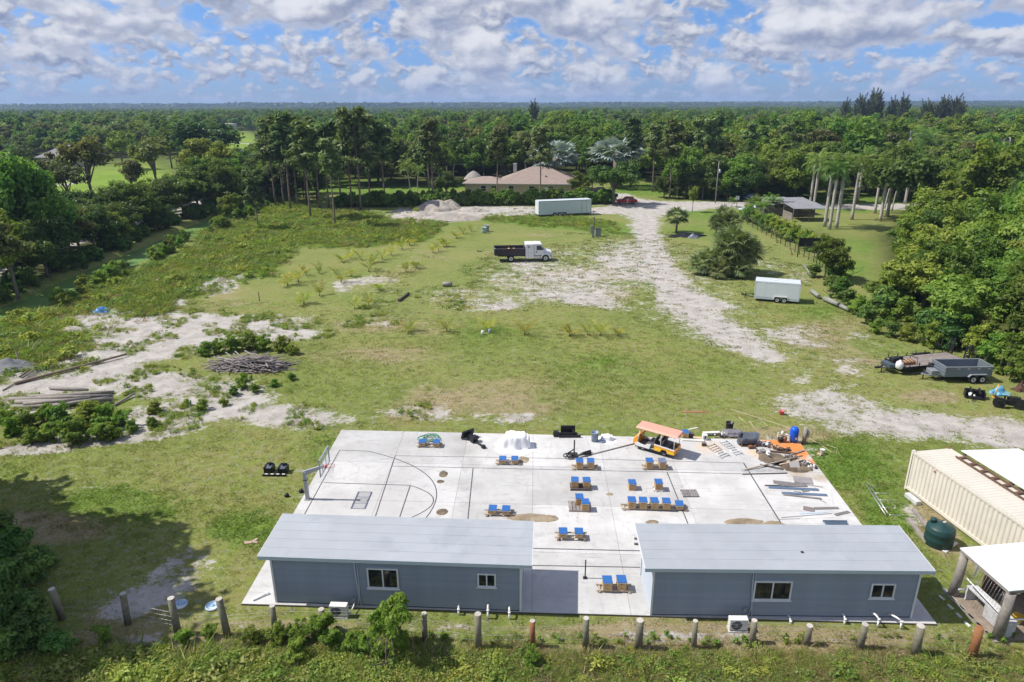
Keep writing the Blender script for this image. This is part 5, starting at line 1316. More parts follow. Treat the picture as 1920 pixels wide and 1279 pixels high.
# two square black frames on the lawn
for u, v, lab in ((506, 884, 'black square steel plate on the lawn nearer the bare patch'), (532, 885, 'black square steel plate on the lawn nearer the hoop')):
    root = thing('loader_plate', lab, 'machine plate', G(u, v), -.02, 'black square plates on the lawn')
    for a, b_ in (((-.28, -.26, .0), (-.20, .26, .42)), ((.20, -.26, 0), (.28, .26, .42)), ((-.20, -.26, 0), (.20, -.20, .34)), ((-.20, .2, 0), (.20, .26, .5))): MB().lohi(a, b_).build('side', blk, root)
    MB().box((0, 0, .36), (.44, .42, .03), 0, 0, 0, .15).build('plate', M('plate_steel', (.13, .15, .18), .35, .5, var=.3, scale=6), root); MB().tube([(0, .1, .38), (.0, .14, .58)], .06, 8).build('hub', blk, root)
root = thing('pallet_forks', 'black bar with white gaps lying before the two black plates', 'bar', G(515, 893), -.02)
MB().lohi((-.75, -.05, .0), (.75, .05, .14)).build('bar', blk, root)
for k in range(4): MB().lohi((-.60+k*.36, -.04, .142), (-.42+k*.36, .05, .16)).build('pad', whitew, root)
for u, v in ((538, 931), (565, 923)): obj_at(MB().lathe(((.13, 0), (.15, .08), (.1, .2), (0, .22)), 9), 'black_stone', blk, 'small dark lump in the grass beside the slab', 'stone', G(u, v), 0, 'dark lumps beside the slab')
root = thing('torn_cardboard', 'torn pinkish cardboard sheets on the grass by the building', 'cardboard', G(471,1017), .2); cardm = M('cardboard', (.42, .31, .24), .9, var=.15)
MB().box((-.1, 0, .02), (.5, .22, .03), .1, 0, .05).build('sheet', cardm, root); MB().box((.15, .08, .05), (.35, .16, .02), .7, 0, -.15).build('sheet', cardm, root); MB().box((.2, -.05, .04), (.3, .18, .02), -.3, 0, .1).build('sheet', cardm, root)
lidm = M('blue_white_lid', (.28, .42, .58), .5, var=.1, scale=3, col2=(.6, .66, .7), thr=(.5, .55))
for u, v, lab in ((338,1135,'pale blue round tub lid lying between the brown shaded posts'), (399,1138,'pale blue round tub lid lying beside the grey post')):
    root = thing('round_tub_lid', lab, 'lid', G(u, v), 0, 'pale blue lids behind the fence')
    MB().lathe(((.32, 0), (.34, .04), (.33, .09), (.28, .10), (.27, .07), (0, .07)), 20).build('disc', lidm, root); MB().lathe(((.08, .07), (.08, .10), (0, .10)), 10).build('knob', lidm, root)
# ---------------------------------------------------------------- wheels and vehicles
tyrem = M('tyre', (.018, .018, .019), .85, var=.15); rimm = M('white_rim', (.62, .62, .62), .4, .2, var=.05); rimd = M('grey_rim', (.34, .35, .37), .4, .5, var=.08)
WH = {}
def wheel(parent, x, y, r_, wd, rim=None, z=None):
    """axle along y"""
    rim = rim or rimm; key = (r_, wd, rim.name)
    if key not in WH:
        prof = ((r_*.60, -wd/2), (r_*.93, -wd/2), (r_, -wd*.3), (r_, wd*.3), (r_*.93, wd/2), (r_*.60, wd/2))
        mb = MB(); P_ = []; n = 22
        for rr, y_ in prof: P_ += [(rr*math.cos(6.283*j/n), y_, rr*math.sin(6.283*j/n)) for j in range(n)]
        mb.addv(P_, [(i*n+j, i*n+(j+1) % n, (i+1)*n+(j+1) % n, (i+1)*n+j) for i in range(5) for j in range(n)], 0, True)
        me1 = mb.mesh('wheel', tyrem)
        mb = MB(); mb.tube([(0, -wd*.38, 0), (0, wd*.38, 0)], r_*.61, 18); mb.tube([(0, -wd*.48, 0), (0, wd*.48, 0)], r_*.20, 10, 1); me2 = mb.mesh('rim', [rim, dkmetal])
        WH[key] = (me1, me2)
    a, b_ = WH[key]; o = link(bpy.data.objects.new('wheel', a), parent); o.location = (x, y, r_ if z is None else z)
    link(bpy.data.objects.new('rim', b_), o)
def veh(name, label, cat, a, b_, x_a=0.0, z=0.0, yoff=0.0):
    """heading from image point a to b; a lies at local (x_a, yoff)"""
    p, q = G(*a, z), G(*b_, z); rz = head(p, q)
    o = p-(Matrix.Rotation(rz, 3, 'Z') @ Vector((x_a, yoff, 0)))
    return thing(name, label, cat, (o.x, o.y, z), rz)
def mbx(parent, name, mat, a, b_, bevel=0.0): return MB().lohi(a, b_).build(name, mat, parent, bevel)

# golf cart limo: local +x is its front; image: rear wheel then front wheel
orange = M('orange_paint', (.80, .33, .020), .35, var=.06); yellowp = M('yellow_paint', (.85, .50, .03), .35, var=.05); cartw = M('cart_white', (.74, .74, .72), .35, var=.04)
seatm = M('grey_vinyl', (.085, .078, .085), .5, var=.2, scale=5); canopym = M('salmon_canopy', (.66, .33, .25), .55, var=.04)
root = veh('golf_cart', 'white and orange six seat golf cart with a salmon pink canopy', 'golf cart', (1245,855), (1211.5,845.5), -.55, .1, .42)
for x in (-.55, .95):
    for y in (-.42, .42): wheel(root, x, y, .21, .17)
mb = MB(); mb.lohi((-1.15, -.56, .20), (1.45, .56, .32)); mb.build('chassis', dkmetal, root)
mb = MB(); mb.prism(((1.32, .30), (1.62, .34), (1.66, .62), (1.52, .86), (1.36, .98), (1.28, .98), (1.30, .45)), -.52, .52); mb.build('cowl', orange, root, .03)
mb = MB(); mb.prism(((1.66, .62), (1.53, .87), (1.515, .86), (1.645, .60)), -.40, .40); mb.build('headlight_band', cartw, root)
for y in (-.57, .53):
    mb = MB(); mb.prism(((.45, .28), (1.40, .28), (1.50, .45), (1.32, .58), (1.05, .50), (.78, .46), (.62, .60), (.36, .62)), y, y+.04); mb.build('front_fender', cartw, root)
    mb = MB(); mb.prism(((-1.25, .30), (-.80, .30), (-.70, .50), (-.40, .50), (-.30, .30), (.10, .30), (.14, .58), (-1.25, .50)), y, y+.04); mb.build('rear_panel', yellowp, root)
    mb = MB(); mb.prism(((-1.26, .505), (.145, .585), (.145, .66), (-1.26, .58)), y-.004, y+.044); mb.build('stripe', orange, root)
    mb = MB(); mb.prism(((-1.26, .585), (.145, .665), (.145, .74), (-1.26, .66)), y-.002, y+.042); mb.build('white_band', cartw, root)
mbx(root, 'tailgate', orange, (-1.29, -.55, .32), (-1.255, .55, .64)); mbx(root, 'floor_mat', seatm, (.62, -.5, .325), (1.28, .5, .35)); mbx(root, 'cargo_bed', seatm, (-1.25, -.52, .42), (-.62, .52, .47))
for x, f in ((.42, 1), (-.12, 1), (-.55, -1)):
    st = mbx(root, 'seat', seatm, (x-.22, -.50, .34), (x+.22, .50, .66), .03)
    mb = MB(); mb.prism(((x-.25*f, .64), (x-.16*f, .64), (x-.28*f, 1.08), (x-.37*f, 1.08)), -.50, .50); mb.build('backrest', seatm, root, .02)
mbx(root, 'seat_base', cartw, (.14, -.54, .325), (.40, .54, .338))
for x, y, dx in ((1.30, -.50, -.12), (1.30, .50, -.12), (-.30, -.52, 0), (-.30, .52, 0), (-1.2, -.5, 0), (-1.2, .5, 0)):
    MB().tube([(x, y, .6), (x+dx, y, 1.58)], .022, 6).build('canopy_post', cartw, root)
mb = MB(); mb.addv([(-1.45, -.60, 1.56), (1.50, -.60, 1.58), (1.50, .60, 1.58), (-1.45, .60, 1.56), (-1.40, -.45, 1.68), (1.42, -.45, 1.70), (1.42, .45, 1.70), (-1.40, .45, 1.68)], ((0,3,2,1),(4,5,6,7),(0,1,5,4),(1,2,6,5),(2,3,7,6),(3,0,4,7))); mb.build('canopy', canopym, root, .02)
MB().tube([(1.27+.0, .05+.16*math.cos(a), .98+.16*math.sin(a)) for a in np.linspace(0, 6.283, 15)], .016, 5, caps=False).build('steering_wheel', dkmetal, root)
mb = MB(); mb.addv([(1.33, -.48, .96), (1.33, .48, .96), (1.22, .48, 1.55), (1.22, -.48, 1.55)], ((0, 1, 2, 3),)); mb.build('windscreen', boardglass, root)

# dump truck: +x front
trw = M('truck_white', (.74, .75, .77), .3, var=.03); bedm = M('dark_bed_paint', (.045, .037, .045), .5, var=.2, scale=1)
root = veh('dump_truck', 'white cab dump truck with a dark open tipping bed', 'truck', (958,491.5), (1020,490.5), -2.05, 0, -1.05)
for y in (-1.02, 1.02):
    wheel(root, 3.05, y, .50, .30); wheel(root, -2.05, y, .50, .42)
for y in (-.45, .45): mbx(root, 'frame_rail', dkmetal, (-4.0, y-.06, .72), (3.6, y+.06, .95))
MB().tube([(3.05, -.95, .5), (3.05, .95, .5)], .09, 8).build('axle', dkmetal, root); MB().tube([(-2.05, -.95, .5), (-2.05, .95, .5)], .12, 8).build('axle', dkmetal, root)
mb = MB()
for a, b_ in (((-4.4, -1.2, 1.0), (.0, 1.2, 1.10)), ((-4.4, -1.22, 1.10), (.0, -1.14, 1.95)), ((-4.4, 1.14, 1.10), (.0, 1.22, 1.95)), ((-.08, -1.14, 1.10), (.0, 1.14, 2.25)), ((-4.46, -1.2, 1.05), (-4.4, 1.2, 1.98))): mb.lohi(a, b_)
bed = mb.build('dump_bed', bedm, root)
for y in (-1.25, 1.17): mbx(bed, 'top_rail', M('bed_rail_paint', (.14, .12, .15), .5, var=.1), (-4.46, y, 1.951), (.0, y+.08, 2.06))
for k in range(6):
    for y in (-1.28, 1.22): mbx(bed, 'side_rib', bedm, (-4.2+k*.8, y, 1.0), (-4.1+k*.8, y+.06, 1.948))
mbx(bed, 'corner_post', rimm, (-4.5, -1.26, 2.0), (-4.3, -1.10, 2.12))
rs = random.Random(4)
root2 = thing('cargo_bags', 'yellow cargo heap inside the dump truck bed', 'cargo', root.location+Matrix.Rotation(root.rotation_euler.z, 3, 'Z') @ Vector((-2.1, -.2, 1.10)), root.rotation_euler.z)
for k in range(9): MB().box((rs.uniform(-.7, .7), rs.uniform(-.4, .4), .35+.3*rs.random()), (.45, .30, .25), rs.random()*3, 0, rs.uniform(-.3, .3)).build('bag', yellowp, root2, .05)
MB().lohi((-.9, -.7, .0), (.9, .6, .3)).build('crate', brownwood, root2)
mbx(root, 'tool_cabinet', trw, (.08, -1.22, .62), (1.30, 1.22, 2.62), .02)
for x in (.48, .89): mbx(root, 'cabinet_seam', rimd, (x-.01, -1.232, .66), (x+.01, -1.219, 2.5))
mbx(root, 'cabinet_seam', rimd, (.10, -1.234, 1.35), (1.28, -1.221, 1.37))
MB().tube([(.55, -1.24, 2.22), (.55, -1.225, 2.22)], .18, 16).build('door_emblem', rimd, root)
mb = MB(); mb.prism(((1.36, .95), (2.75, .95), (2.85, 1.60), (2.45, 2.62), (1.45, 2.68), (1.36, 2.6)), -1.10, 1.10); cab = mb.build('cab', trw, root, .04)
for y in (-1.112, 1.10):
    mb = MB(); mb.prism(((1.70, 1.72), (2.58, 1.72), (2.62, 1.80), (2.38, 2.38), (1.70, 2.38)), y, y+.012); mb.build('side_window', glassm, cab)
mb = MB(); mb.addv([(2.865, -.98, 1.66), (2.865, .98, 1.66), (2.49, .95, 2.55), (2.49, -.95, 2.55)], ((0, 1, 2, 3),)); mb.build('windscreen', glassm, cab)
mbx(cab, 'door_handle', dkmetal, (1.62, -1.13, 1.38), (1.76, -1.10, 1.58))
mb = MB(); mb.prism(((2.78, .95), (3.95, .85), (4.05, 1.05), (3.98, 1.38), (3.30, 1.58), (2.83, 1.64)), -.86, .86); mb.build('bonnet', trw, root, .06)
for y in (-1.16, .84):
    mb = MB(); mb.prism([(3.05+.72*math.cos(a), .50+.72*math.sin(a)) for a in np.linspace(.15, math.pi-.1, 9)]+[(3.05+.56*math.cos(a), .50+.56*math.sin(a)) for a in np.linspace(math.pi-.1, .15, 9)], y, y+.32); mb.build('fender', trw, root)
    mbx(root, 'headlight', steel, (3.90, y+.04, .98), (4.02, y+.28, 1.16))
    mbx(root, 'mirror', dkmetal, (2.62, y+(-.10 if y < 0 else .35), 1.75), (2.70, y+(.06 if y < 0 else .5), 2.15))
mbx(root, 'bumper', rimm, (3.95, -1.12, .48), (4.15, 1.12, .82), .02); mbx(root, 'step_tank', alum, (1.42, -1.16, .45), (2.32, -.62, .90), .05); mbx(root, 'grille', dkmetal, (4.0, -.55, .88), (4.06, .55, 1.3))

# long white enclosed trailer (tongue to the right, hidden behind) and the small one
trail = M('trailer_white', (.64, .69, .71), .35, var=.03); trailr = M('trailer_roof', (.55, .60, .64), .4, var=.05)
def trailer(name, label, a, b_, L_, Wd, H_, axles, wheelr, dark, door=None, tongue=1, bl=.02):
    root = veh(name, label, 'trailer', a, b_, 0, 0, 0)
    fl = .45
    mbx(root, 'body', trail, (0, 0, fl), (L_, Wd, H_), bl)
    mbx(root, 'roof', trailr, (.02, .02, H_+.001), (L_-.02, Wd-.02, H_+.05)); mbx(root, 'skirt', dark, (.02, -.012, fl-.14), (L_-.02, Wd, fl-.001))
    for x in (-.014, L_-.05): mbx(root, 'corner_trim', dark if tongue > 0 else trail, (x, -.014, fl), (x+.06, .05, H_))
    mbx(root, 'top_trim', dark if tongue > 0 else trail, (0, -.018, H_-.06), (L_, -.003, H_+.02))
    for x in axles:
        for y in (-.07, Wd+.07): wheel(root, x, y, wheelr, .22)
    x0, x1 = min(axles)-wheelr*1.35, max(axles)+wheelr*1.35
    mb = MB(); mb.prism(((x0, wheelr*1.1), (x0+.12, wheelr*2.25), (x1-.12, wheelr*2.25), (x1, wheelr*1.1), (x1-.08, wheelr*1.1), (x1-.17, wheelr*2.1), (x0+.17, wheelr*2.1), (x0+.08, wheelr*1.1)), -.19, -.02); mb.build('fender', rimm if tongue < 0 else dark, root)
    if door:
        mbx(root, 'side_door', trail, (door[0], -.022, fl+.1), (door[1], -.003, H_-.25)); mbx(root, 'door_handle', dkmetal, (door[0]+.05, -.05, 1.3), (door[0]+.12, -.024, 1.6))
        for x in door: mbx(root, 'door_edge', dark, (x-.02, -.026, fl+.1), (x+.02, -.0225, H_-.25))
        mbx(root, 'door_edge', dark, (door[0], -.027, H_-.27), (door[1], -.0225, H_-.24))
    nseam = int(L_/1.22)
    for k in range(1, nseam): mbx(root, 'panel_seam', trailr, (k*L_/nseam-.012, -.006, fl+.02), (k*L_/nseam+.012, -.001, H_-.08))
    xt = L_ if tongue > 0 else 0; s = 1 if tongue > 0 else -1
    for y in (.25, Wd-.25): MB().tube([(xt, y, fl-.05), (xt+s*1.25, Wd/2, fl-.05)], .05, 6).build('drawbar', blk, root)
    MB().tube([(xt+s*1.0, Wd/2, 0), (xt+s*1.0, Wd/2, .75)], .04, 8).build('jack', blk, root); mbx(root, 'coupler', blk, (min(xt+s*1.15, xt+s*1.45), Wd/2-.07, fl-.1), (max(xt+s*1.15, xt+s*1.45), Wd/2+.07, fl+.06))
    return root
dks = M('dark_trim', (.06, .065, .075), .5, var=.1)
trailer('long_trailer', 'long white enclosed trailer with three axles by the dirt road', (1010,407.5), (1108,403), 11.4, 2.5, 3.15, (3.5, 4.5, 5.5), .36, dks, (9.3, 10.3), 1)
o = trailer('cargo_trailer', 'short white enclosed cargo trailer with two axles', (1413,564), (1486,570), 4.9, 2.1, 2.35, (2.55, 3.3), .34, trailr, None, -1, .10)
mbx(o, 'roof_vent', whitetrim, (1.9, .8, 2.401), (2.3, 1.15, 2.47)); mbx(o, 'vent_grille', dkmetal, (-.02, .25, 1.9), (-.004, .4, 2.05))

# flatbed trailer with ramps, dump trailer in front of it
deckw = M('deck_timber', (.24, .205, .185), .85, var=.25, scale=3)
FA, FB, FC = G(1698, 689, .72), G(1815, 677, .72), G(1707, 664, .72)
root = thing('flatbed_trailer', 'dark flatbed trailer with a timber deck and two raised ramps', 'trailer', (FA.x, FA.y, 0), head(FA, FB))
FLh, FLL, FLW = .72, (FB-FA).length, 2.3
for k in range(9): mbx(root, 'deck_plank', deckw, (0, k*FLW/9+.008, FLh-.05), (FLL, (k+1)*FLW/9-.008, FLh))
for y in (-.06, FLW): mbx(root, 'side_rail', blk, (-.05, y, FLh-.22), (FLL+.05, y+.06, FLh+.02))
for x in (-.06, FLL): mbx(root, 'end_rail', blk, (x, .0, FLh-.22), (x+.06, FLW, FLh-.002))
for k in range(7):
    for y in (-.10, FLW+.06): mbx(root, 'stake', blk, (.3+k*.95, y, FLh-.2), (.36+k*.95, y+.04, FLh+.35))
for x in (3.4, 4.25):
    for y in (-.18, FLW+.18): wheel(root, x, y, .36, .22, rimd)
for y in (-.34, FLW+.06): mbx(root, 'fender', blk, (2.9, y, .74), (4.75, y+.28, .80))
for y in (.3, FLW-.3): MB().tube([(0, y, .45), (-1.6, FLW/2, .45)], .06, 6).build('drawbar', blk, root)
MB().tube([(-1.3, FLW/2, .0), (-1.3, FLW/2, .9)], .045, 8).build('jack', blk, root); mbx(root, 'coupler', blk, (-2.0, FLW/2-.08, .40), (-1.55, FLW/2+.08, .55)); mbx(root, 'tool_box', M('tool_box_steel', (.11, .15, .19), .4, .5), (-1.1, .55, .52), (-.55, 1.6, .85))
for y in (.05, FLW-.55):
    rp = MB()
    for dy in (0, .45): rp.box((FLL+.12, y+dy+.03, FLh+.72), (.09, .06, 1.5), 0, 0, .10)
    ro = rp.build('ramp', blk, root)
    for k in range(9): MB().box((FLL+.06+k*.016, y+.255, FLh+.10+k*.155), (.07, .40, .075)).build('ramp_bar', blk, ro)
fp = lambda x, y, z: root.location+Matrix.Rotation(root.rotation_euler.z, 3, 'Z') @ Vector((x, y, z))
ptank = thing('white_jug', 'round white plastic tank on the flatbed drawbar', 'tank', fp(-.32, .35, .5)); MB().lathe(((.20, 0), (.30, .12), (.32, .4), (.25, .62), (.10, .72), (.1, .78), (0, .78)), 16).build('shell', whiteroof, ptank)
rackr = thing('rack_of_parts', 'rust brown rack with pale fittings on the flatbed deck', 'rack', fp(.75, .75, FLh), root.rotation_euler.z)
MB().lohi((-.6, -.35, 0), (.6, .35, .25)).build('tray', rust, rackr)
for k in range(7): MB().tube([(-.5+k*.17, -.3, .28), (-.45+k*.17, .3, .32)], .035, 6).build('bar', tanw if k % 2 else rust, rackr)
MB().tube([(.68, -.45, 0), (.68, -.40, .55), (.68, .40, .55), (.68, .45, 0)], .03, 6).build('hoop_frame', blk, rackr)
rb = thing('spare_engine', 'black machine block at the front of the flatbed deck', 'machine', fp(.15, 1.3, FLh), root.rotation_euler.z)
MB().lohi((-.5, -.3, 0), (.45, .3, .45)).build('block', blk, rb, .04); MB().tube([(-.3, -.32, .5), (.3, -.32, .55)], .1, 8).build('cylinder', blk, rb)
dumpg = M('grey_trailer_paint', (.175, .205, .235), .4, .2, var=.10, scale=1.5)
root = veh('dump_trailer', 'grey high sided dump trailer with two axles', 'trailer', (1768,718.5), (1849,717.5), 0, 0, 0)
DL, DW, D0, D1 = 3.95, 1.9, .55, 1.35
for nm, a, b_ in (('side_wall', (0, 0, D0), (DL, .05, D1)), ('side_wall', (0, DW-.05, D0), (DL, DW, D1)), ('front_wall', (0, .05, D0), (.05, DW-.05, D1+.05)), ('tailgate', (DL-.05, .05, D0), (DL, DW-.05, D1)), ('bed_floor', (.05, .05, D0), (DL-.05, DW-.05, D0+.06))): mbx(root, nm, dumpg, a, b_)
for y in (-.03, DW-.07): mbx(root, 'top_rail', M('rail_grey', (.30, .32, .34), .4, .3), (-.03, y, D1+.001), (DL+.03, y+.10, D1+.07))
for x in (-.03, DL-.04): mbx(root, 'top_rail', MATS['rail_grey'], (x, .07, D1+.06), (x+.08, DW-.07, D1+.10))
for k in range(9): mbx(root, 'reflector', M('reflector_mix', (.40, .16, .16), .4) if k == 0 else (MATS['reflector_mix'] if k % 2 else whitew), (.12+k*.42, -.008, D1-.14), (.36+k*.42, -.001, D1-.08))
for k in range(3): mbx(root, 'front_rib', dumpg, (-.04, .08, D0+.12+k*.24), (-.001, DW-.08, D0+.18+k*.24))
for x in (2.35, 3.1):
    for y in (-.13, DW+.13): wheel(root, x, y, .34, .22)
for y in (-.28, DW+.02):
    mb = MB(); mb.prism(((1.85, .60), (2.05, .82), (3.40, .82), (3.60, .60), (3.54, .60), (3.37, .77), (2.08, .77), (1.91, .60)), y, y+.26); mb.build('fender', MATS['rail_grey'], root)
for y in (.3, DW-.3): MB().tube([(0, y, .48), (-1.5, DW/2, .48)], .055, 6).build('drawbar', dumpg, root)
mbx(root, 'tool_box', MATS['rail_grey'], (-.75, .55, .50), (-.15, 1.35, .88), .02); MB().tube([(-1.15, DW/2, 0), (-1.15, DW/2, .85)], .045, 8).build('jack', blk, root); mbx(root, 'coupler', blk, (-1.85, DW/2-.08, .42), (-1.45, DW/2+.08, .58))
wheel(root, -.14, DW-.28, .34, .22, rimd, .85)
# loader attachments at the right edge
attach(1826, 745, -.42, (('bucket_back', 'b', ((0, .2, .32), (1.35, .10, .6))), ('bucket_floor', 'b', ((0, -.1, .06), (1.35, .6, .08))), ('side_plate', 'b', ((-.66, 0, .28), (.05, .65, .52))), ('side_plate', 'b', ((.66, 0, .28), (.05, .65, .52))),
    ('grapple', 'b', ((-.3, .0, .55), (.12, .8, .10), 0, 0, 0, .3)), ('grapple', 'b', ((.3, .0, .55), (.12, .8, .10), 0, 0, 0, .3)), ('cylinder', 't', ([(-.05, .25, .45), (.05, -.2, .68)], .05, 8)), ('tooth_bar', 'b', ((0, -.45, .08), (1.3, .14, .10)))), 'black grapple bucket attachment near the dump trailer', 0)
junk(1822, 742, 'white papers and fittings on the grapple bucket', 4, .25, (pvc,), 6, .45)
yb = M('yellow_steel', (.62, .38, .10), .5, var=.1)
root = attach(1893, 765, -.30, (('main_beam', 'b', ((.1, .0, .45), (2.3, .22, .35))), ('disc', 't', ([(-.85, -.25, .42), (-.80, -.12, .42)], .42, 18)), ('disc', 't', ([(.6, -.25, .42), (.65, -.12, .42)], .42, 18)), ('cross_beam', 'b', ((-.9, .1, .62), (.25, 1.1, .14))),
    ('cross_beam', 'b', ((.85, -.1, .40), (.3, 1.2, .16))), ('upright', 'b', ((-.55, -.2, .55), (.1, .12, .9))), ('gearbox', 'b', ((.2, .1, .72), (.5, .45, .3))), ('hitch', 'b', ((.3, .45, .5), (.9, .12, .5)))), 'black disc mower attachment with yellow posts', 0)
for x, y in ((-1.05, .35), (.95, -.55)):
    MB().tube([(x, y, .62), (x+.12, y, 1.65)], .05, 8).build('yellow_post', yb, root); MB().box((x, y, .60), (.25, .25, .06)).build('post_foot', yb, root)
heap(1872, 738, .75, .5, .55, M('teal_blue_tarp', (.10, .33, .52), .45, var=.3, scale=3, col2=(.30, .55, .60), thr=(.5, .58)), 'teal and blue tarp bundle behind the black mower', 0, seed=41, name='blue_bundle', rough=.9, cat='tarp')
heap(1912, 733, .6, .4, .55, M('rusty_brush', (.10, .055, .035), .9, var=.4, scale=5), 'rust brown brush heap under the bushes', 0, seed=42, name='brush_heap', rough=1.2)

# cars, person, far parked vehicles
carred = M('red_car_paint', (.52, .025, .020), .25, var=.03); cardk = M('dark_car_paint', (.02, .025, .04), .25, var=.05); carblue = M('blue_car_paint', (.08, .22, .42), .3, var=.05)
def car(label, u, v, rz, mat, L_=4.6, pickup=False):
    root = thing('parked_car' if not pickup else 'pickup_truck', label, 'car' if not pickup else 'truck', G(u, v), rz)
    h = L_/2
    prof = ((-h, .45), (-h+.02, .95), (-h*.75, 1.0), (-h*.62, 1.55), (h*.10, 1.58), (h*.42, 1.02), (h*.9, .92), (h, .75), (h, .42)) if not pickup else ((-h, .5), (-h, 1.15), (-h*.15, 1.15), (-h*.12, 1.85), (h*.30, 1.87), (h*.50, 1.22), (h*.95, 1.12), (h, .9), (h, .5))
    mb = MB(); mb.prism(prof, -.88, .88); mb.build('body', mat, root, .06)
    for y in (-.892, .88):
        mb = MB(); mb.prism(((-h*.62, 1.05), (-h*.55, 1.46), (h*.08, 1.48), (h*.32, 1.05)) if not pickup else ((-h*.10, 1.25), (-h*.08, 1.75), (h*.26, 1.77), (h*.42, 1.25)), y, y+.012); mb.build('side_window', glassm, root)
    mb = MB(); a = ((h*.40, 1.06), (h*.13, 1.55)) if not pickup else ((h*.49, 1.26), (h*.32, 1.83))
    mb.addv([(a[0][0]+.02, -.75, a[0][1]), (a[0][0]+.02, .75, a[0][1]), (a[1][0]+.02, .72, a[1][1]), (a[1][0]+.02, -.72, a[1][1])], ((0, 1, 2, 3),)); mb.build('windscreen', glassm, root)
    for x in (-h*.62, h*.62):
        for y in (-.80, .80): wheel(root, x, y, .36, .22, rimd)
    for y in (-.62, .62): mbx(root, 'headlight', whitew, (h-.03, y-.15, .70), (h+.02, y+.15, .82))
    for y in (-.70, .70): mbx(root, 'tail_light', redm, (-h-.02, y-.12, .78), (-h+.02, y+.12, .98))
    return root
car('red station wagon parked at the end of the hedge', 1175, 382, math.pi, carred)
car('dark vehicle parked under the driveway trees', 1130, 363, 0, cardk, 4.8)
car('dark blue pickup parked behind the old sheds', 1492, 381, 0, cardk, 5.6, True)
car('teal car parked in the trees behind the shed', 1412, 375, 0, carblue, 4.6)
# person by the red car
skin = M('skin', (.42, .25, .17), .6, var=.05); shirt = M('pale_shirt', (.55, .58, .72), .8, var=.08); short_ = M('pale_shorts', (.45, .42, .38), .8, var=.08); hairm = M('dark_hair', (.03, .022, .018), .7)
pp = G(1176.5, 386); root = thing('person', 'person in a pale shirt standing beside the red car', 'person', pp, math.pi/2)
def body_mesh():
    J = {'pel': (0, 0, .95), 'che': (0, .02, 1.32), 'nek': (0, .02, 1.50), 'hd0': (0, .03, 1.60), 'hd1': (0, .03, 1.72)}
    for s, k in ((-1, 'l'), (1, 'r')):
        J['sh'+k] = (s*.19, .02, 1.43); J['el'+k] = (s*.27, .05, 1.15); J['wr'+k] = (s*.25, -.10, .92); J['ha'+k] = (s*.24, -.14, .84)
        J['hip'+k] = (s*.10, 0, .90); J['kn'+k] = (s*.11, -.02, .50); J['an'+k] = (s*.11, .02, .09); J['to'+k] = (s*.12, -.15, .04)
    rad = dict(pel=.15, che=.16, nek=.06, hd0=.085, hd1=.085)
    for k in 'lr': rad.update({'sh'+k: .075, 'el'+k: .05, 'wr'+k: .035, 'ha'+k: .04, 'hip'+k: .10, 'kn'+k: .065, 'an'+k: .045, 'to'+k: .035})
    E_ = [('pel', 'che'), ('che', 'nek'), ('nek', 'hd0'), ('hd0', 'hd1')]
    for k in 'lr': E_ += [('che', 'sh'+k), ('sh'+k, 'el'+k), ('el'+k, 'wr'+k), ('wr'+k, 'ha'+k), ('pel', 'hip'+k), ('hip'+k, 'kn'+k), ('kn'+k, 'an'+k), ('an'+k, 'to'+k)]
    ks = list(J); me = bpy.data.meshes.new('body'); me.from_pydata([J[k] for k in ks], [(ks.index(a), ks.index(b_)) for a, b_ in E_], [])
    o = bpy.data.objects.new('body', me); link(o, root); o.modifiers.new('skin', 'SKIN')
    for i, k in enumerate(ks): me.skin_vertices[0].data[i].radius = (rad[k], rad[k]); me.skin_vertices[0].data[i].use_root = (k == 'pel')
    o.modifiers.new('sub', 'SUBSURF').levels = 2; o.modifiers[-1].render_levels = 2
    me.materials.append(skin); return o
body_mesh()
MB().lathe(((.17, .98), (.185, 1.1), (.20, 1.3), (.205, 1.42), (.10, 1.50), (.07, 1.51)), 14, (0, .02, 0)).build('shirt', shirt, root)
for s in (-1, 1):
    MB().tube([(s*.17, .02, 1.45), (s*.24, .04, 1.22)], [.095, .08], 9).build('sleeve', shirt, root); MB().tube([(s*.095, 0, 1.0), (s*.105, -.01, .52)], [.125, .10], 9).build('shorts_leg', short_, root)
MB().lathe(((.095, 1.66), (.105, 1.72), (.09, 1.79), (.04, 1.82), (0, 1.82)), 12, (0, .04, 0)).build('hair', hairm, root)
# electric meter post, barrels, poles
root = thing('meter_post', 'thin steel post with grey meter boxes in the field', 'post', G(1113, 446)); MB().tube([(0, 0, -.1), (0, 0, 3.6)], .07, 8).build('post', dkmetal, root)
mbx(root, 'meter_box', M('grey_box', (.25, .27, .28), .5, .2), (-.55, -.15, .75), (-.09, .15, 2.1)); mbx(root, 'meter_box', MATS['grey_box'], (-.30, -.18, .1), (.05, -.075, 1.6)); 
root = thing('transformer_box', 'dark ground box beside the meter post', 'box', G(1121, 443)); mbx(root, 'cabinet', MATS['grey_box'], (-.5, -.4, 0), (.5, .4, 1.25), .03); mbx(root, 'lid', dkmetal, (-.53, -.43, 1.251), (.53, .43, 1.32))
bucket(G(908, 437), .45, 1.05, (.36, .46, .52), 'pale blue drum standing in the field edge', 'drum', 'drum', False); bucket(G(913, 434), .45, 1.15, (.30, .30, .36), 'grey lilac drum standing behind the pale drum', 'drum', 'drum', False)
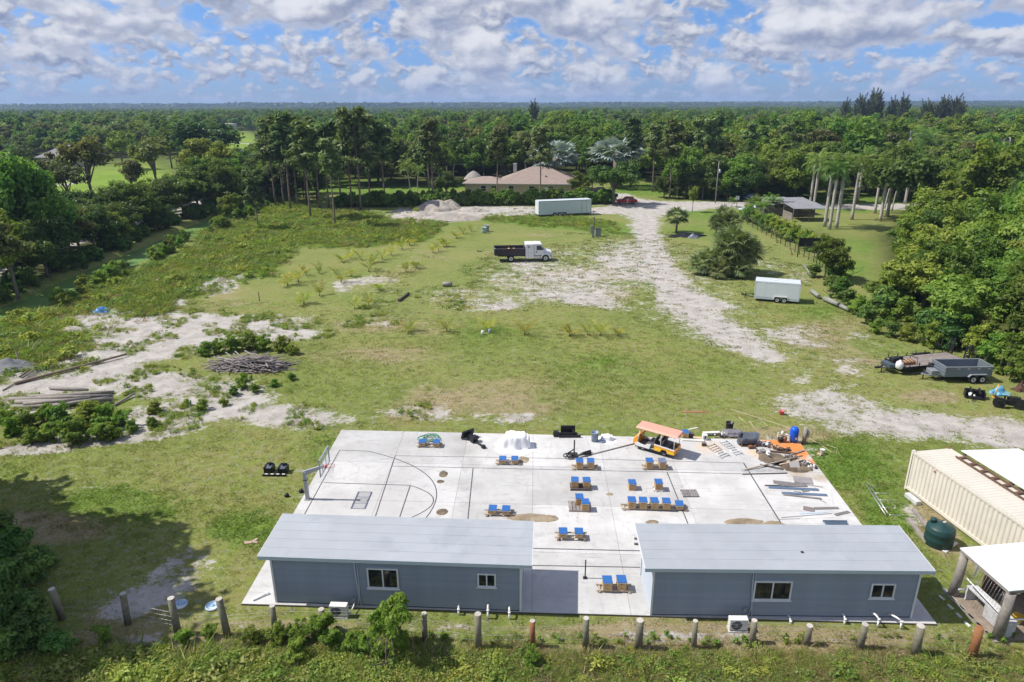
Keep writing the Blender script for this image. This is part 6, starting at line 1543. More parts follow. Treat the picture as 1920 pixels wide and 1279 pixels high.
def upole(u, v, h, label, cross=True, r_=.13, lean=0.0):
    root = thing('utility_pole', label, 'utility pole', G(u, v)); mt = M_pole
    MB().tube([(0, 0, -.2), (lean, 0, h)], [r_, r_*.7], 9).build('pole', mt, root)
    if cross:
        MB().lohi((-1.1+lean, -.06, h-.65), (1.1+lean, .06, h-.5)).build('cross_arm', mt, root)
        for x in (-.95, .0, .95): MB().tube([(x+lean, 0, h-.5), (x+lean, 0, h-.28)], .05, 6).build('insulator', steel, root)
    MB().lathe(((.22, 0), (.24, .1), (.24, .75), (.1, .85), (0, .85)), 12, (.36+lean*.7, 0, h-2.6)).build('transformer', steel, root) if h > 9 else None
    return root.location+Vector((lean, 0, h))
M_pole = M('weathered_pole', (.25, .25, .225), .9, var=.15, scale=2)
def far_pole(u, v_top, Y, h):
    a = ray(u, v_top); t_ = Y/a.y; x = a.x*t_; zt = CAM_H+a.z*t_
    return px(x, Y, 0), max(5, zt)
W_ = []
for u, vt, Y in ((1895,258,120),(1708,245,190),(1638,243,225),(1585,243,260),(1533,237,290)):
    (uu, vv_), h = far_pole(u, vt, Y, 0); W_.append(upole(uu, vv_, h, 'grey utility pole carrying the wires across the woods'))
for o in bpy.data.objects:
    if o.get('category') == 'utility pole': o['group'] = 'utility poles along the far road'
upole(1341, 381, 9.4, 'pale utility pole with a transformer beside the dirt road', False)
root = thing('power_wire', 'thin overhead wires between the utility poles', 'wire', W_[0])
for dx, dz in ((-.95, -.3), (.95, -.3), (0, -1.8)):
    pts = []
    for a, b_ in zip(W_[:-1], W_[1:]):
        for k in range(8):
            f = k/8; q = a.lerp(b_, f)-W_[0]; pts.append((q.x+dx, q.y, q.z+dz-1.0*4*f*(1-f)))
    q = W_[-1]-W_[0]; pts.append((q.x+dx, q.y, q.z+dz)); MB().tube(pts, .03, 4).build('strand', dkmetal, root)
a = W_[0]; 
root = thing('power_wire', 'overhead wires running on past the nearest utility pole', 'wire', a)
for dx, dz in ((-.95, -.3), (.95, -.3), (0, -1.8)): MB().tube([(dx, 0, dz), (dx+18, -9, dz-1), (dx+40, -20, dz+.5)], .03, 4).build('strand', dkmetal, root)
root = thing('road_sign', 'small white sign on a thin post by the dirt road', 'sign', G(1381,389)); MB().tube([(0, 0, -.1), (0, 0, 2.3)], .05, 6).build('post', dkmetal, root); mbx(root, 'plate', whitew, (-.4, -.09, 1.7), (.4, -.055, 2.5))

# ---------------------------------------------------------------- logs, brush pile, stakes
logm = M('grey_log', (.27, .245, .22), .9, var=.25, scale=3, bump=.5, bscale=12)
rs = random.Random(11)
for k, (u0, v0, u1, v1, r_, z) in enumerate(((18,752,110,751,.16,0),(60,762,210,757,.15,0),(22,766,130,764,.14,0),(30,757,150,753,.15,.22),(70,750,212,745,.15,.22),(95,730,165,735,.16,0),(55,747,190,741,.15,.05),
        (110,756,212,751,.14,.24),(100,764,205,748,.13,.26),(140,741,214,738,.14,0),(45,760,170,749,.13,.42))):
    p, q = G(u0, v0, z), G(u1, v1, z); d = q-p; root = thing('log', 'weathered grey pole log in the low stack', 'log', p, 0, 'stacked grey logs')
    MB().tube([(0, 0, r_), d*.5+Vector((0, 0, r_+rs.uniform(-.02, .02))), d+Vector((0, 0, r_))], [r_*1.1, r_, r_*.85], 10).build('shaft', logm, root); MB().tube([Vector((0, 0, r_))-d*.002, Vector((0, 0, r_))], r_*1.0, 10).build('cut_end', endm, root)
pole((213,763), (252,740), .09, 'single slanting grey log beside the low stack', 0, .12, logm, 'log', 'log')
pole((28,722), (238,667), .15, 'very long thin brown pole lying across the sand', 0, .1, M('brown_log', (.22, .17, .13), .9, var=.3, scale=2), 'long_log', 'log', .09)
for k, (a, b_) in enumerate((((36,708),(58,692)),((40,710),(64,694)),((44,713),(70,696)),((38,716),(78,698)),((6,733),(28,720)))): pole(a, b_, .06, 'short grey stick in the small bundle on the sand', .0, .05, logm, 'grey_stick', 'stick', group='small bundle of grey sticks')
pole((38,690), (30,661), .06, 'dark leaning stake at the weed edge', 0, .9, palletd, 'leaning_stake', 'stake')
stickm = M('dead_branch', (.27, .235, .23), .9, var=.35, scale=4)
bc = G(470, 690); root = thing('brush_pile', 'broad pile of dead grey branches on the sand', 'brush pile', bc)
SM = [MB().tube([(-.5, 0, 0), (-.15, .03*s, .02), (.2, -.02*s, .0), (.5, .05*s, .03)], [.030, .026, .02, .008], 5).mesh('stick', stickm) for s in (1, -1, 2)]
for k in range(240):
    a = rs.random()*6.283; rr = rs.random()**.6; x, y = math.cos(a)*rr*3.3, math.sin(a)*rr*1.35
    top = 1.05*max(0, 1-rr**2)
    o = bpy.data.objects.new('stick', SM[k % 3]); link(o, root); L_ = rs.uniform(1.2, 3.4)
    o.location = (x, y, .08+top*rs.random()**.5); o.scale = (L_, rs.uniform(1, 2.4), rs.uniform(1, 2.4)); o.rotation_euler = (rs.random()*6, rs.uniform(-.22, .30), rs.gauss(0, .55)+(math.pi if rs.random() < .5 else 0))
pole((830,537), (848,537), .30, 'short dark grey log lying on the sandy grass', 0, 0, greym, 'short_log', 'log'); pole((748,566), (766,552), .17, 'dark slanting log on the grass', 0, 0, palletd, 'short_log', 'log')
junk(901, 472, 'small black machine parts on the grass by the truck', 7, .7, (blk,), 9, 0); plank((1383,447),(1385,452),.12,.5,orange,'orange marker stake near the palms',0,'marker_stake')
for u, v in ((905,627),(918,624)): obj_at(MB().lathe(((.14, 0), (.17, .05), (.16, .36), (.1, .4), (0, .4)), 10), 'white_jug', whitew if u < 910 else M('blue_jug', (.35, .42, .55), .4), 'pale jug standing beside a seedling palm', 'jug', G(u, v), 0, 'pale jugs by the seedling palms')
root = thing('field_stake', 'thin brown stake standing in the left field', 'stake', G(487,567)); MB().tube([(0, 0, -.1), (0, 0, 1.3)], .05, 6).build('shaft', brownwood, root); MB().box((.0, 0, .03), (.2, .2, .06)).build('foot', whitew, root)

# ---------------------------------------------------------------- vine fence on the right, timber braces, fallen pale logs
fpts = [G(u, v) for u, v in ((1385,412),(1420,432),(1455,452),(1490,473),(1525,492),(1548,505))]
root = thing('wire_mesh_fence', 'dark wire fence overgrown with vines beside the lawn', 'fence', fpts[0])
mesh_m = M('fence_mesh', (.05, .06, .05), .7, alpha=.35)
for a, b_ in zip(fpts[:-1], fpts[1:]):
    for k in range(4):
        c_ = a.lerp(b_, k/4)-fpts[0]; MB().tube([c_-Vector((0, 0, .1)), c_+Vector((0, 0, 1.9))], .05, 6).build('post', dkmetal, root)
    for z in (.3, .8, 1.3, 1.85): MB().tube([a-fpts[0]+Vector((0, 0, z)), b_-fpts[0]+Vector((0, 0, z))], .02, 4).build('wire', dkmetal, root)
c_ = fpts[-1]
for (a, b_, zt) in (((1457,455),(1450,437),0),((1485,478),(1476,458),0)):
    p = G(*a); root = thing('timber_brace', 'pale timber brace leaning on the vine fence', 'brace', p, 0, 'pale braces on the vine fence'); MB().box((-.35, 0, .95), (.14, .10, 2.2), 0, 0, -.38).build('board', tanw, root); MB().box((-.02, 0, .05), (.3, .25, .1)).build('foot', brownwood, root)
root = thing('black_net_gate', 'black netted gate frame at the end of the vine fence', 'gate', G(1495,482), -.1)
for x in (0, 3.0): MB().lohi((x-.06, -.06, -.1), (x+.06, .06, 3.0)).build('post', blk, root)
MB().lohi((.06, -.02, 1.6), (2.94, .02, 2.9)).build('net', M('black_net', (.02, .02, .022), .8), root)
for a, b_, wd in (((1522,550),(1535,560),.7),((1546,565),(1572,576),.8),((1575,577),(1592,585),.6),((1596,582),(1622,596),.6),((1508,500),(1522,520),.5)):
    p, q = G(*a), G(*b_); o = pole(a, b_, wd*.4, 'pale bleached log lying along the bush edge', 0, .1, M_pole, 'bleached_log', 'log', wd*.3, 10, 'bleached logs by the bushes')
# ---------------------------------------------------------------- planting
rs = random.Random(3)
def hgt(u, vb, vt):
    p = G(u, vb); a = ray(u, vt); t_ = p.y/a.y; return p, CAM_H+a.z*t_
KH = dict(pine1=17, pine2=18, pine3=15, oak=10, round=10, tall=12, light=10, olive=10, open=11, near=9.8, nearl=8.9, neard=9.8, royal=12.2, coco=10, areca=5, date=8.5, sabal=5.2, bis=8, cas=15, bush=2.6, bushl=2.4, shrubf=2.6, bushd=2.6, hedge=2.5)
PLACED = []
def at(u, vb, vt, key, label, group=None, wide=None, z=0.0):
    p, h = hgt(u, vb, vt); s = max(.2, h/KH[key]); o = plant(key, p.x, p.y, s, label, group)
    if wide: o.scale = (s*wide, s*wide, s)
    PLACED.append((p.x, p.y, 3*s)); return o
for u, vb, vt, k in ((583,410,232,'pine1'),(545,392,212,'pine2'),(533,388,222,'pine1'),(558,384,232,'pine1'),(600,390,240,'pine3'),(617,388,232,'pine2'),(640,386,228,'pine1'),(660,390,222,'pine1'),(677,392,208,'pine3'),(694,384,225,'pine1'),
        (722,383,232,'pine1'),(812,384,225,'pine2'),(806,383,235,'pine1'),(575,380,225,'pine3'),(517,386,228,'pine1')):
    at(u, vb, vt, k, 'tall slender pine with a bare trunk in the grove at the weedy field end', 'pines of the grove')
at(629,425,262,'pine2','slim pine standing forward of the grove in the tall weeds'); at(485,430,335,'pine3','short crooked pine by the canal bank in front of the grove')
at(932,384,242,'pine2','bare trunked pine in front of the beige house roof left'); at(1013,376,240,'pine1','bare trunked pine in front of the beige house right half')
for u, vb, vt, k in ((1255,374,228,'pine1'),(1223,360,235,'pine2'),(1182,352,222,'pine1'),(1312,350,222,'pine3'),(1330,342,215,'pine1'),(1398,345,232,'pine2'),(1425,342,240,'pine1'),(1465,340,235,'pine3')):
    at(u, vb, vt, k, 'tall pine rising from the dark woods beyond the dirt road', 'pines beyond the dirt road')
for u, vb, vt in ((1518,387,290),(1525,392,285),(1546,425,292),(1555,430,302),(1568,428,288),(1597,412,290),(1640,400,290),(1650,415,298)): at(u, vb, vt, 'royal', 'royal palm with a pale columnar trunk near the old sheds', 'royal palms near the old sheds', .95)
at(1268,437,392,'sabal','single cabbage palm beside the black plastic heap',None,1.3)
for dx, dy, s in ((0,0,.75),(-1.3,.6,.7),(1.2,.5,.8),(.3,1.4,.9),(-.4,-.9,.55)): p = G(1358,442); plant('sabal', p.x+dx, p.y+dy, s*1.15, 'cabbage palm in the small clump by the vine fence', 'small cabbage palm clump', z=-.8)
for dx, dy, s, z in ((0,0,1.0,-1),(-2.2,.3,.9,-1.2),(2.0,.4,1.05,-.8),(.6,1.7,1.25,-.5),(-1.2,-1.1,.75,-1.3),(1.6,-1.0,.8,-1.3),(3.0,1.4,1.1,-.6),(-3.0,1.2,.8,-1.3),(1.0,.2,1.3,-.4)): p = G(1358,517); plant('sabal', p.x+dx, p.y+dy, s*.98, 'cabbage palm in the large clump by the cargo trailer', 'large cabbage palm clump', z=z)
at(1040,356,258,'bis','silver blue fan palm behind the house right end',None,1.5); at(1153,352,250,'bis','silver blue fan palm beyond the driveway tree',None,1.6)
for u_ in (1040, 1153): PLACED.extend([(G(u_, v_).x+d_, G(u_, v_).y, 9) for v_ in (357, 350, 344) for d_ in (-2, 2)])
at(1150,384,300,'oak','dense dark green tree over the red car at the hedge end',None,1.15); at(1085,372,322,'round','small round tree at the end of the house'); at(1110,360,318,'oak','dark tree shading the driveway cars')
at(838,370,318,'neard','round dark tree beside the house left corner'); at(1298,398,350,'light','young pale green tree on the lawn by the dirt road',None,.5); at(1372,388,368,'areca','small yellow green palm by the dirt road')
at(770,368,300,'coco','coconut palm between the pines and the house'); at(783,364,308,'coco','leaning coconut palm behind the pink tree')
# left belt behind the canal
for u, vb, vt, k, lab, wd in ((45,505,262,'near','big tall olive green tree at the canal far bank',.8),(130,462,372,'nearl','bright yellow green young tree on the canal far bank',.7),(35,560,415,'olive','brownish leaved tree low on the canal far bank',.9),
        (200,445,345,'neard','dark spreading tree by the sand road',1.1),(255,435,340,'near','dense dark tree with hanging foliage by the canal',1.0),(300,420,330,'neard','dark broad tree where the sand road shows through',1.1),
        (345,408,318,'oak','dark canal side tree next to the sand road gap',1.0),(385,395,305,'neard','tall dark tree at the end of the canal belt',1.0),(420,392,300,'near','mid green tree at the end of the canal belt',.9),
        (435,412,355,'nearl','bright green leafy young tree on the near canal bank',.8),(180,398,262,'open','open branched tree on the golf lawn edge',1.0),(100,380,300,'olive','pale olive tree by the grey roofed house',1.2),
        (300,372,262,'open','spreading open tree on the golf lawn',1.0),(395,365,262,'light','yellow green tree behind the canal belt',1.0),(392,318,222,'oak','great dark domed tree on the golf course',1.3),(232,318,247,'light','rusty yellow topped tree by the golf lawn',1.0),
        (250,372,300,'olive','olive tree with a forked trunk on the golf lawn',1.1),(150,470,380,'neard','dark tree leaning over the sand road',1.0),(90,520,420,'neard','dark low tree at the canal bank',1.0),(-30,560,380,'near','large tree at the canal bank by the brownish tree',1.0),
        (330,395,345,'neard','low dark tree filling the canal belt',1.1),(280,405,350,'oak','low broad tree filling the canal belt gap',1.0),(445,372,300,'near','leafy tree between canal belt and pines',1.0),(470,368,290,'neard','dark tree beside the first pines',1.0),(500,372,300,'near','green tree under the first pines',1.0),
        (60,470,380,'neard','dark tree behind the brownish tree',1.0),(10,470,330,'neard','dark tree behind the tall olive tree',1.0)):
    at(u, vb, vt, k, lab, None, wd)
DARKZ = [(x, y) for x, y, _ in PLACED]
# trees outside the frame to the left: their shade falls on the near lawn
for x, y, k, s in ((-35.5,29,'open',1.55),(-37,25,'olive',1.75),(-34.5,21,'open',1.5),(-40,31,'olive',1.8),(-37,21,'oak',1.6),(-33.0,28.0,'tall',1.65),(-32.2,24.5,'tall',1.6),(-31.5,21.5,'tall',1.45)): plant(k, x, y, s, 'tall open tree shading the near left lawn', 'trees shading the near lawn')
# hedge between field and house
a, b_ = G(640, 388), G(1142, 381)
n = 46
for i in range(n):
    p = a.lerp(b_, i/(n-1)); plant('hedge', p.x+rs.uniform(-.4, .4), p.y+rs.uniform(-.6, .6), rs.uniform(1.15, 1.5), 'dark green hedge bush in the clipped row before the house', 'hedge before the house')
a, b_ = G(1390, 410), G(1535, 482)
for i in range(24):
    p = a.lerp(b_, i/23); o = plant('bush', p.x+1.0+rs.uniform(-.4, .6), p.y+rs.uniform(-.5, .5), rs.uniform(.95, 1.4), 'bright vine covered bush behind the wire fence', 'vines on the wire fence', z=-.55)
for u, v, s in ((1405,402,1.),(1415,408,.9),(1430,404,1.1),(1395,400,.8)): p = G(u, v); plant('areca', p.x+1.5, p.y, s*.85, 'feathery clump palm behind the wire fence', 'clump palms behind the wire fence')
at(1545,525,440,'near','rounded green tree at the end of the vine fence',None,.85); at(1575,520,470,'bush','low dark bush beside the rounded tree',None,1.0)

def blocks(x, y):
    u, v = px(x, y); return (50 < u < 300 and 296 < v < 395) or (380 < u < 500 and 240 < v < 330)
def free(x, y, r_):
    return all((x-a)**2+(y-b)**2 > (r_*.6+c*.5)**2 for a, b, c in PLACED)
def inpoly(x, y, pl):
    c = False; j = len(pl)-1
    for i in range(len(pl)):
        if (pl[i][1] > y) != (pl[j][1] > y) and x < (pl[j][0]-pl[i][0])*(y-pl[i][1])/(pl[j][1]-pl[i][1])+pl[i][0]: c = not c
        j = i
    return c
LAWNS = [[(1505,440),(1625,405),(1660,440),(1660,520),(1640,560),(1590,560),(1530,500)], [(1490,384),(1610,388),(1640,410),(1600,450),(1500,440)], [(600,372),(830,372),(830,352),(600,352)],
    [(1165,352),(1250,352),(1250,376),(1165,374)], [(860,368),(1160,372),(1160,352),(860,345)]]
def okground(x, y):
    if y < 8: return False
    u, v = px(x, y)
    if any(inpoly(u, v, L) for L in LAWNS): return False
    if gsample(golf, x, y) > .3 or gsample(sand, x, y) > .7: return False
    return True
def fill(poly, step, keys, smin, smax, label, group, n=999, jit=.45):
    xs = [p[0] for p in poly]; ys = [p[1] for p in poly]; c = []
    y = min(ys)
    while y < max(ys):
        x = min(xs)
        while x < max(xs):
            a, b = x+rs.uniform(-jit, jit)*step, y+rs.uniform(-jit, jit)*step
            if inpoly(a, b, poly) and okground(a, b) and free(a, b, step*.5): c.append((a, b))
            x += step
        y += step
    c.sort(key=lambda q: q[1]); c = c[:n]
    LOOK = dict(oak='broad dark', round='rounded green', tall='tall green', light='yellow green', olive='olive grey', open='thin open', near='leafy green', nearl='bright yellow green', neard='dense dark', royal='royal palm', coco='coconut palm', areca='clump palm', date='date palm')
    for a, b in c:
        k = rs.choice(keys); s = rs.uniform(smin, smax)*10/KH[k] if k not in ('royal', 'coco', 'areca', 'date', 'pine1', 'pine2', 'pine3', 'bush', 'bushl', 'bushd') else rs.uniform(.8, 1.1)*(1.4 if k.startswith('bush') else 1)
        plant(k, a, b, s, (LOOK[k]+' '+label) if k in LOOK else label, group+(' ('+LOOK[k]+')' if k in LOOK else ''), sz=rs.uniform(.85, 1.15)); PLACED.append((a, b, step*.35))
W2 = lambda pts: [(G(u, v).x, G(u, v).y) for u, v in pts]
# big thicket on the right
edge = W2(((1960,700),(1850,672),(1760,640),(1690,615),(1655,598),(1635,575),(1700,540),(1735,480),(1690,425)))
fill(edge+[(85,126),(96,100),(88,62),(75,58)], 4.9, ['near','near','nearl','neard','nearl','nearl','near'], .7, 1.18, 'tree in the dense thicket at the right field edge', 'trees of the right thicket', 84)
fill(edge+[(75,130),(70,62)], 3.6, ['bush','bushd','bushl'], 1, 1, 'leafy shrub filling the foot of the right thicket', 'shrubs of the right thicket', 30)
for u, v, k, s in ((1640,625,'bush',.6),(1672,632,'bushd',.7),(1700,640,'bush',.7),(1625,605,'bushd',.9),(1605,590,'bush',.9),(1590,575,'bushd',.9),(1572,560,'bush',1.0),(1560,545,'bushd',.9),(1860,690,'bush',1.2),(1895,700,'bush',1.4),(1910,715,'bush',1.2),(1830,668,'bush',1.1),(1780,655,'bushd',1.0),(1745,650,'bush',.9),(1560,520,'bushd',.9),(1525,520,'bushd',.8)):
    p = G(u, v); plant(k, p.x, p.y, s, 'low leafy shrub along the sunny edge of the right thicket', 'edge shrubs of the right thicket')
for (ax_, ay_), (bx_, by_) in zip(edge[:-1], edge[1:]):
    n_ = max(2, int(math.hypot(bx_-ax_, by_-ay_)/1.9))
    for i in range(n_):
        f_ = i/n_; k = rs.choice(['bush', 'bushl', 'bushd', 'bush', 'bushl']); o_ = rs.uniform(.2, 3.2)
        plant(k, ax_+(bx_-ax_)*f_+o_, ay_+(by_-ay_)*f_+rs.uniform(-.6, .6)+o_*.4, rs.uniform(.75, 1.6), {'bush': 'leafy green', 'bushl': 'bright yellow green', 'bushd': 'dark green'}[k]+' shrub in the skirt of the right thicket', 'skirt shrubs of the right thicket ('+k+')', z=-.5)
a, b_ = G(1252, 373), G(1505, 376)
for i in range(30):
    p = a.lerp(b_, i/29); k = rs.choice(['neard', 'near', 'neard'])
    plant(k, p.x+rs.uniform(-1, 1), p.y+rs.uniform(0, 3.5), rs.uniform(.42, .75), ('low dense dark tree' if k == 'neard' else 'low leafy green tree')+' lining the far side of the dirt road', 'low trees lining the dirt road ('+k+')', z=-.6)
mix = ['oak','round','tall','light','olive','round','tall','coco','oak','round','coco','areca']
dense = ['neard','near','neard','oak','round']
fill(W2(((1250,374),(1500,378),(1500,368),(1250,362))), 4.2, dense, .75, 1.1, 'tree walling the far side of the dirt road', 'tree wall beyond the dirt road', 26)
fill([(66,128),(110,128),(150,170),(170,250),(30,250),(28,196),(62,188)], 7.6, mix+['royal','date','royal'], .9, 1.25, 'tree in the mixed woods beyond the dirt road', 'woods beyond the dirt road', 74)
fill([(-62,202),(28,206),(28,260),(-70,260)], 7.6, mix, .95, 1.45, 'tree in the mixed woods behind the beige house', 'woods behind the house', 52)
fill([(-62,158),(-30,172),(-30,196),(-66,200),(-70,170)], 6.0, ['neard','oak','round','near'], .6, .9, 'tree massed behind the pine grove', 'trees behind the pine grove', 22)
for i in range(44):
    x, y = rs.uniform(-230, -78), rs.uniform(110, 260)
    if free(x, y, 6) and gsample(sand, x, y) < .4 and not blocks(x, y): plant(rs.choice(['oak','round','olive','open','tall','royal']), x, y, rs.uniform(.8, 1.2), 'scattered tree on the golf course beyond the canal belt', 'golf course trees'); PLACED.append((x, y, 5))
for i in range(84):                                                        # thick belt along the canal, both sides of the sand road
    s_ = rs.uniform(-2, 175); d = -rs.choice([rs.uniform(5.2, 8.5), rs.uniform(16, 20), rs.uniform(5.2, 8.5)]); p = CA+CDIR*s_+CNRM*d
    if not free(p.x, p.y, 2.6): continue
    low = 90 < px(p.x, p.y)[0] < 330
    k = rs.choice(['neard','near','oak','neard','olive']); lk = {'neard': 'dense dark', 'near': 'leafy green', 'oak': 'broad dark', 'olive': 'olive grey'}[k]
    plant(k, p.x, p.y, rs.uniform(.6, .85) if low else rs.uniform(.75, 1.15), lk+' tree in the belt along the canal far bank', 'canal belt trees ('+lk+')'); PLACED.append((p.x, p.y, 2))
for i in range(72):
    s_ = rs.uniform(-6, 150); d = -rs.uniform(3.4, 6.5); p = CA+CDIR*s_+CNRM*d
    plant('bushd', p.x, p.y, rs.uniform(.8, 1.45), 'dark shrub overhanging the canal far bank', 'canal bank shrubs', z=-.35)
for i in range(80):
    s_ = rs.uniform(-8, 130); d = rs.uniform(2.6, 6.5); p = CA+CDIR*s_+CNRM*d
    plant(rs.choice(['bush','bushl','shrubf']), p.x, p.y, rs.uniform(.45, 1.05), 'weedy green shrub on the field side of the canal', 'field side canal shrubs', z=-.3)
# named shrubs of the open sand and the front strip
for u, v, k, s in ((385,667,'bush',.6),(412,661,'shrubf',.65),(440,657,'bush',.7),(468,655,'bush',.75),(498,656,'shrubf',.7),(526,659,'bush',.65),(552,664,'bush',.5)): p = G(u, v); plant(k, p.x, p.y, s, 'feathery green bush behind the brush pile', 'bushes behind the brush pile', z=-.2)
for u, v, s in ((455,728,.55),(438,740,.35),(478,735,.35),(380,770,.4),(422,760,.3),(290,775,.4),(548,712,.3),(515,725,.3),(350,760,.25),(285,800,.35),(250,810,.4)): p = G(u, v); plant('bush', p.x, p.y, s, 'small green weed bush on the bare sand', 'weed bushes on the sand', z=-.1)
for u, v, s in ((20,815,.8),(55,800,.7),(90,795,.8),(125,805,.9),(165,800,.9),(200,800,.8),(230,800,.7),(100,825,.7),(145,830,.8),(185,826,.7),(60,830,.6),(15,790,.6),(215,822,.6)): p = G(u, v); plant(rs.choice(['bush', 'shrubf', 'shrubf']), p.x, p.y, s*.95, 'bushy green weed clump in front of the log stack', 'weed clumps before the logs', z=-.3)
o = plant('shrubf', *G(738,1232).xy, 1.0, 'bright green tall shrub in front of the grey wall', z=-.1); o.scale = (.95, .95, 1.28)
for u, v, s in ((15,1060,1.05),(50,1100,1.0),(0,1130,1.2),(80,1062,.7),(25,1190,1.0),(70,1205,.8),(120,1220,.6),(-25,1040,1.2),(10,1240,.9)): p = G(u, v); plant('bushd', p.x, p.y, s, 'dark shaded bush at the near left fence corner', 'shaded bushes at the fence corner', z=-.3)
for u, v, s in ((195,1200,.35),(345,1208,.35),(395,1195,.3),(480,1205,.35),(520,1205,.4),(565,1203,.42),(602,1196,.55),(620,1215,.42),(665,1222,.4),(690,1225,.4),(998,1245,.35),(560,1240,.4)): p = G(u, v); plant('shrubf' if rs.random() < .7 else 'bush', p.x, p.y, s*1.05, 'yellow green weed bush along the front fence', 'weed bushes along the fence', z=-.1)

# seedling palms in rows
def seedling(n, L, sp):
    root = thing('seedling_palm', 'seedling', 'palm'); lv = Leaves()
    MB().tube([(0, 0, -.05), (.02, 0, .35)], [.07, .05], 7).build('stem', L_stem, root)
    for i in range(n): frond(lv, np.array([.02, 0, .3]), i*2.4+np.random.rand(), 1.25-sp*np.random.rand(), L*np.random.uniform(.7, 1.1), 14, .34, .9, .06, np.random.rand())
    link(bpy.data.objects.new('fronds', lv.mesh('fronds', L_yel)), root); return root
L_stem = M('seedling_stem', (.20, .18, .06), .8, var=.2)
for k, a in (('sd1', (5, 1.7, .5)), ('sd2', (6, 1.35, .9)), ('sd3', (4, 1.5, .25))): T(k, seedling(*a))
SD = [(500+x/4.174, 380+y/4.174) for x, y in ((250,625),(292,795),(415,730),(585,625),(663,578),(690,830),(800,805),(885,690),(800,540),(905,445),(835,470),(740,450),(660,440),(590,465),(410,555),(1060,365),(1120,335),(1190,300),(1345,380),(1385,345),(1410,345),(1300,395),(1485,280),(1600,225),(1540,245),(1170,515),(1090,545),(975,410),(1110,1010),(1410,1010),(1725,1010),(165,650),(310,570))]
SD += [(640+x/3, 560+y/3) for x, y in ((1030,205),(1285,210),(1385,205),(1455,210),(1555,210))]
for i, (u, v) in enumerate(SD):
    p = G(u, v); front = v > 600
    plant(('sd1', 'sd2', 'sd3')[i % 3], p.x, p.y, rs.uniform(.8, 1.2)*(1.0 if front else 1.15), 'yellowing palm seedling in the row across the middle lawn' if front else 'yellowing palm seedling in the slanting rows by the weeds', 'seedling palms of the lawn row' if front else 'seedling palms of the slanting rows')

# ---------------------------------------------------------------- low growth and the far forest (uncountable)
def rnd_pts(n, poly_px=None, box=None):
    x = np.random.uniform(box[0], box[1], n); y = np.random.uniform(box[2], box[3], n); return x, y
def clear(x, y):
    u, v = px(x, y); a = np.array([FL.xy, FR.xy, BR.xy, BL.xy]); ok = np.zeros(len(x), bool)
    for i in range(4):
        p, q = a[i], a[(i+1) % 4]; ok |= (q[0]-p[0])*(y-p[1])-(q[1]-p[1])*(x-p[0]) < -.05*np.hypot(*(q-p))
    cx, cy = np.cos(-rzc), np.sin(-rzc); lx = (x-ct.x)*cx-(y-ct.y)*cy; ly = (x-ct.x)*cy+(y-ct.y)*cx
    ok &= ~((lx > -.2) & (lx < CL+.2) & (ly > -CW-.1) & (ly < 4.6))
    cx, cy = np.cos(-rzs), np.sin(-rzs); lx = (x-s0.x)*cx-(y-s0.y)*cy; ly = (x-s0.x)*cy+(y-s0.y)*cx
    return ok & ~((lx > -.3) & (lx < SL_+.3) & (ly > -.3) & (ly < 5))
# lawn tufts
n = 120000
x, y = rnd_pts(n, box=(-45, 52, 19, 78)); u, v = px(x, y)
keep = (u > -40) & (u < 1960) & clear(x, y) & (np.abs(canal_d(x, y)) > 6)
sa, lu, dr, wo_ = gsample(sand, x, y), gsample(lush, x, y), gsample(dry, x, y), gsample(wood, x, y)
keep &= np.random.rand(n) < np.clip(1.05-sa*1.15, .04, 1)*np.clip(30/y, .25, 1)*np.clip(.45+.7*lu+.3*dr, 0, 1)*(1-wo_*.6)
sc = np.random.uniform(.6, 1.25, n)*(1+.8*lu)
isd = np.random.rand(n) < np.clip(.10+.85*dr-.35*lu, .03, .9)
P3 = np.stack([x, y, np.zeros(n)], -1)
fresh = lu > .3+.25*np.random.rand(n)
scatter('lawn_grass', P3[keep & ~isd & ~fresh], sc[keep & ~isd & ~fresh], [tuft(16, .10, .17, .024, L_lawn, 1.3), tuft(14, .11, .16, .024, L_lawn, 1.0)], 'short faded lawn grass', 'grass')
scatter('fresh_grass', P3[keep & ~isd & fresh], sc[keep & ~isd & fresh], [tuft(16, .10, .17, .024, L_weed, 1.2), tuft(16, .11, .18, .024, L_fresh, 1.2)], 'fresh green lawn grass', 'grass')
scatter('dry_grass', P3[keep & isd], sc[keep & isd], [tuft(14, .10, .17, .02, L_straw, 1.0), tuft(12, .12, .16, .02, L_olive, .9)], 'short dry straw coloured grass', 'grass')
# tall weeds on the left, at the thicket foot, along the front fence
n = 60000
x, y = rnd_pts(n, box=(-62, 20, 55, 172)); u, v = px(x, y); lu = gsample(lush, x, y); sa = gsample(sand, x, y); dcn = canal_d(x, y)
keep = (u > -40) & (dcn > 2.8) & (np.random.rand(n) < np.clip((lu-.35)*1.5, 0, 1)*np.clip(1.1-sa, .05, 1)*np.clip(75/y, .35, 1)) & ((u < 790) | (lu > .6))
P3 = np.stack([x, y, np.zeros(n)], -1); sc = np.random.uniform(.35, 1.0, n)*np.where((u > 930), .6, 1)*np.where(np.random.rand(n) < .07, 1.9, 1)
WP = [weed(120, .75, .75, .12, L_lime), weed(120, .6, .8, .12, L_fresh), tuft(60, .95, .6, .055, L_lime, .9), tuft(60, .8, .6, .055, L_lite, 1.0), tuft(60, .85, .6, .055, L_lawn, .9), tuft(50, .7, .5, .045, L_straw, .9), tuft(60, .9, .65, .055, L_fresh, 1.1), tuft(60, .8, .6, .055, L_lawn, 1.0), tuft(60, .7, .6, .05, L_straw, 1.0), tuft(60, .9, .6, .055, L_lite, 1.0)]
scatter('tall_weeds', P3[keep], sc[keep], WP, 'tall green weeds between canal and lawn', 'weeds')
n = 9000
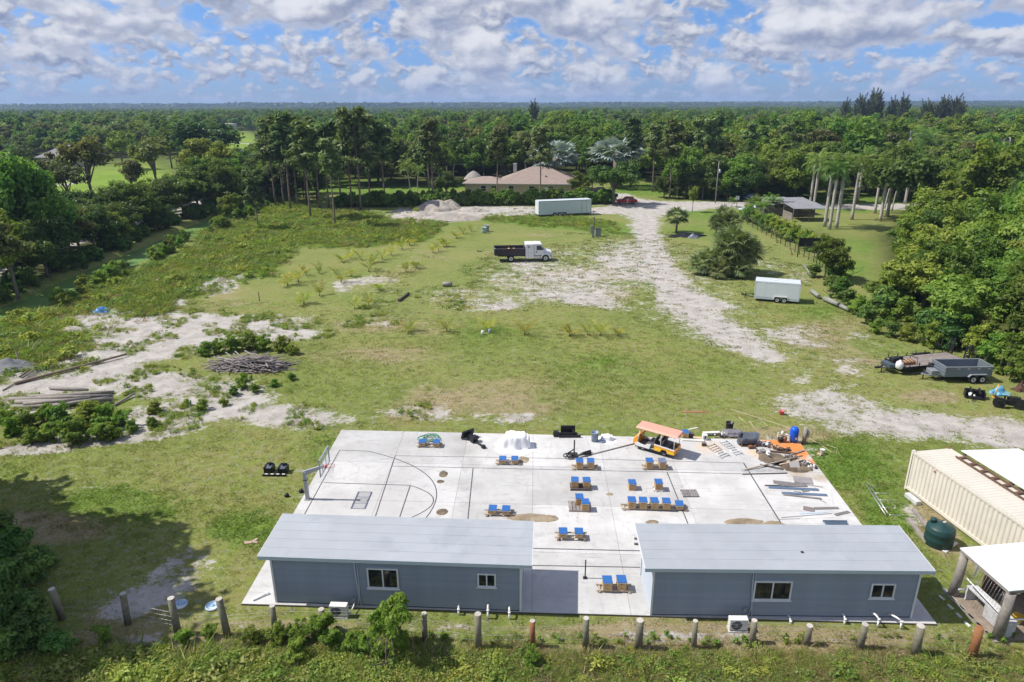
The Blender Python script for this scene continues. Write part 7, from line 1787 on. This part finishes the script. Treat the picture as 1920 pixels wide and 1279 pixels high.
x, y = rnd_pts(n, box=(-22, 22, 19.5, 24.6)); u, v = px(x, y)
w1 = np.clip((v-1205)/35, 0, 1)*np.where(u < 1000, 1, .55); keep = (u > -60) & (u < 1990) & (np.random.rand(n) < .15+.8*w1) & (v > 1188) & clear(x, y)
isd = (np.random.rand(n) < np.where(u > 950, .42, .25)+np.where((v < 1228) & (u > 700), .35, 0)); P3 = np.stack([x, y, np.zeros(n)], -1); sc = np.random.uniform(.25, .62, n)*(.5+.6*w1)*np.where((u < 800) & (v > 1215), 1.5, 1.35)*np.where(np.random.rand(n) < .06, 1.7, 1)
scatter('fence_weeds', P3[keep & ~isd], sc[keep & ~isd], [weed(150, .5, .6, .07, L_lime), weed(150, .4, .7, .07, L_lawn), tuft(70, .6, .55, .028, L_lime, 1.2), tuft(70, .5, .55, .028, L_lime, 1.4), tuft(90, .5, .55, .026, L_lawn, 1.1), tuft(90, .6, .5, .026, L_fresh, 1.0), weed(150, .5, .6, .07, L_fresh)], 'yellow green weeds along the front fence', 'weeds')
scatter('fence_straw', P3[keep & isd], sc[keep & isd], [tuft(50, .6, .5, .026, L_straw, 1.1), tuft(40, .5, .5, .026, L_dead, 1.2)], 'dry brown grass along the front fence', 'grass')
# thin weeds over the open sand
n = 16000
x, y = rnd_pts(n, box=(-44, -5, 40, 80)); u, v = px(x, y); sa = gsample(sand, x, y)
cl = np.array([mn.noise(Vector((a*.35, b*.35, 2.2))) for a, b in zip(x, y)])
keep = (sa > .3) & (np.random.rand(n) < np.clip(cl*2.6+.16, 0, .9)) & (u > -40) & clear(x, y)
P3 = np.stack([x, y, np.zeros(n)], -1)
scatter('sand_weeds', P3[keep], np.random.uniform(.15, .5, n)[keep], WP[:2]+WP[2:5]+[tuft(30, .5, .4, .03, L_dead, .9), tuft(30, .5, .4, .03, L_olive, .9), tuft(26, .6, .35, .03, L_red, .8)], 'sparse weeds on the bare sand', 'weeds')
n = 14000
x, y = rnd_pts(n, box=(-20, 45, 38, 122)); u, v = px(x, y); sa = gsample(sand, x, y)
keep = (sa > .22) & (np.random.rand(n) < np.clip(1.05-sa, .10, .8)) & (u > 700) & (u < 1960) & clear(x, y)
P3 = np.stack([x, y, np.zeros(n)], -1)
scatter('sandy_field_tufts', P3[keep], np.random.uniform(1.0, 2.6, n)[keep]*np.clip(y[keep]/80, .6, 1.2), [tuft(16, .08, .15, .03, L_olive, 1.3), tuft(16, .08, .16, .03, L_straw, 1.3), tuft(16, .09, .15, .03, L_lawn, 1.2), tuft(16, .08, .15, .03, L_weedd, 1.2)], 'sparse grass tufts on the sandy field', 'grass')
# leafy seedlings in the strip between posts
n = 60; u = np.random.uniform(760, 1900, n); v = np.random.uniform(1192, 1212, n); q = np.array([G(a, b) for a, b in zip(u, v)])
scatter('strip_seedlings', q, np.random.uniform(.2, .42, n), [weed(46, .8, .45, .2, L_lite, 1.6), weed(40, .9, .4, .2, L_weed, 1.6)], 'small leafy seedlings in the strip behind the fence', 'seedlings')
# woods floor and far forest
def crown_of(key):
    return bpy.data.objects.new('crown', [c for c in TREES[key][0].children if c.name.startswith('crown')][0].data)
FP = [crown_of(k) for k in ('oak', 'round', 'tall', 'oak', 'round', 'light', 'olive', 'tall', 'coco', 'olive')]
pts = []; sc = []
for Y0, Y1, st in ((330, 520, 7.5), (520, 950, 9.0)):
    y = Y0
    while y < Y1:
        for x in np.arange(-.86*y-40, .86*y+40, st):
            a, b = x+rs.uniform(-.5, .5)*st, y+rs.uniform(-.5, .5)*st
            if -130 < a < -62 and b < 560 and False: continue
            if gsample(golf, a, b) > .35: continue
            if rs.random() < .05: continue
            pts.append((a, b, -.8)); sc.append(rs.uniform(.75, 1.45))
        y += st
for Y0, Y1, X0, X1, st in ((196, 335, -64, 330, 7.0), (128, 196, 66, 220, 7.0), (60, 128, 80, 150, 6.5)):
    for y in np.arange(Y0, Y1, st):
        for x in np.arange(X0, X1, st):
            a, b = x+rs.uniform(-.5, .5)*st, y+rs.uniform(-.5, .5)*st
            if free(a, b, 4) and okground(a, b): pts.append((a, b, -.5)); sc.append(rs.uniform(.85, 1.55))
for x0, x1, y0, y1, st in ((-330, -76, 150, 335, 8), (-420, -330, 180, 335, 9)):
    for y in np.arange(y0, y1, st):
        for x in np.arange(x0, x1, st):
            if gsample(golf, x, y) > .25 or not free(x, y, 5) or gsample(sand, x, y) > .5 or blocks(x, y): continue
            pts.append((x+rs.uniform(-.5, .5)*st, y+rs.uniform(-.5, .5)*st, -.8)); sc.append(rs.uniform(.7, 1.05))
scatter('woods', pts, sc, FP, 'broad mass of woodland behind the fields', 'woods')
def canopy(sz, nc, nl, leaf, hmax, mat):
    lv = Leaves()
    for i in range(nc):
        c = np.array([np.random.uniform(-.5, .5)*sz, np.random.uniform(-.5, .5)*sz, hmax*np.random.uniform(.45, .85)])
        clump(lv, c, np.random.uniform(.8, 1.3)*math.sqrt(sz*sz/nc)*.5, nl, leaf, .8, 1.5, np.random.rand(), .55)
    return bpy.data.objects.new('canopy', lv.mesh('canopy', mat))
pts = []; sc = []
for Y0, Y1, st in ((950, 1700, 30), (1700, 3200, 42)):
    for y in np.arange(Y0, Y1, st):
        for x in np.arange(-.86*y-60, .86*y+60, st): pts.append((x+rs.uniform(-.4, .4)*st, y+rs.uniform(-.4, .4)*st, rs.uniform(-3, 0))); sc.append(rs.uniform(.85, 1.2))
scatter('distant_woods', pts, sc, [canopy(44, 60, 60, 1.5, 10, L_far), canopy(44, 60, 60, 1.5, 11, L_dark), canopy(44, 60, 60, 1.5, 10, L_far)], 'distant woodland canopy towards the horizon', 'woods')
pts = []; sc = []
for y in np.arange(3200, 12500, 150):
    for x in np.arange(-.86*y-200, .86*y+200, 160): pts.append((x+rs.uniform(-60, 60), y+rs.uniform(-60, 60), rs.uniform(-4, 0))); sc.append(rs.uniform(.8, 1.2) if rs.random() < .85 else rs.uniform(1.3, 1.75))
scatter('horizon_woods', pts, sc, [canopy(200, 110, 60, 6.0, 12, L_far), canopy(200, 110, 60, 6.0, 13, L_far)], 'dark line of woods along the horizon', 'woods')
for u, vb, vt in ((1603,222,178),(1615,222,176),(1630,222,174),(1642,222,168),(1652,222,167),(1664,222,170),(1675,222,176),(1690,222,180),(1735,222,186),(1752,222,180),(1766,222,180),(1785,222,178),(1800,222,182),(1720,222,188),(1000,222,186),(1608,222,184),(1622,222,182),(1658,222,178),(1682,222,186),(1742,222,190),(1774,222,184),(1810,222,188)):
    p = G(u, vb); t_ = 420/ray(u, vt).y; a = ray(u, vt); x, h = a.x*t_, CAM_H+a.z*t_
    plant('cas', x, 420+rs.uniform(-15, 15), h/15, 'dark feathery casuarina tree standing above the horizon woods', 'casuarinas on the skyline')
for k, (o, used) in list(TREES.items()):
    if not used:
        for c in list(o.children_recursive): bpy.data.objects.remove(c)
        bpy.data.objects.remove(o)
# ---------------------------------------------------------------- air
hm = bpy.data.materials.new('haze_air'); hm.use_nodes = True; t = NT(hm.node_tree); t.n.clear(); out = t.new('ShaderNodeOutputMaterial')
pv = t.new('ShaderNodeVolumePrincipled'); pv.inputs['Color'].default_value = (.50, .70, 1.0, 1); pv.inputs['Density'].default_value = 1.5e-4; pv.inputs['Anisotropy'].default_value = .1
t.l.new(pv.outputs[0], out.inputs['Volume'])
hz = MB().lohi((-26500, -26500, -3.0), (26500, 26500, 38.0)).build('haze', hm); tag(hz, kind='stuff')
